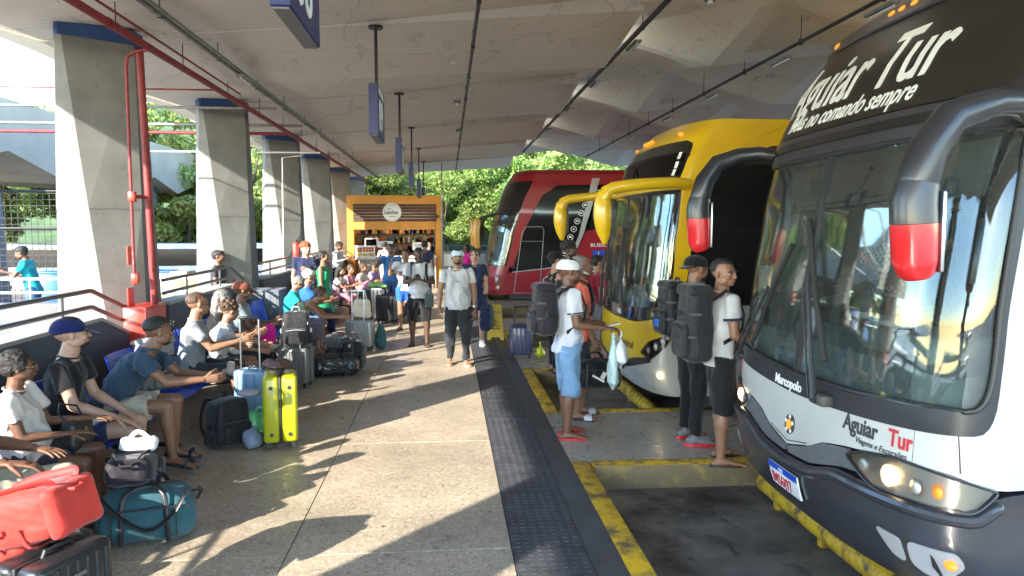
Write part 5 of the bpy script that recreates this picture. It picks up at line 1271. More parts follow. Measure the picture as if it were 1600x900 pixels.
patch(s2, rpoly([(-c2+.16, 2.80), (c2-.31, 2.80), (c2-.33, 3.05), (-c2+.18, 3.07)], .05), .014, .004, 'upper_glass', M_sideglass, B2)
patch(s2, [(-c2+.3, 3.19), (c2-.42, 3.19), (c2-.42, 3.42), (-c2+.3, 3.42)], .012, .03, 'roof_brow', M_yp, B2)
roof_and_back(s2, B2, M_yp, 3.42, 3.46, L=9)
for b in (1.0, .15, 0, -.15, -1.0): g = MB(); g.ball(s2.at(s2.ub(b), 3.27, .02), (.03, .05, .022), 10, 8); g.build('marker_lamp', M_orange, B2)
# near side
SB = [(c2+.102, 1.38), (s2.uq(3.2), 1.46), (s2.uq(9), 1.46), (s2.uq(9), 3.30), (s2.uq(2.3), 3.24), (s2.uq(1.45), 3.12), (c2+.34, 3.0), (c2+.205, 2.8), (c2+.125, 2.2)]
for sg in (1, -1):
    patch(s2, SB if sg > 0 else mirror_u(SB), .006, .03, 'side_glass', M_bblack, B2, step=.3)
    P = [(c2+.1, 2.9), (s2.uq(9), 2.9), (s2.uq(9), 3.42), (c2+.1, 3.42)]; patch(s2, P if sg > 0 else mirror_u(P), .001, .03, 'upper_side_panel', M_yp, B2, step=.3)
    P = [(c2+.345, 3.005), (s2.uq(1.45), 3.125), (s2.uq(2.3), 3.245), (s2.uq(9), 3.305), (s2.uq(9), 3.42), (c2+.86, 3.42), (c2+.46, 3.225)]
    patch(s2, P if sg > 0 else mirror_u(P), .008, .03, 'cant_rail', M_yp, B2, step=.3)
    P = [(E2+.0, .40), (s2.uq(9), .40), (s2.uq(9), 1.45), (s2.uq(3.2), 1.45), (c2+.102, 1.37), (c2+.102, 1.02), (E2, 1.02)]
    patch(s2, P if sg > 0 else mirror_u(P), .006, .03, 'side_skirt', M_bwhite, B2, step=.3)
    P = [(s2.uq(2.0), 1.34), (s2.uq(9), 1.46), (s2.uq(9), 1.56), (s2.uq(3.2), 1.58)]; patch(s2, P if sg > 0 else mirror_u(P), .014, .01, 'grey_swoosh', M_silver, B2, step=.5)
side(s2, B2, 1.9, 1.905, .45, 1.36, M_trim, 'panel_gap', .009, both=False); side(s2, B2, 2.9, 2.905, .45, 1.36, M_trim, 'panel_gap', .009, both=False)
side(s2, B2, 1.2, 5, 2.21, 2.215, M_trim, 'glass_joint', .010, both=False); side(s2, B2, 1.95, 1.957, 1.5, 2.2, M_int, 'glass_joint', .010, both=False)
ptext(s2, 'CAMPIONE', .125, s2.uq(1.72), 2.66, M_silver, B2, 'model_lettering', .012, xs=1.25)
ptext(s2, '3.45', .12, s2.uq(2.45), 2.50, M_silver, B2, 'model_lettering', .012, xs=1.2, shear=.2)
ptext(s2, 'Transbrasil', .13, .40, .86, M_dkprint, B2, 'nose_lettering', .016, xs=.8); ptext(s2, 'OML', .09, s2.ub(-.15), 1.20, M_print, B2, 'maker_lettering', .020)
patch(s2, disc(.28, .88, .06, 16), .018, .004, 'logo_mark', M_silver, B2)
for sg in (1, -1):
    P = rpoly([(c2-.62, .86), (c2-.42, .80), (c2-.08, .96), (c2+.06, 1.10), (c2-.12, 1.09), (c2-.45, 1.0)], .04)
    h_ = patch(s2, P if sg > 0 else mirror_u(P), .020, .02, 'headlight', M_trim, B2, step=.05)
    for (u, z, r_) in ((-.47, .90, .05), (-.32, .95, .05), (-.17, 1.01, .045), (-.05, 1.05, .03)):
        g = MB(); g.ball(s2.at(sg*(c2+u), z, .02), (.025, r_, r_), 14, 8); g.build('bulb', M_chrome, h_)
    patch(s2, P if sg > 0 else mirror_u(P), .05, .004, 'lamp_cover', M_lens, h_, step=.05)
    g = MB(); g.ball(s2.at(sg*(c2-.28), .64, .012), (.02, .05, .035), 12, 8); g.build('fog_lamp', M_lit, B2)
    for i in range(3): P = [(c2-.95, .60-.04*i), (c2-.62, .58-.04*i), (c2-.62, .60-.04*i), (c2-.95, .625-.04*i)]; patch(s2, P if sg > 0 else mirror_u(P), .018, .01, 'vent_slat', M_silver, B2)
patch(s2, [(-.62, .52), (-.40, .52), (-.40, .68), (-.62, .68)], .016, .006, 'red_sticker', M_redprint, B2); ptext(s2, '60', .11, -.60, .56, M_print, B2, 'sticker_number', .02)
patch(s2, [(s2.uq(2.3), .62), (s2.uq(2.8), .62), (s2.uq(2.8), .86), (s2.uq(2.3), .86)], .010, .004, 'grey_lettering_patch', mat('faded_grey', (.35, .35, .35), .6), B2, step=.4)
mirror_arm(B2, -1.42, -.42, .62, 2.70, 2.10, M_yp, None, .075, flat=True)
mirror_arm(B2, 1.42, -.42, .62, 2.70, 2.10, M_yp, None, .075, flat=True)
wiper(B2, s2, .62, 1.22, .25, 1.95, .8); wiper(B2, s2, -.62, 1.22, -.9, 1.95, .8)
for i, z in enumerate((2.98, 2.88, 2.80)): patch(s2, [(c2-.48, z), (c2-.42, z), (c2-.42, z+.07), (c2-.48, z+.07)], .022, .004, 'glass_sticker', M_print, B2)
g = MB(); g.prism([(.2, 1.2), (.35, 1.42), (.75, 1.46), (.9, 1.1)], (0, 1.1, 0), (1, 0, 0), (0, 0, 1), (0, -2.2, 0)); g.build('dashboard', M_int, B2)
for yy in (-.55, .6): o = MB(); o.rbox((1.75, yy, 1.9), (.14, .5, .8), .06, 2, (0, R(8), 0)); o.rbox((1.45, yy, 1.5), (.5, .5, .14), .05, 2); o.build('crew_seat', M_intd, B2)
g = MB(); g.box((2.6, 0, 2.0), (.05, 2.4, 2.2)); g.build('cabin_partition', M_intd, B2, angle=None)
wheel(B2, 2.7, -1.12, -1); wheel(B2, 2.7, 1.12, 1)

# ------------------------------------------------------------------ red bus
B3 = thing('bus', 'red double height coach with black glass and silver slanted stripe, farthest bus', 'bus', (1.0, 21.65, ROAD))
s3 = Skin(rake=[(.3, .10), (.6, 0), (.9, .02), (1.2, .08), (2.0, .22), (2.6, .36), (3.0, .48), (3.4, .66), (3.7, .86)], kz=[(.3, .6), (2, .75), (3.5, .9)], wz=[(.3, 1), (2.6, 1), (3.3, .975), (3.7, .93)], A=.75, p=2.5)
c3 = s3.sc; q = s3.uq
E3 = c3+.10
patch(s3, [(-E3, .38), (E3, .38), (E3, 1.16), (-E3, 1.16)], .004, .04, 'nose_panel', M_redp, B3)
patch(s3, rpoly([(-c3+.06, 1.19), (c3-.02, 1.19), (c3-.06, 2.32), (-c3+.12, 2.32)], .1), .010, .02, 'windshield', M_glass, B3)
patch(s3, [(-c3+.01, 1.165), (c3+.03, 1.165), (c3+.0, 2.38), (-c3+.06, 2.38)], .004, .02, 'windshield_surround', M_bblack, B3, holes=[rpoly([(-c3+.08, 1.21), (c3-.04, 1.21), (c3-.08, 2.30), (-c3+.14, 2.30)], .1)[::-1]])
patch(s3, [(-c3+.2, 3.5), (c3-.2, 3.5), (c3-.2, 3.70), (-c3+.2, 3.70)], .006, .03, 'roof_brow', M_redp, B3)
patch(s3, [(-c3+.06, 2.40), (c3+.0, 2.40), (c3-.05, 3.5), (-c3+.1, 3.5)], .008, .03, 'upper_glass', M_bblack, B3)
for sg in (1, -1):
    P = [(c3+.035, 1.17), (q(.95), 1.17), (q(1.05), 2.2), (q(1.35), 3.1), (q(1.9), 3.40), (q(9), 3.46), (q(9), 3.70), (c3-.2, 3.70), (c3-.2, 3.51), (c3-.045, 3.5), (c3+.0, 2.4), (c3+.005, 2.3)]
    patch(s3, P if sg > 0 else mirror_u(P), .006, .03, 'red_pillar', M_redp, B3, step=.15)
    # black side glass in front of the stripe, behind the stripe
    P = [(q(.96), 1.17), (q(1.25), 1.02), (q(2.0), 1.15), (q(2.35), 1.30), (q(2.6), 1.75), (q(3.0), 3.38), (q(1.92), 3.39), (q(1.36), 3.09), (q(1.06), 2.2)]
    P = [(q(.96), 1.01), (q(1.9), 1.12), (q(2.15), 1.2), (q(2.38), 1.45), (q(2.62), 2.0), (q(3.0), 3.38), (q(1.92), 3.39), (q(1.36), 3.09), (q(1.06), 2.2)]
    patch(s3, P if sg > 0 else mirror_u(P), .006, .03, 'side_glass', M_bblack, B3, step=.3)
    P = [(q(.96), .99), (q(1.9), 1.10), (q(2.2), 1.16), (q(2.48), 1.45), (q(2.74), 2.0), (q(3.22), 3.6), (q(3.0), 3.6), (q(2.62), 2.0), (q(2.38), 1.45), (q(2.15), 1.21), (q(1.9), 1.13), (q(.96), 1.01)]
    patch(s3, P if sg > 0 else mirror_u(P), .014, .03, 'silver_stripe', M_silver, B3, step=.3)
    P = [(q(2.86), 2.15), (q(4.6), 2.42), (q(9), 2.5), (q(9), 3.40), (q(3.25), 3.38)]
    patch(s3, P if sg > 0 else mirror_u(P), .006, .03, 'side_glass', M_bblack, B3, step=.5)
    P = [(E3+.002, .38), (q(9), .38), (q(9), 2.49), (q(4.6), 2.41), (q(2.84), 2.14), (q(2.5), 1.40), (q(2.2), 1.14), (q(.96), .985), (E3+.002, 1.0)]
    patch(s3, P if sg > 0 else mirror_u(P), .004, .03, 'side_panel', M_redp, B3, step=.4)
    P = [(q(2.25), .40), (q(9), .40), (q(9), .56), (q(2.4), .56)]; patch(s3, P if sg > 0 else mirror_u(P), .010, .01, 'gold_sill', mat('bus_gold', (.45, .22, .03), .4), B3, step=1)
g = MB(); D_ = [(q(1.0), .42), (q(1.62), .42), (q(1.62), 2.15), (q(1.56), 2.25), (q(1.08), 2.25), (q(1.0), 2.1), (q(1.0), .42)]
g.tube([s3.at(a, b, .012) for a, b in D_], .010, 5); g.tube([s3.at(q(1.04), 1.85, .012), s3.at(q(1.6), 1.85, .012)], .006, 5); g.build('door_outline', M_int, B3)
for i in range(8):
    f = i/7; u = q(2.18+.62*f**1.3); z = 1.30+1.55*f; o = patch(s3, disc(u, z, .085, 16), .012, .004, 'service_icon', M_print, B3, step=1); patch(s3, disc(u, z, .068, 16), .015, .003, 'icon_field', M_bblack, o, step=1)
    P = [(u-.035, z-.02), (u+.035, z-.02), (u+.035, z+.03), (u-.035, z+.03)]; patch(s3, P if i % 2 else disc(u, z, .03, 3+i % 3), .018, .003, 'icon_sign', M_print, o, step=1)
ptext(s3, 'BUSSCAR', .13, q(2.95), 1.70, M_print, B3, 'maker_lettering', .010, xs=1.3, bold=.002)
o = patch(s3, [(q(3.02), 1.28), (q(3.38), 1.28), (q(3.38), 1.60), (q(3.02), 1.60)], .010, .004, 'access_sign', M_plblue, B3, step=1)
g = MB(); ax = lambda a, b: s3.at(q(3.2)+a, 1.44+b, .017)
g.tube([ax(.07*math.cos(t_)+.0, .06*math.sin(t_)-.05) for t_ in np.linspace(R(120), R(380), 12)], .010, 5); g.tube([ax(-.02, .08), ax(-.01, .0), ax(.05, -.01), ax(.09, -.09)], .012, 5); g.ball(ax(-.02, .11), .018, 8, 6); g.build('wheelchair_symbol', M_print, o)
o = patch(s3, [(q(2.98), .98), (q(3.36), .98), (q(3.36), 1.24), (q(2.98), 1.24)], .010, .004, 'white_notice', M_print, B3, step=1); ptext(s3, 'A', .16, q(3.1), 1.05, mat('printed_green', (.05, .2, .06), .6), o, 'notice_letter', .014)
P = [(q(3.6), 2.2), (q(4.1), 2.12), (q(5.1), 2.42), (q(4.6), 2.1), (q(4.7), 1.85), (q(4.2), 2.02)]; patch(s3, P, .011, .004, 'gold_arrow', mat('bus_gold', (.45, .22, .03), .4), B3, step=1)
for i in range(9):
    a = R(i*40); g = MB(); cx, cz = q(1.95), .78; g.tube([s3.at(cx+.22*math.cos(a+t_)*1.1, cz+.13*math.sin(a+t_*1.2), .012) for t_ in np.linspace(0, 1.0, 6)], .008, 5); 
    g.build('tree_emblem_line', M_print, B3)
g = MB(); g.tube([s3.at(q(1.95), .55, .012), s3.at(q(1.95), .85, .012)], .008, 5); g.build('tree_emblem_line', M_print, B3)
ptext(s3, 'Mais', .07, q(3.35), 2.52, M_print, B3, 'window_lettering', .012)
roof_and_back(s3, B3, M_redp, 3.70, 3.86, L=9)
for sg in (1, -1):
    g = MB(); g.tube([V((.75, sg*1.28, 2.62)), V((.30, sg*1.36, 2.60)), V((-.05, sg*1.40, 2.50)), V((-.18, sg*1.42, 2.38))], [.04, .035, .03, .03], 10, round_=True); o = g.build('mirror_arm', M_blackplas, B3)
    g = MB(); g.tube([V((-.20, sg*1.42, 2.40)), V((-.24, sg*1.42, 2.1)), V((-.20, sg*1.42, 1.72))], [(.10, .09), (.11, .11), (.08, .08)], 12, side=(1, 0, 0), round_=True); g.build('mirror_head', mat('mirror_amber', (.45, .24, .05), .3), o)
    g = MB(); g.ball(s3.at(sg*(c3-.25), .82, .0), (.05, .16, .10), 12, 8); g.build('headlight', M_chrome, B3)
    g = MB(); g.ball(s3.at(sg*(c3-.15), .58, .0), (.04, .08, .06), 12, 8); g.build('fog_lamp', M_chrome, B3)
g = MB(); g.prism([(.2, 1.1), (.35, 1.35), (.75, 1.4), (.9, 1.1)], (0, 1.1, 0), (1, 0, 0), (0, 0, 1), (0, -2.2, 0)); g.build('dashboard', M_int, B3)
g = MB(); g.box((2.0, 0, 2.0), (.05, 2.3, 2.2)); g.build('cabin_partition', M_intd, B3, angle=None)
wheel(B3, 2.9, -1.12, -1); wheel(B3, 2.9, 1.12, 1)
# ================================================================== kiosk
K = thing('snack_kiosk', 'orange fronted snack kiosk with round white sign at the end of the platform', 'kiosk', (-3.35, 25.3, 0))
M_or = mat('kiosk_orange', (.62, .27, .035), .5, var=.08); M_slat = mat('dark_wood_slat', (.06, .035, .025), .6, var=.3, vs=8)
M_cream = concrete('kiosk_tile', (.55, .47, .38), (.45, .37, .29), 3, .2)
Wk = 3.12
for nm, c, s_, mt in (('left_pillar', (.11, 0, 1.35), (.22, .3, 2.7), M_or), ('right_pillar', (Wk-.09, 0, 1.35), (.18, .3, 2.7), M_or), ('header', (Wk/2, 0, 2.86), (Wk, .32, .52), M_or), ('lintel', (Wk/2, 0, 2.14), (Wk-.41, .28, .32), M_or)):
    g = MB(); g.rbox(c, s_, .01, 1); g.build(nm, mt, K)
for nm, c, s_, mt in (('band_left', (.2, .05, 2.45), (.36, .26, .3), M_or), ('band_right', (Wk-.12, .05, 2.45), (.22, .26, .3), M_or)):
    g = MB(); g.box(c, s_); g.build(nm, mt, K)
for i in range(6):
    g = MB(); g.rbox((Wk/2+.03, -.17, 2.30+.098*i), (Wk-.36, .03, .085), .006, 1); g.build('sign_slat', M_slat, K)
g = MB(); g.tube([(1.5, -.18, 2.56), (1.5, -.25, 2.56)], .31, 40); sg_ = g.build('round_sign', M_white, K)
g = MB(); g.tube([(1.5+.29*math.cos(a), -.255, 2.56+.29*math.sin(a)) for a in [i*math.pi/20 for i in range(41)]], .008, 6, cap=False); g.build('sign_rim', M_steel, sg_)
M_ink = mat('sign_ink', (.03, .025, .025), .6)
text_obj('sign_lettering', 'Lanches', .17, (1.24, -.252, 2.50), (1, 0, 0), (0, 0, 1), M_ink, sg_, bold=.004, xs=.85); text_obj('sign_lettering', 'Casa', .08, (1.30, -.252, 2.65), (1, 0, 0), (0, 0, 1), M_ink, sg_)
g = MB(); g.tube([(1.38, -.255, 2.76), (1.44, -.255, 2.80), (1.5, -.255, 2.77), (1.56, -.255, 2.81), (1.62, -.255, 2.76)], .006, 5); g.build('sign_flourish', M_ink, sg_)
g = MB(); g.box((1.5, -.253, 2.42), (.22, .006, .012)); g.build('sign_line', M_ink, sg_, angle=None)
g = MB(); g.tube([(3.0, -.17, 2.42), (3.0, -.24, 2.42)], .05, 14); g.build('camera_dome', M_blackplas, K)
# body
for nm, c, s_, mt in (('counter', (Wk/2+.1, -.02, .52), (Wk-.55, .5, 1.04), M_cream), ('counter_top', (Wk/2+.1, -.06, 1.07), (Wk-.5, .62, .05), M_white), ('back_wall', (Wk/2, 1.62, 1.5), (Wk, .1, 3.0), mat('kiosk_back', (.40, .34, .28), .7)), ('left_wall', (.05, 1.4, 1.5), (.08, 2.4, 3.0), M_or), ('right_wall', (Wk-.04, 1.4, 1.5), (.08, 2.4, 3.0), M_or), ('kiosk_roof', (Wk/2, 1.3, 3.06), (Wk, 2.7, .07), M_or), ('inner_floor', (Wk/2, 1.4, .02), (Wk-.2, 2.4, .04), M_cream)):
    g = MB(); g.box(c, s_); g.build(nm, mt, K, angle=None)
pcol = [(.5, .05, .03), (.6, .4, .05), (.1, .3, .08), (.5, .5, .48), (.05, .12, .4), (.5, .2, .05)]
for i, z in enumerate((1.15, 1.5, 1.82)):
    g = MB(); g.box((Wk/2, 1.35, z), (Wk-.3, .4, .03)); sh = g.build('shelf', M_slat, K, angle=None)
    for c_ in range(6):
        g = MB()
        for j in range(9):
            x = .25+random.random()*2.6; hh = random.uniform(.1, .24); g.box((x, 1.26, z+.015+hh/2), (random.uniform(.05, .12), .1, hh))
        g.build('packages', mat('package_%d' % c_, pcol[c_], .5), sh, angle=None)['kind'] = 'stuff'
for i, (x0, w, z, h, y) in enumerate(((.55, .42, 1.55, .28, .3), (.95+.05, .50, 1.48, .22, -.1), (2.15, .60, 1.42, .26, .1))):
    t = thing('menu_board' if i else 'display_cooler', ['small glass-fronted cooler behind the kiosk counter', 'white menu board hanging over the kiosk counter, middle', 'white shelf board at the right end of the kiosk opening'][i], 'menu board' if i else 'cooler', (-3.35+x0+w/2, 25.3+y, z))
    g = MB(); g.rbox((0, 0, 0), (w, .03 if i else .35, h), .006, 1); g.build('board' if i else 'cooler_body', M_white, t)
    if i:
        g = MB()
        for a in range(3): g.box((-.02*a, -.018, .05-.05*a), (w*(.75-.12*a), .006, .016))
        g.build('printed_line', M_ink, t, angle=None)
    else: g = MB(); g.rbox((0, -.18, 0), (w-.06, .01, h-.06), .01, 1); g.build('glass_door', M_sideglass, t)
t = thing('food_poster', 'bright snack photo poster on the kiosk counter front, left', 'poster', (-2.75, 24.98, 1.22))
g = MB(); g.rbox((0, 0, 0), (.66, .03, .46), .006, 1); g.build('poster_frame', M_white, t)
for i, (x, z, r_, c_) in enumerate(((-.18, .09, .07, 0), (.02, .1, .08, 5), (.2, .1, .07, 0), (-.2, -.1, .08, 1), (0, -.11, .09, 1), (.2, -.1, .08, 5))):
    g = MB(); g.rbox((x, -.018, z), (.17, .006, .15), .003, 1); g.build('poster_picture', mat('package_%d' % ((c_+1) % 6 if i == 1 else c_), pcol[c_], .5), t); g = MB(); g.ball((x, -.024, z), (r_*.7, .008, r_*.5), 12, 8); g.build('food_print', mat('package_1', pcol[1], .5), t)
for i, c_ in enumerate((1, 0)):
    t = thing('food_tub', ['yellow', 'red'][i]+' plastic tub on the kiosk counter', 'tub', (-.95+.22*i, 25.2, 1.1)); g = MB(); g.rbox((0, 0, .07), (.18, .16, .14), .02, 2); g.build('tub', mat('package_%d' % c_, pcol[c_], .5), t); g = MB(); g.rbox((0, 0, .15), (.2, .18, .02), .008, 1); g.build('lid', mat('package_%d' % c_, pcol[c_], .5), t)
g = MB(); g.tube([(.6, .9, 2.92), (2.6, .9, 2.92)], .03, 10); g.build('added_shop_lamp', mat('added_shop_lamp_glow', (1, .93, .8), .4, emit=5), K)  # unseen tube, added to brighten the kiosk interior
# white block + pole right of the kiosk
t = thing('utility_box', 'pale utility box beside the right end of the kiosk', 'utility box', (.12, 25.4, 0)); g = MB(); g.rbox((0, 0, .62), (.62, .5, 1.24), .02, 1); g.build('cabinet', M_cap, t); g = MB(); g.rbox((0, -.26, .95), (.5, .02, .4), .008, 1); g.build('door', M_white, t)
t = thing('drain_pipe', 'thin dark pole at the right kiosk corner', 'pole', (-.19, 25.0, 0)); g = MB(); g.tube([(0, 0, 0), (0, 0, 4.2)], .022, 8); g.build('pole', M_grey_pipe, t)
# ------------------------------------------------------------------ far end wall and fence behind the platform
t = thing('end_wall', 'low grey wall closing the far end of the platform', 'wall', (0, 33.5, 0)); g = MB(); g.box((3, 0, .45), (18, .2, .9)); g.build('wall', M_cap, t, angle=None)
t = thing('end_railing', 'dark rail along the far platform end', 'railing', (0, 33, 0))
for z in (1.0, 1.25): g = MB(); g.tube([(-4, 0, z), (12, 0, z)], .03, 8); g.build('rail', M_rail, t)
for i in range(9): g = MB(); g.tube([(-4+2*i, 0, 0), (-4+2*i, 0, 1.25)], .03, 8); g.build('post', M_rail, t)
# ------------------------------------------------------------------ ramp side at left
t = thing('ramp_wall', 'low grey wall with rails across the ramp at left', 'wall', (0, 13.6, 0))
g = MB(); g.box((-10.2, 0, .34), (12.8, .2, .68)); g.build('wall', concrete('ramp_wall_grey', (.15, .15, .145), (.11, .11, .105), 1.0, .3), t, angle=None)
t = thing('ramp_railing', 'pale double rail on the ramp wall where the man in turquoise leans', 'railing', (0, 13.6, 0))
for z in (.86, 1.1): g = MB(); g.tube([(-16.5, 0, z), (-3.9, 0, z)], .024, 8); g.build('rail', M_white_rail if z < 5 else M_rail, t)
for i in range(9): g = MB(); g.tube([(-16+1.45*i, 0, .68), (-16+1.45*i, 0, 1.1)], .018, 8); g.build('post', M_white_rail, t)
rmp = MB(); rmp.box((-11.4, 18, -.12), (15.4, 48.6, .24)); struct(rmp.build('ramp_floor', concrete('ramp_concrete', (.24, .23, .21), (.18, .17, .155), 1.0, .4)))  # spread along the whole left side to bounce light onto the ceiling
# mesh fence
t = thing('mesh_fence', 'dark square mesh fence behind the leaning man at far left', 'fence', (-11.6, 19.0, 0))
for z in (.15, 2.0, 2.9): g = MB(); g.tube([(-9, 0, z), (2.2, 0, z)], .035, 8); g.build('fence_rail', M_black, t)
for i in range(6): g = MB(); g.tube([(-9+2.24*i, 0, 0), (-9+2.24*i, 0, 2.9)], .04, 8); g.build('fence_post', M_black, t)
g = MB()
for i in range(76): g.box((-9+.15*i, 0, 1.5), (.012, .012, 2.8))
for i in range(19): g.box((-3.4, 0, .15+.15*i), (11.2, .012, .012))
o = g.build('fence_mesh', M_black, t, angle=None); o['kind'] = 'stuff'
# bins and boxes
for i, (px, w, h, c_, lab) in enumerate(((232, .55, 1.16, 'blue', 'blue plastic bin left of the cardboard boxes'), (252, .42, 1.16, 'blue', 'second blue bin touching the cardboard boxes'), (275, .55, 1.18, 'card', 'plastic-wrapped cardboard box between bin and column'), (297, .6, 1.12, 'card2', 'plain cardboard box partly behind the second column'), (80, .5, 1.12, 'blue', 'blue bin behind the man in the turquoise shirt'))):
    p = W(px, 412, 1.1, None, None) if False else W(px, 400, Y=14.6 if i < 4 else 15.2)
    m_ = mat('bin_blue', (.01, .10, .38), .45) if c_ == 'blue' else (mat('cardboard', (.32, .21, .12), .8, var=.2) if c_ == 'card2' else mat('wrapped_cardboard', (.34, .25, .17), .35, var=.3, vs=8))
    t = thing('storage_bin' if c_ == 'blue' else 'cardboard_box', lab, 'bin' if c_ == 'blue' else 'box', (p.x, p.y, 0))
    g = MB(); g.rbox((0, 0, h/2), (w, .5, h), .02 if c_ == 'blue' else .006, 2); g.build('bin_body' if c_ == 'blue' else 'box_body', m_, t)
    g = MB(); g.rbox((0, 0, h+.01), (w+.03, .53, .05), .015, 2) if c_ == 'blue' else g.box((0, -.253, h*.5), (.06, .004, h)); g.build('lid' if c_ == 'blue' else 'packing_tape', m_ if c_ == 'blue' else mat('tape', (.3, .24, .18), .3), t)
# grey cabinets and trunks against the columns
for i, (x, y, s_, lab) in enumerate(((-3.0, 12.6, (.5, .62, .95), 'tall grey hard case standing behind the turquoise shirt woman'), (-3.05, 15.2, (.6, .7, .62), 'grey metal counter block left of the redheaded teenager'))):
    t = thing('grey_case', lab, 'case', (x, y, 0)); g = MB(); g.rbox((0, 0, s_[2]/2), s_, .02, 2)
    for j in range(5): g.rbox((-s_[0]*.4+j*s_[0]*.2, -s_[1]/2, s_[2]/2), (.03, .012, s_[2]*.9), .004, 1)
    g.build('case_body', M_colgrey, t); g = MB(); g.rbox((0, 0, s_[2]+.012), (s_[0]*1.02, s_[1]*1.02, .03), .01, 1); g.build('case_top', M_colgrey, t)
t = thing('fire_extinguisher', 'red fire extinguisher on the column left of the redheaded teenager', 'fire extinguisher', (-3.34, 16.7, 1.25))
g = MB(); g.tube([(0, 0, 0), (0, 0, .38)], .075, 16, round_=True); g.build('cylinder', M_red, t); g = MB(); g.tube([(0, 0, .42), (0, 0, .5)], .025, 8); g.tube([(0, 0, .48), (.1, 0, .46)], .012, 6); g.build('valve', M_black, t)
# wet floor sign
p = W(775, 531, 0); t = thing('wet_floor_sign', 'yellow folding caution sign standing on the rubber strip', 'caution sign', (p.x, p.y+.12, 0), R(-3))
for s in (-1, 1):
    g = MB(); P = [(-.15, 0), (-.09, 0), (-.07, .05), (.07, .05), (.09, 0), (.15, 0), (.105, .60), (.075, .63), (-.075, .63), (-.105, .60)]
    g.prism(P, (0, s*.16, 0), (1, 0, 0), (0, -s*.235, 1), (0, .014, 0)); g.build('sign_leaf', mat('sign_yellow', (.66, .46, .02), .45), t, angle=None)
nn = V((0, -1, .235)).normalized()
text_obj('caution_word', 'CUIDADO', .05, V((-.085, -.1755+.235*.47, .47))+nn*.006, (1, 0, 0), V((0, .235, 1)).normalized(), M_ink, t, xs=.8)
g = MB(); tri = [(-.08, .24), (.08, .24), (0, .39), (-.08, .24)]; g.tube([V((a, -.162+.235*b, b))+nn*.012 for a, b in tri], .005, 5); g.tube([V((-.01, -.162+.235*.35, .35))+nn*.012, V((.01, -.162+.235*.30, .30))+nn*.012, V((-.03, -.162+.235*.26, .26))+nn*.012], .008, 5); g.build('warning_triangle', M_ink, t)
g = MB(); g.box(V((0, -.162+.235*.20, .20))+nn*.012, (.15, .01, .012)); g.build('printed_line', M_ink, t, angle=None)
g = MB(); g.rbox((0, 0, .615), (.10, .05, .04), .01, 1); g.build('grip', mat('sign_yellow', (.6, .42, .02), .5), t)

# ================================================================== greenery
M_bark = mat('bark', (.10, .075, .05), .9, var=.3, bump=.8, bs=18)
M_leaf = leaf('leaves_light', (.18, .27, .06), (.38, .44, .17)); M_leaf2 = leaf('leaves_mid', (.12, .21, .045), (.28, .37, .11))
def crown_mesh(name, mt, n, rx, rz, leafs, seed, sz=.16):
    rs = np.random.RandomState(seed); cl = []
    for i in range(n):
        d = rs.normal(size=3); d /= np.linalg.norm(d); r_ = rs.uniform(.35, 1)**.5; c = d*np.array([rx, rx, rz])*r_*.85; cl.append((c, rs.uniform(.45, .95)*rx*.30))
    vs = []
    for c, cr in cl:
        m_ = leafs//n; d = rs.normal(size=(m_, 3)); d /= np.linalg.norm(d, axis=1)[:, None]; p = c+d*cr*rs.uniform(.6, 1.05, (m_, 1))*np.array([1.25, 1.25, .75])
        a = rs.normal(size=(m_, 3)); a /= np.linalg.norm(a, axis=1)[:, None]; b = np.cross(a, rs.normal(size=(m_, 3))); b /= np.linalg.norm(b, axis=1)[:, None]
        s_ = sz*rs.uniform(.6, 1.3, (m_, 1)); vs.append(np.stack([p-a*s_, p-b*s_*.45, p+a*s_, p+b*s_*.45], 1))
    v = np.concatenate(vs).reshape(-1, 3); f = np.arange(len(v)).reshape(-1, 4)
    me = bpy.data.meshes.new(name); me.from_pydata(v.tolist(), [], f.tolist()); me.materials.append(mt); me.update(); return me, cl
def make_tree(lab, seed, mt, rx=3.2, rz=2.6, H=6.5, n=34, leafs=17000, sz=.13):
    t = thing('tree', lab, 'tree', (0, 0, 0), group=None); me, cl = crown_mesh('crown', mt, n, rx, rz, leafs, seed, sz); link('crown', me, t, (0, 0, H))
    g = MB(); rs = random.Random(seed); top = V((.2, .1, H-rz*.4)); g.tube([(0, 0, -.5), (.05, .02, H*.3), top], [.22, .16, .11], 10)
    for c, r_ in cl[::3]: e = V((c[0], c[1], H+c[2])); md = top.lerp(e, .5)+V((0, 0, -.3)); g.tube([top+V((0, 0, -.6)), md, e], [.08, .05, .015], 6)
    g.build('trunk', M_bark, t); return t
TR = [make_tree('tree', 3, M_leaf, n=24, leafs=15000), make_tree('tree', 8, M_leaf2, 3.4, 3.0, 6.0, n=30, sz=.10, leafs=22000), make_tree('tree', 15, M_leaf, 2.6, 2.2, 4.6, 20, 9000, .19)]
# hill behind, ground falling away
g = MB(); n_ = 24; vs = []
def hz(x, y): return max(0, (y-44))*.30+1.2*math.sin(x*.13+y*.07)*min(1, max(0, (y-44)/20))-.3
for i in range(n_+1):
    for j in range(n_+1): x = -40+100*i/n_; y = 42+70*j/n_; vs.append((x, y, hz(x, y)))
g.add(vs, [(i*(n_+1)+j, (i+1)*(n_+1)+j, (i+1)*(n_+1)+j+1, i*(n_+1)+j+1) for i in range(n_) for j in range(n_)])
struct(g.build('green_hillside', mat('hill_grass', (.06, .10, .025), .9, var=.4, vs=.6, bump=.8, bs=6)))
first = [True]*3
def plant(k, x, y, z, s, rz, lab, grp):
    o = TR[k] if first[k] else copy_tree(TR[k]); first[k] = False
    o.location = (x, y, z); o.scale = (s, s, s*random.uniform(.9, 1.1)); o.rotation_euler = (0, 0, rz); o['label'] = lab; o['group'] = grp
rr = random.Random(5)
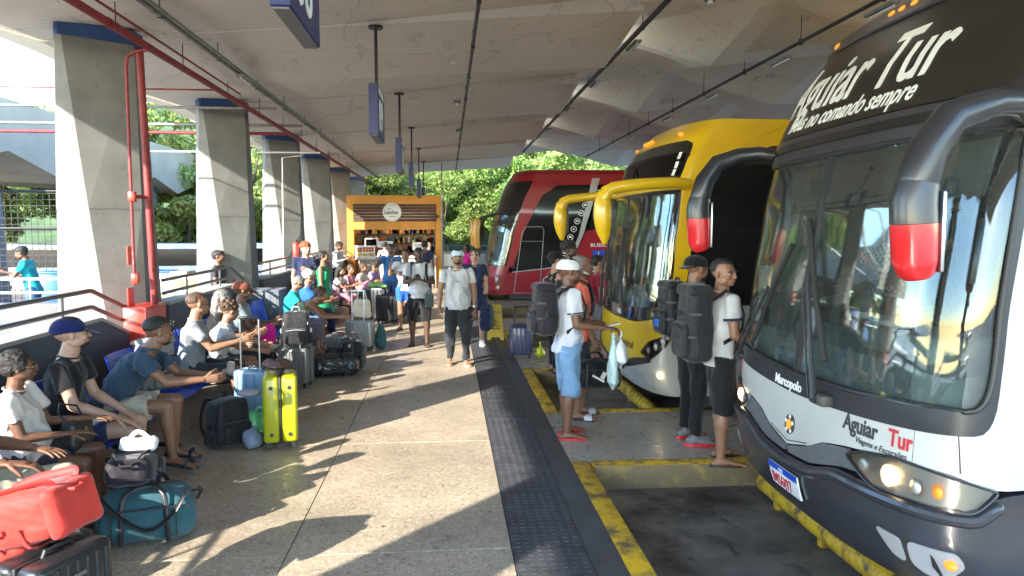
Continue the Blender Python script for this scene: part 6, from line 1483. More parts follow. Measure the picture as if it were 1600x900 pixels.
gr1 = 'leafy trees crowding the slope behind the kiosk and buses'
cnt_ = 0
for row, (y, dx) in enumerate(((41, 4.4), (45.5, 4.6), (51, 5.2), (58, 6), (68, 7.5))):
    x = -9-row*2; ti = 0
    while x < 24+row*7:
        z = hz(x, y) if y > 43 else -.5
        plant(rr.choice((0, 1, 2)), x+rr.uniform(-.8, .8), y+rr.uniform(-1, 1), z-1.5-rr.uniform(0, 1.2), rr.uniform(.85, 1.25)*(1.0 if row < 2 else 1.25), rr.uniform(0, 6.28), '%s tree from the left in the %s row of trees behind the station' % (ORD[ti], ['front', 'second', 'third', 'fourth', 'highest'][row]), gr1); ti += 1; x += dx*rr.uniform(.75, 1.1)
for (x, y, s, k, lab) in ((-13.2, 33, 1.0, 0, 'bright green tree between the first and second columns, left'), (-10.6, 31, .8, 2, 'smaller bushy tree between the first two columns, right'), (-9.2, 36, 1.05, 1, 'tree behind the second column'), (-7.0, 35, .8, 0, 'tree glimpsed between the second and third columns'),
                          (-21, 33, .85, 1, 'tree behind the mesh fence at far left'), (-18, 29, .9, 2, 'short tree right of the dark far pillar'), (-25, 31, .8, 0, 'tree at the far left edge behind the fence'), (-16.5, 36, 1.2, 1, 'dark green tree hidden behind the nearest column')):
    plant(k, x, y, -2.2 if x < -15 else -1.6, s, rr.uniform(0, 6.28), lab, 'trees beyond the far canopy')
# parked white vehicles glimpsed low between the columns
for i, (x, y) in enumerate(((-13.5, 27), (-9.6, 28), (-6.9, 28.5))):
    t = thing('parked_van', ['white van glimpsed over the blue bins', 'white van glimpsed left of the second column', 'white van glimpsed right of the second column'][i], 'van', (x, y, -.4), R(8*i))
    g = MB(); P = [(-2.2, .3), (2.2, .3), (2.25, 1.0), (1.7, 1.15), (1.2, 1.85), (-2.15, 1.9), (-2.25, 1.0)]; g.prism(rpoly(P, .15, 3), (0, .85, 0), (1, 0, 0), (0, 0, 1), (0, -1.7, 0)); g.build('van_body', M_white, t)
    g = MB(); g.prism([(-1.9, 1.1), (1.45, 1.1), (1.15, 1.7), (-1.9, 1.7)], (0, -.852, 0), (1, 0, 0), (0, 0, 1), (0, -.01, 0)); g.build('window', M_bblack, t)
    for xx in (-1.4, 1.4): g = MB(); g.tube([(xx, -.9, .32), (xx, -.65, .32)], .32, 18); g.build('wheel', M_rubber, t)
# ================================================================== seats, people, luggage
bench([4.2, 4.83, 5.46, 6.09], lab='nearest row of blue perforated seats, holding the four nearest sitters')
bench([6.95, 7.5, 8.1, 8.7, 9.3], lab='row of blue seats holding the grey backpack and the man in grey tee')
bench([10.6, 11.2, 11.8, 12.4, 13.0], lab='row of blue seats with the turquoise shirt woman, one seat empty')
bench([16.4, 17.0, 17.6, 18.2, 18.8], lab='farthest row of seats under the crowded family group')
c_white = cloth('cloth_white', (.46, .46, .47)); c_black = cloth('cloth_black', (.010, .010, .012)); c_navy = cloth('cloth_navy', (.018, .025, .06)); c_polo = cloth('cloth_slate_blue', (.026, .05, .085))
c_grey = cloth('cloth_grey', (.20, .215, .24)); c_khaki = cloth('cloth_khaki', (.36, .33, .24)); c_coral = cloth('cloth_coral', (.70, .14, .08)); c_denim = cloth('cloth_light_denim', (.14, .25, .38), bump=.8, bs=30, var=.3)
c_turq = cloth('cloth_turquoise', (.01, .28, .34)); c_green = cloth('cloth_green', (.01, .22, .10)); c_olive = cloth('cloth_sage', (.19, .24, .15)); c_plum = cloth('cloth_plum_grey', (.10, .075, .10)); c_red = cloth('cloth_dark_red', (.22, .012, .025)); c_maroon = cloth('cloth_maroon', (.12, .015, .02))
c_blue = cloth('cloth_blue', (.02, .10, .40)); c_mid = cloth('cloth_mid_blue', (.04, .14, .34)); c_jean = cloth('cloth_jeans', (.05, .12, .26)); c_pink = cloth('cloth_pink', (.45, .17, .22)); c_rose = cloth('cloth_magenta', (.60, .015, .24)); c_offw = cloth('cloth_offwhite', (.50, .45, .42)); c_stone = cloth('cloth_stone', (.38, .33, .25)); c_dkgrey = cloth('cloth_charcoal', (.026, .028, .034))
c_lilac = cloth('cloth_lilac', (.30, .20, .42)); c_cap_navy = cloth('cap_navy', (.008, .014, .085)); c_orange = cloth('cloth_orange', (.60, .20, .02)); c_cream = cloth('cloth_cream', (.58, .50, .38)); c_teal = cloth('cloth_teal', (.028, .085, .105)); c_coralbag = cloth('nylon_coral', (.46, .035, .025), .6)
SIT = .42
sitlegs = lambda sp=.14: ((1, sp, .02), (.05, 0, -1))
# --- nearest four on the first row (old man's head is above / left of the frame)
pA = person('person in a dark red shirt and khaki trousers with hands on the lap, nearest sitter', -2.86, 4.22, 0, 1.72, sit=SIT, skin_='brown', lean=(-10, -4, 5), aL=((.45, .10, -1), (1, -.25, -.10)), aR=((.55, .12, -1), (1, -.22, -.12)), lL=((1, .22, .02), (.02, 0, -1)), lR=((1, .12, .02), (-.05, 0, -1)), shirt=c_maroon, bottom=('pants', c_khaki), hair=('short', 'grey'), voxel=.009, curl=(.35, .5), hand_n=((0, 0, -1), (0, 0, -1)), girth=1.1, head=(10, 5, 0))
pB = person('seated woman with glasses in a white tee, black handbag on her lap', -2.88, 4.86, 12, 1.52, sit=SIT-.02, skin_='brown', lean=(-6, 0, 8), aL=((.5, .12, -.9), (1, -.15, .05)), aR=((.35, .15, -1), (1, -.45, -.05)), lL=((1, .18, .0), (.05, 0, -1)), lR=((1, .16, .0), (.1, 0, -1)), shirt=c_offw, bottom=('shorts', c_dkgrey), hair=('bun', 'black'), glasses='clear', fem=True, girth=1.32, voxel=.009, curl=(.4, .4), hand_n=((0, 0, -1), (0, 0, -1)), head=(22, 4, 0), shirt_len=.01)
pC = person('bearded seated man in a navy cap, black tee and navy shorts', -2.93, 5.5, 8, 1.74, sit=SIT, skin_='fair', lean=(2, 6, 14), aL=((.35, .10, -1), (.9, -.3, -.55)), aR=((.35, .12, -1), (1, -.12, -.42)), lL=((1, .10, .0), (.0, 0, -1)), lR=((1, -.02, .0), (.18, 0, -1)), shirt=c_black, bottom=('shorts', c_navy), hair=('fade', 'black'), beard='black', cap=(c_cap_navy, 'front'), voxel=.009, head=(24, -2, 0), curl=(.5, .4), hand_n=((0, 0, -1), (0, 0, -1)), shoes=('slide', c_navy))
pD = person('seated man in a slate blue polo, hands clasped, sunglasses on his head', -2.88, 6.12, 5, 1.74, sit=SIT+.02, skin_='olive', lean=(27, 36, 40), aL=((.75, .05, -.75), (1, -.30, -.02)), aR=((.78, .08, -.72), (1, -.30, -.0)), lL=((1, .12, .0), (-.06, .0, -1)), lR=((1, .02, .02), (.06, .0, -1)), shirt=c_polo, collar=('polo', c_polo), bottom=('shorts', c_stone), hair=('fade', 'black'), beard='black', glasses='top', voxel=.009, head=(32, 10, 0), curl=(1.0, 1.0), shoes=('slide', mat('sandal_navy', (.012, .02, .045), .5)))
# --- second row
pE = person('seated man in a grey tee and sunglasses behind the grey backpack', -2.80, 7.75, 12, 1.72, sit=SIT, skin_='tan', lean=(2, 8, 12), aL=((.5, .1, -1), (1, -.3, .05)), aR=((.6, .15, -.8), (1, -.2, .25)), lL=sitlegs(.2), lR=sitlegs(.12), shirt=c_grey, bottom=('shorts_long', c_dkgrey), hair=('fade', 'brown'), glasses='dark', voxel=.011, head=(20, 4, 0), shoes=('flip', M_redprint))
pF = person('seated girl with curly light brown hair and headband in a white tee', -2.72, 8.3, 18, 1.48, sit=SIT-.02, skin_='tan', fem=True, lean=(8, 16, 18), aL=((.6, .1, -.9), (1, -.2, -.1)), aR=((.55, .1, -.9), (1, -.2, -.25)), lL=sitlegs(.1), lR=sitlegs(.1), shirt=c_white, bottom=('shorts', c_dkgrey), hair=('curly', 'brown'), voxel=.011, head=(20, 16, 0))
pG = person('seated woman with long dark hair beside the curly haired girl', -2.88, 8.85, 15, 1.6, sit=SIT, skin_='tan', fem=True, lean=(2, 8, 12), aL=((.5, .1, -1), (1, -.2, .1)), shirt=c_black, bottom=('capri', c_dkgrey), hair=('long', 'grey'), voxel=.012, head=(25, 14, 0), lL=sitlegs(.1))
pH = person('older man in a red brown cap and grey tee with a dark strap, holding papers', -2.80, 9.5, 8, 1.72, sit=SIT, skin_='brown', lean=(0, 6, 10), aL=((.5, .1, -1), (1, -.2, .15)), shirt=cloth('cloth_slate', (.17, .20, .23)), bottom=('shorts_long', c_stone), hair=('buzz', 'black'), cap=(cloth('cap_rust', (.20, .06, .04)), 'front'), glasses='dark', beard='grey', voxel=.012, head=(12, 4, 0), lL=sitlegs(.16))
t = thing('paper_sheet', 'white paper sheet held by the man in the red brown cap', 'paper', ((pH['palms'][0]+pH['palms'][1])/2+V((.05, 0, .02)))); g = MB(); g.rbox((0, 0, .01), (.30, .22, .008), .002, 1, (0, R(-18), 0)); g.build('sheet', M_white, t)
pI = person('seated woman in a bright turquoise shirt looking down at her phone', -2.72, 12.15, 10, 1.55, sit=SIT, skin_='tan', fem=True, lean=(4, 12, 16), aL=((.5, .1, -.9), (1, -.25, .45)), shirt=c_turq, bottom=('capri', c_jean), hair=('bun', 'grey'), glasses='dark', voxel=.014, far=True, head=(15, 30, 0), lL=sitlegs(.12), girth=1.15)
pJ = person('seated white haired person in a bright blue shirt with glasses', -2.62, 12.85, 14, 1.62, sit=SIT, skin_='tan', lean=(2, 8, 10), aL=((.5, .1, -1), (1, -.2, .1)), shirt=c_blue, bottom=('pants', c_navy), hair=('curly', 'white'), beard='white', glasses='clear', voxel=.014, far=True, head=(10, 8, 0), lL=sitlegs(.12))
pK = person('woman in a sage tank top and plum skirt bent forward over her phone', -2.62, 11.55, 0, 1.64, sit=SIT, skin_='tan', fem=True, lean=(40, 52, 55), tank=True, aL=((.75, -.05, -.8), (1, -.1, -.05)), aR=((.75, -.02, -.8), (1, -.1, -.05)), shirt=c_olive, bottom=('skirt', c_plum), hair=('bun', 'brown'), voxel=.012, head=(0, 28, 0), lL=((1, .06, .04), (.08, 0, -1)), shoes=('flip', c_orange))
# --- far standing and sitting
def wf(px, Y, h=0): return W(px, 430, Y=Y)
q = wf(478, 14.1); person('redheaded teenager in a navy tee with a hand on his chest, standing', q.x, q.y, -70, 1.74, skin_='fair', aL=((.2, .25, -1), (.5, -.75, .35)), aR=((.0, .12, -1), (.35, .05, -1)), shirt=cloth('cloth_deep_navy', (.02, .028, .075)), bottom=('pants', c_jean), shoes=('sneaker', c_black), hair=('curly', 'red'), voxel=.014, far=True, head=(15, 0, 0))
pL = bpy.context  # keep namespace tidy
q = wf(505, 14.0); person('dark haired woman in a green sleeveless dress, standing in profile', q.x, q.y, -10, 1.58, skin_='tan', fem=True, tank=True, shirt=c_green, bottom=('dress', c_green), hair=('pony', 'black'), voxel=.014, far=True, head=(5, -3, 0), aL=((.05, .1, -1), (.15, 0, -1)))
q = wf(528, 21); person('far person in a white shirt looking down, by the fifth column', q.x, q.y, -20, 1.66, skin_='brown', shirt=c_white, sleeve='long', bottom=('pants', c_navy), voxel=.018, far=True, head=(0, 25, 0), aL=((.3, .1, -.9), (1, -.2, .4)), shoes=('sneaker', c_black))
fam = [(545, 17.2, -15, c_offw, 'long', 'black', 'woman with white hairband in a patterned top, leftmost of the far sitting family'), (562, 17.8, -35, c_pink, 'pony', 'brown', 'woman in a pink top, second of the far sitting family'), (580, 18.4, -20, c_offw, 'bun', 'brown', 'woman resting her chin, third of the far sitting family'), (597, 19.0, -25, c_lilac, 'short', 'black', 'child in lilac, rightmost of the far sitting family')]
for px, Y_, yw, c_, hs, hc, lab in fam:
    q = wf(px, Y_); person(lab, q.x-.3, q.y, yw, 1.5, sit=.36, skin_='tan', fem=True, lean=(8, 14, 12), aL=((.6, .1, -.8), (1, -.2, .2)), shirt=c_, bottom=('capri', c_pink if c_ is not c_pink else c_olive), hair=(hs, hc), voxel=.018, far=True, head=(-10, 12, 0), lL=sitlegs(.12))
q = wf(611, 16.8); pM = person('man in a blue tee holding a phone to his ear, lanyard badge on his chest', q.x, q.y, -85, 1.66, skin_='brown', aL=((.1, .2, -1), (.7, -.5, -.2)), aR=((.35, .45, -.6), (.15, -.35, 1)), shirt=c_mid, bottom=('pants', c_jean), hair=('short', 'black'), glasses='dark', voxel=.015, far=True, shoes=('sneaker', c_black), curl=(.5, 1))
t = thing('lanyard_badge', 'white badge hanging on the blue tee of the phoning man', 'badge', pM['P']+V((.04, -.16, .22))); g = MB(); g.rbox((0, 0, 0), (.09, .01, .12), .006, 1); g.build('card', M_white, t); g = MB(); g.tube([(0, 0, .06), (.03, .01, .2), (.05, .05, .34)], .005, 5); g.build('ribbon', M_black, t)
q = wf(634, 14.6); person('woman in a white top and blue shorts half hidden behind the walking phone man', q.x, q.y, -100, 1.6, skin_='tan', fem=True, aL=((.2, .1, -1), (.6, -.4, .2)), aR=((.35, .4, -.6), (.4, -.2, .9)), shirt=c_white, bottom=('shorts', c_blue), hair=('pony', 'black'), voxel=.015, far=True)
q = wf(664, 20.5); person('far person with short black hair standing at the kiosk counter', q.x, q.y, 80, 1.68, skin_='brown', shirt=c_navy, bottom=('pants', c_navy), voxel=.018, far=True)
q = wf(602, 23.6); person('far kiosk customer in a pale top at the counter', q.x, q.y, 60, 1.6, skin_='tan', shirt=c_white, bottom=('pants', c_stone), voxel=.018, far=True)
q = wf(729, 21.5); person('far woman in a magenta top and orange trousers near the red bus', q.x, q.y, -120, 1.55, skin_='brown', fem=True, shirt=c_rose, bottom=('pants', c_orange), hair=('long', 'black'), voxel=.018, far=True)
# --- walkers
walk = dict(lL=((.22, .03, -1), (-.05, 0, -1)), lR=((-.12, .03, -1), (-.38, 0, -1)))
q = W(656, 540, 0); pN = person('walking man in a white tee and black shorts typing on his phone', q.x, q.y, -92, 1.68, skin_='dark', aL=((.2, .2, -1), (1, -.62, .22)), aR=((.2, .2, -1), (1, -.62, .22)), shirt=c_white, bottom=('shorts_long', c_black), hair=('fade', 'black'), beard='black', voxel=.011, head=(0, 22, 0), lL=((.12, .05, -1), (.0, 0, -1)), lR=((.02, .05, -1), (-.08, 0, -1)), curl=(.9, .9), hand_n=((-.3, 0, 1), (-.3, 0, 1)))
t = thing('mobile_phone', 'dark mobile phone in the hands of the man in black shorts', 'phone', (pN['palms'][0]+pN['palms'][1])/2+V((0, -.02, .03))); g = MB(); g.rbox((0, 0, 0), (.075, .15, .012), .005, 2, (R(-35), 0, 0)); g.build('phone_body', M_bblack, t)
t = thing('pouch_bag', 'small dark green pouch hanging from the wrist of the phone typing man', 'pouch', V((pN['P'].x+.17, pN['P'].y-.14, .66))); link('pouch_body', soft((.15, .06, .24), .02, .01, .004, 4, .05, cloth('nylon_green_grey', (.05, .08, .08), .6)), t); g = MB(); g.tube([(-.05, 0, .24), (0, 0, .31), (.05, 0, .24)], .006, 6); g.build('loop', M_black, t)
q = W(716, 570, 0); pO = person('bearded walking man in a white tee, dark joggers and backwards pale cap', q.x, q.y, -86, 1.70, skin_='tan', aL=((-.02, .16, -1), (.12, .02, -1)), aR=((.16, .24, -1), (.2, .06, -1)), shirt=c_white, bottom=('pants', c_dkgrey), hair=('fade', 'black'), beard='black', cap=(cloth('cap_pale_blue', (.42, .52, .60)), 'back', cloth('cap_pale_blue', (.42, .52, .60))), voxel=.011, lL=((.16, .02, -1), (-.10, 0, -1)), lR=((.02, .02, -1), (-.24, 0, -1)), curl=(.6, .6), girth=1.06, shoes=('flip', mat('flip_cream', (.55, .40, .33), .6), mat('flip_sole', (.42, .3, .25), .7)))
t = thing('wrist_watch', 'white watch on the left wrist of the man in joggers', 'watch', pO['wr'][0]+V((0, 0, .02))); g = MB(); g.tube([(0, 0, -.014), (0, 0, .014)], .031, 16); g.build('watch_band', M_white, t); g = MB(); g.tube([(.02, -.026, 0), (.024, -.034, 0)], .018, 14); g.build('watch_face', M_steel, t)
v_, f_ = text2d('Av', .055, shear=.3, bold=.001)
# print on the chest
q2 = pO['SC']; text_obj('chest_print', 'Av', .05, q2+V((-.03, -.185, -.16)), (1, 0, 0), V((0, 0, 1)), M_dkprint, None, thick=.004)
bpy.data.objects['chest_print'].parent = pO['o']; bpy.data.objects['chest_print'].matrix_parent_inverse = Matrix.Translation(pO['o'].location).to_4x4().inverted() if False else (Matrix.Translation(pO['o'].location)@Matrix.Rotation(R(-86), 4, 'Z')).inverted()
q = wf(742, 12.6); pP = person('person with white sneakers and socks mostly hidden behind the bearded walker', q.x, q.y, -95, 1.66, skin_='fair', fem=True, shirt=c_navy, bottom=('shorts', c_navy), hair=('pony', 'brown'), shoes=('sneaker', c_white), voxel=.013, aL=((0, .12, -1), (.1, 0, -1)), **walk)
t = duffel('big navy bag hanging at the side of the hidden walker', pP['palms'][0]+V((.04, 0, -.48)), R(80), (.48, .2, .44), c_navy, seed=9, strap=False, stripe=False)
# --- queue at the yellow bus
q = W(878, 682, 0); pQ = person('young man in white cap, white jersey, denim shorts, red flip flops', q.x+.05, q.y, 6, 1.70, skin_='brown', aL=((.12, .12, -1), (1, -.05, -.1)), aR=((.1, .10, -1), (1, .02, -.12)), shirt=cloth('jersey_white', (.48, .49, .55)), shirt2=(c_navy, .155, .012), bottom=('shorts_long', c_denim), hair=('fade', 'black'), cap=(cloth('cap_white', (.74, .74, .74)), 'front'), voxel=.009, curl=(.9, .9), head=(-6, 3, 0), lL=((.06, .03, -1), (-.02, 0, -1)), lR=((.0, .03, -1), (-.08, 0, -1)), shoes=('flip', M_bred, M_bred), hand_n=((0, .3, -1), (0, .3, -1)))
def back_bag(p, lab, **k):
    size = k.get('size', (.22, .32, .46)); b = p['back']; zz = p['spine'].normalized(); x_ = (b-zz*b.dot(zz)).normalized(); y_ = zz.cross(x_)
    o = p['SC']+x_*(.115+size[0]/2)-zz*(size[2]*.90)+V((0, 0, .02))
    M = Matrix((x_, y_, zz)).transposed().to_4x4(); M.translation = o; ob = backpack(lab, (0, 0, 0), 0, M=M, straps=False, **k)
    # straps over the shoulders
    for s in (1, -1):
        sx = p['lat']*s; sp = p['SC']+sx*.115; g = MB()
        pts = [p['SC']+sx*.10+x_*.13-zz*.02, sp+zz*.062+x_*.02, sp-x_*.085-zz*.01+zz*.02, sp-x_*.14-zz*.14, sp+sx*.035-x_*.10-zz*.28, sp+sx*.055+x_*.06-zz*.36]
        Mi = M.inverted(); g.tube([Mi@a for a in pts], (.007, .026), 8, side=Mi.to_3x3()@x_); g.build('shoulder_strap', k.get('trim') or M_black, ob)
    return ob
n_black = cloth('nylon_black', (.012, .012, .014), .55); n_char = cloth('nylon_charcoal', (.018, .018, .020), .6); n_plum = cloth('nylon_dark_plum', (.018, .014, .020), .6)
back_bag(pQ, 'dark backpack worn by the young man in the white cap', size=(.22, .32, .47), mt=n_plum, seed=3)
back_bag(pN, 'dark backpack worn by the phone typing walker', size=(.18, .30, .42), mt=n_black, seed=4)
t = thing('mobile_phone', 'pale phone in the hand of the man in the white cap', 'phone', (pQ['palms'][0]+pQ['palms'][1])/2+V((.05, 0, .03))); g = MB(); g.rbox((0, 0, 0), (.15, .075, .012), .005, 2, (0, R(-12), 0)); g.build('phone_body', M_white, t)
M_plas = mat('plastic_bag_white', (.66, .70, .70), .35, bump=.6, bs=25); pw = pQ['palms'][1]
plastic_bag('tied white plastic bag in the hand of the white cap man', pw+V((.07, .03, .0)), .34, .24, M_plas, 3); plastic_bag('long pale green plastic bag beside the tied white one', pw+V((.0, .02, -.02)), .52, .17, mat('plastic_bag_green', (.42, .55, .54), .35, bump=.6, bs=25), 6)
q = W(905, 652, 0); pR = person('grey haired man in a coral polo and dark shorts holding a black duffel bag', q.x, q.y, -4, 1.71, skin_='olive', aL=((.1, .12, -1), (.3, .02, -1)), aR=((.1, .12, -1), (.35, .02, -1)), shirt=c_coral, collar=('polo', c_coral), bottom=('shorts_long', c_dkgrey), hair=('buzz', 'grey'), voxel=.010, curl=(1, 1), head=(-4, 4, 0), lL=((.1, .03, -1), (-.02, 0, -1)), lR=((-.02, .03, -1), (-.05, 0, -1)), shoes=('slide', mat('slide_stripe', (.4, .4, .4), .5), M_blackplas))
duffel('black duffel bag with a small white and red emblem held by the coral polo man', pR['palms'][1]+V((-.02, -.06, -.42)), 0, (.52, .26, .30), n_black, seed=5, accent=M_print, strap=False)
back_bag(pR, 'black backpack worn by the man in coral polo', size=(.16, .28, .40), mt=n_black, seed=14)
q = wf(868, 10.0); person('person in a black cap and black tank top behind the white cap man', q.x, q.y, 10, 1.68, skin_='tan', shirt=c_black, tank=True, bottom=('pants', c_black), hair=('short', 'black'), cap=(c_black, 'front'), voxel=.014, far=True)
q = wf(889, 10.8); person('tall person with curly black hair behind the queue at the red bus', q.x, q.y, -30, 1.80, skin_='dark', shirt=c_white, bottom=('pants', c_dkgrey), hair=('curly', 'black'), voxel=.014, far=True)
q = wf(934, 10.6); person('person in a dark red top mostly hidden behind the coral polo man', q.x, q.y, 0, 1.60, skin_='tan', shirt=c_red, bottom=('capri', c_grey), hair=('short', 'black'), voxel=.014, far=True)
# --- queue at the white bus
q = W(1122, 722, 0); pS = person('young man in a white tee, black shorts and huge backpack looking back', q.x, q.y, 4, 1.73, skin_='tan', aL=((.12, .10, -1), (1, -.1, -.12)), aR=((.05, .12, -1), (1, .03, -.30)), shirt=c_white, shirt2=(c_navy, .135, .022), bottom=('shorts_long', c_black), hair=('fade', 'black'), voxel=.009, head=(-62, 2, 0), curl=(.9, 1.0), lL=((.16, .04, -1), (-.0, 0, -1)), lR=((-.03, .04, -1), (-.06, 0, -1)), hand_n=((0, .4, -1), (0, .4, -1)))
t = thing('boarding_ticket', 'white ticket in the hand of the young man in black shorts', 'ticket', pS['palms'][1]+V((.05, 0, .03))); g = MB(); g.rbox((0, 0, 0), (.12, .07, .006), .002, 1, (0, R(25), 0)); g.build('ticket_paper', M_white, t)
q = W(1080, 690, 0); pT = person('man in a black cap, dark red tee and black trousers boarding', q.x+.0, q.y, 6, 1.74, skin_='tan', aL=((.1, .1, -1), (1, -.1, .2)), aR=((.1, .1, -1), (.8, .02, -.6)), shirt=c_red, bottom=('pants', c_black), hair=('fade', 'black'), cap=(c_black, 'back'), glasses='dark', beard='black', voxel=.010, head=(10, 8, 0), shoes=('sneaker', mat('sneaker_grey', (.14, .14, .15), .7, bump=.5), M_bred, mat('laces_grey', (.5, .5, .5), .8)), lL=((.04, .05, -1), (-.04, 0, -1)), lR=((.0, .05, -1), (-.06, 0, -1)))
back_bag(pS, 'huge charcoal travel backpack worn by the young man looking back', size=(.23, .35, .62), mt=n_char, seed=8)
back_bag(pT, 'smaller dark backpack with a blue bottle worn by the man in the black cap', size=(.20, .32, .50), mt=n_black, seed=10, accent=mat('bottle_blue', (.02, .12, .5), .3))
# --- man leaning on the far rail
q = W(52, 420, Y=14.1); person('man in a turquoise tee leaning on the rail across the ramp, reading his phone', q.x, q.y, 190, 1.70, skin_='brown', aL=((.5, .1, -.8), (1, -.1, -.05)), aR=((.5, .1, -.8), (1, -.1, .3)), shirt=c_turq, bottom=('pants', c_jean), hair=('short', 'black'), voxel=.013, far=True, lean=(8, 14, 18), head=(0, 22, 0))
q = W(392, 420, Y=13.2); person('dark clad person partly hidden behind the second column', q.x-.55, q.y, 0, 1.62, skin_='brown', shirt=c_dkgrey, bottom=('pants', c_teal), voxel=.018, far=True)
# --- inside the white bus
FL = ROAD+1.03
person('person in a black and white checked shirt sitting inside the white bus', 3.30, 5.30, 180, 1.66, z=FL, sit=.45, skin_='brown', fem=True, shirt=None or (lambda m: m)(mat('checked_cloth', (.5, .5, .5), .9)), bottom=('pants', c_black), hair=('short', 'black'), voxel=.013, far=True, head=(60, -10, 0), lean=(0, 2, 4), aL=((.3, .2, -1), (1, .1, -.1)), lL=sitlegs(.12))
_m = MATS['checked_cloth']; _p = _m.node_tree.nodes['Principled BSDF']; _c = N(_m, 'ShaderNodeTexChecker'); _c.inputs['Scale'].default_value = 38; _c.inputs[1].default_value = (.6, .6, .6, 1); _c.inputs[2].default_value = (.02, .02, .02, 1); _t = N(_m, 'ShaderNodeTexCoord'); _m.node_tree.links.new(_t.outputs['Object'], _c.inputs[0]); _m.node_tree.links.new(_c.outputs[0], _p.inputs['Base Color'])
person('person in black with a raised bent arm standing inside the white bus', 3.2, 4.25, 150, 1.70, z=FL-.05, skin_='tan', shirt=c_black, bottom=('pants', c_black), hair=('short', 'black'), voxel=.012, aL=((.7, .7, -.2), (.25, -.1, 1)), aR=((.2, .3, -1), (.6, -.3, -.4)))
# ================================================================== luggage
def G_(px, py): return W(px, py, 0)
M_scblk = mat('suitcase_black', (.02, .021, .023), .3, coat=.3, var=.2); M_scyel = mat('suitcase_yellow', (.34, .34, .006), .32, coat=.3, var=.05); M_scblue = mat('suitcase_pale_blue', (.17, .29, .42), .35, coat=.3); M_scgrey = mat('suitcase_grey', (.16, .16, .16), .3, .4); M_scsil = mat('suitcase_silver', (.30, .31, .31), .35, .4); M_scnavy = mat('suitcase_navy', (.035, .04, .11), .35, coat=.3)
# bottom left pile
q = W(118, 850, .47); suitcase('black ribbed hard suitcase at bottom left under the coral backpack', (q.x-.04, q.y-.12, 0), R(-20), (.28, .42, .50), M_scblk, ribs=7, badge=True)
n_co = backpack('bright coral backpack lying on the black ribbed suitcase', (0, 0, 0), 0, M=Matrix.Translation(V((q.x-.20, q.y-.02, .63)))@Matrix.Rotation(R(-12), 4, 'Z')@Matrix.Rotation(R(74), 4, 'Y')@Matrix.Translation(V((0, 0, -.22))), size=(.26, .34, .48), flat=True, mt=c_coralbag, trim=c_coralbag, strap_mt=mat('strap_coral', (.42, .03, .022), .6), seed=12, vox=.009)
for i in range(14): 
    pass
q2 = W(22, 880, .30); lump('patterned_bag', 'dark striped patterned bag at the bottom left corner', (q2.x-.05, q2.y, 0), (.34, .34, .42), mat('zebra_cloth', (.16, .11, .12), .8, col2=(.02, .015, .02), mix=.5, vs=24), 'bag', 7, .008)
q = G_(222, 862); tb = duffel('large teal duffel bag with black straps on the floor', (q.x-.05, q.y+.22, 0), R(16), (.60, .34, .34), c_teal, seed=21, vox=.010)
backpack('black backpack with a red patch lying on the teal duffel', (0, 0, 0), 0, M=Matrix.Translation(V((q.x-.14, q.y+.24, .44)))@Matrix.Rotation(R(-75), 4, 'Z')@Matrix.Rotation(R(80), 4, 'Y')@Matrix.Translation(V((0, 0, -.22)))@Matrix.Rotation(R(180), 4, 'Z')@Matrix.Rotation(R(180), 4, 'Z'), size=(.19, .30, .44), flat=True, mt=n_plum, accent=M_bred, seed=22)
lump('plastic_bundle', 'crumpled white plastic bundle on top of the black backpack', (q.x-.12, q.y+.30, .53), (.26, .2, .13), mat('white_plastic', (.66, .72, .74), .35), 'plastic bag', 8, .014)
q = W(110, 690, .55); t = thing('handbag', 'black leather handbag on the lap of the woman with glasses', 'handbag', (pB['kn'][0].x-.12, pB['kn'][0].y-.02, .50)); link('bag_body', soft((.12, .28, .20), .03, .009, .004, 3, .15, mat('black_leather', (.02, .02, .022), .35)), t); g = MB(); g.tube([(0, -.1, .18), (-.05, -.12, .26), (-.1, 0, .30), (-.05, .12, .26), (0, .1, .18)], .007, 6); g.build('strap', M_black, t); g = MB(); g.rbox((.062, 0, .13), (.01, .03, .03), .004, 1); g.build('clasp', mat('gold_frame', (.4, .3, .15), .3, .8), t)
# middle pile
q = G_(350, 702); backpack('black backpack standing on the floor left of the yellow suitcase', (q.x, q.y+.14, 0), R(-40), (.26, .36, .44), n_black, seed=31)
q = G_(388, 704); lump('toiletry_bag', 'small slate blue wash bag in front of the yellow suitcase', (q.x+.02, q.y+.1, 0), (.19, .27, .20), cloth('nylon_slate', (.16, .20, .28), .6), 'wash bag', 3, .004)
lump('green_bag', 'crumpled green plastic bag behind the wash bag', (q.x+.02, q.y+.34, 0), (.3, .28, .30), mat('plastic_green', (.12, .42, .16), .35), 'plastic bag', 5, .02)
q = G_(436, 699); suitcase('bright yellow hard suitcase with black seam, beside the walkway', (q.x, q.y+.10, 0), R(12), (.30, .38, .66), M_scyel, ribs=0, studs=True)
q0 = q; q = G_(396, 668); suitcase('pale blue hard suitcase with a tall extended handle behind the yellow one', (q.x+.02, q.y+.05, 0), R(75), (.24, .36, .58), M_scblue, ribs=4, handle=.52)
t = lump('leather_pouch', 'crumpled brown leather bag on top of the yellow suitcase', (q0.x-.03, q0.y+.12, .68), (.28, .22, .15), mat('brown_leather', (.075, .04, .035), .5, bump=.4), 'leather bag', 9, .012, rz=R(30))
q = W(292, 590, .45); backpack('grey backpack with a front pocket sitting on the blue seat', (-2.78, 7.22, .44), R(-25), (.24, .36, .48), cloth('nylon_grey', (.20, .20, .19), .6), trim=n_char, seed=41)
q = G_(462, 607); suitcase('dark grey ribbed suitcase carrying the silver black backpack', (q.x-.02, q.y+.12, 0), R(80), (.26, .40, .50), M_scgrey, ribs=8, handle=.34)
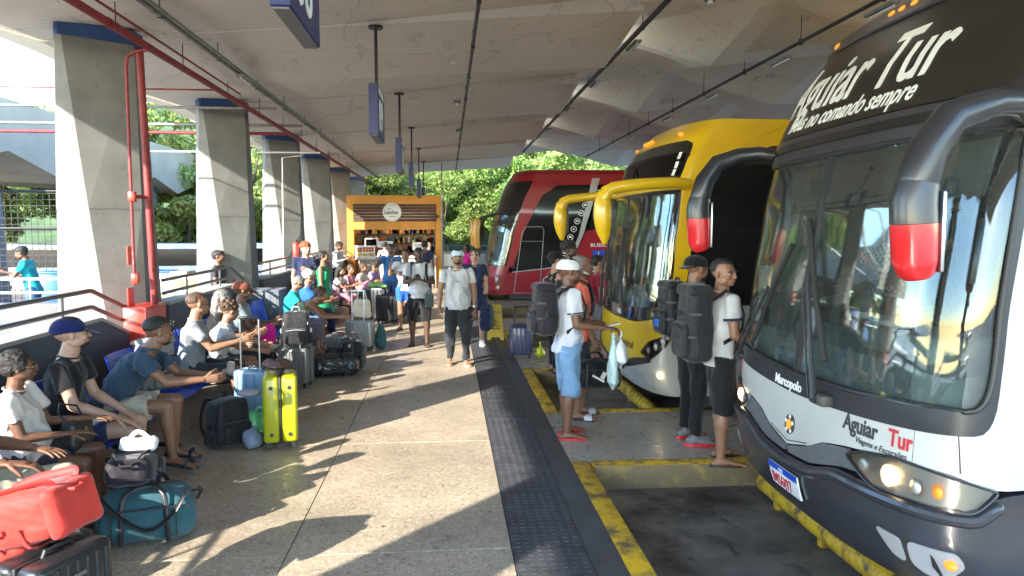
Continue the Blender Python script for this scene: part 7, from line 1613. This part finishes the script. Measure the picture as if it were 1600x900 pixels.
backpack('black and silver backpack on top of the dark grey suitcase', (q.x, q.y+.10, .52), R(-80), (.24, .34, .44), n_char, trim=M_silver, seed=44, straps=False)
lump('magenta_jacket', 'folded magenta jacket left of the dark grey suitcase', (q.x-.36, q.y+.15, .45), (.26, .26, .42), c_rose, 'jacket', 4, .014)
t = thing('travel_box', 'dark box bag under the magenta jacket', 'bag', (q.x-.42, q.y+.25, 0)); link('bag_body', soft((.36, .34, .46), .05, .014, .006, 5, .05, n_black), t); g = MB(); g.box((0, -.175, .3), (.3, .01, .012)); g.build('zip', M_steel, t)
q = G_(520, 590); duffel('big shiny black duffel bag on the floor, front of the middle pile', (q.x, q.y+.16, 0), R(6), (.66, .34, .30), mat('shiny_black_nylon', (.022, .022, .025), .3, bump=.3, bs=10), seed=51)
duffel('second black bag behind the shiny duffel', (q.x+.18, q.y+.46, 0), R(-15), (.42, .30, .44), n_black, seed=52, strap=False); suitcase('small dark cabin case behind the black duffels', (q.x-.05, q.y+.85, 0), R(85), (.2, .32, .46), M_scgrey, ribs=5)
q = G_(562, 549); suitcase('silver grey ribbed suitcase with a raised white handle', (q.x, q.y+.14, 0), R(78), (.26, .42, .50), M_scsil, ribs=7, handle=.48, hm=M_white)
t = thing('tote_bag', 'cream cloth tote bag on the silver suitcase', 'tote bag', (q.x+.03, q.y+.16, .52)); link('bag_body', soft((.30, .16, .32), .05, .012, .014, 6, .1, c_cream), t); g = MB(); g.tube([(-.08, 0, .3), (-.05, 0, .44), (.05, 0, .44), (.08, 0, .3)], .01, 6); g.build('handle', c_cream, t)
lump('teal_bag', 'dark bag with a teal top right of the silver suitcase', (q.x+.30, q.y+.22, 0), (.24, .26, .44), c_teal, 'bag', 13, .01)
for i, (px, py, s_, lab, mt) in enumerate(((588, 500, (.34, .46, .74), 'large black upright suitcase in the far pile, left', M_scblk), (604, 503, (.30, .42, .62), 'large black upright suitcase in the far pile, right', M_scblk), (577, 470, (.28, .44, .72), 'grey suitcase with a white pull handle before the far family', M_scgrey), (615, 478, (.26, .42, .60), 'dark red suitcase in the far pile', mat('suitcase_red', (.16, .02, .03), .4)))):
    q = G_(px, py+4); suitcase(lab, (q.x, q.y+.2, 0), R(70+9*i), s_, mt, ribs=5, handle=.3 if i in (2, 3) else 0, hm=M_white)
lump('green_blanket', 'rolled bright green blanket on the far black suitcases', (W(598, 450, .62).x, W(598, 503, 0).y+.3, .66), (.46, .26, .22), mat('plastic_lime', (.20, .42, .10), .7), 'blanket', 3, .02)
lump('pink_blanket', 'pink patterned blanket bundle before the far family', (W(605, 450, .5).x-.1, 16.9, .55), (.8, .4, .3), c_pink, 'blanket', 6, .03)
q = G_(612, 499); duffel('long black duffel on the floor in the far pile', (q.x, q.y+.15, 0), 0, (.62, .3, .30), n_black, seed=61)
lump('red_bag', 'red and white carrier bag in the far pile behind the long duffel', (q.x+.12, q.y+.35, .2), (.3, .25, .36), M_bred, 'carrier bag', 11, .02); duffel('black bag at the right end of the far pile', (q.x+.45, q.y+.5, 0), R(60), (.4, .25, .4), n_black, seed=62, strap=False)
lump('dark_red_bag', 'small black bag with red top in the far pile', (q.x-.25, q.y+.3, .25), (.25, .22, .2), c_red, 'bag', 15, .01)
q = G_(815, 561); suitcase('navy hard suitcase on the rubber strip by the white cap man', (q.x, q.y+.1, 0), R(84), (.24, .34, .50), M_scnavy, ribs=5, handle=.3, hm=M_black)
q = G_(845, 562); plastic_bag('yellow green plastic bag standing beside the navy suitcase', (q.x, q.y+.1, .26), .26, .22, mat('plastic_yellow', (.50, .52, .03), .35), 8)
q = G_(250, 718); lump('striped_bag', 'grey striped bag under the seat behind the polo man', (-2.45, 5.85, 0), (.36, .3, .30), cloth('cloth_dark_slate', (.09, .09, .13)), 'bag', 17, .008)
lump('grey_bundle', 'small grey cloth bundle on the black backpack', (W(362, 640, .44).x, W(350, 702, 0).y+.2, .43), (.26, .18, .08), cloth('cloth_ash', (.24, .22, .24)), 'cloth', 19, .008)
lump('mint_cloth', 'pale mint cloth on the silver black backpack pile', (W(436, 512, .8).x, W(462, 607, 0).y+.5, .72), (.26, .2, .12), cloth('cloth_mint', (.40, .62, .56)), 'cloth', 20, .01)
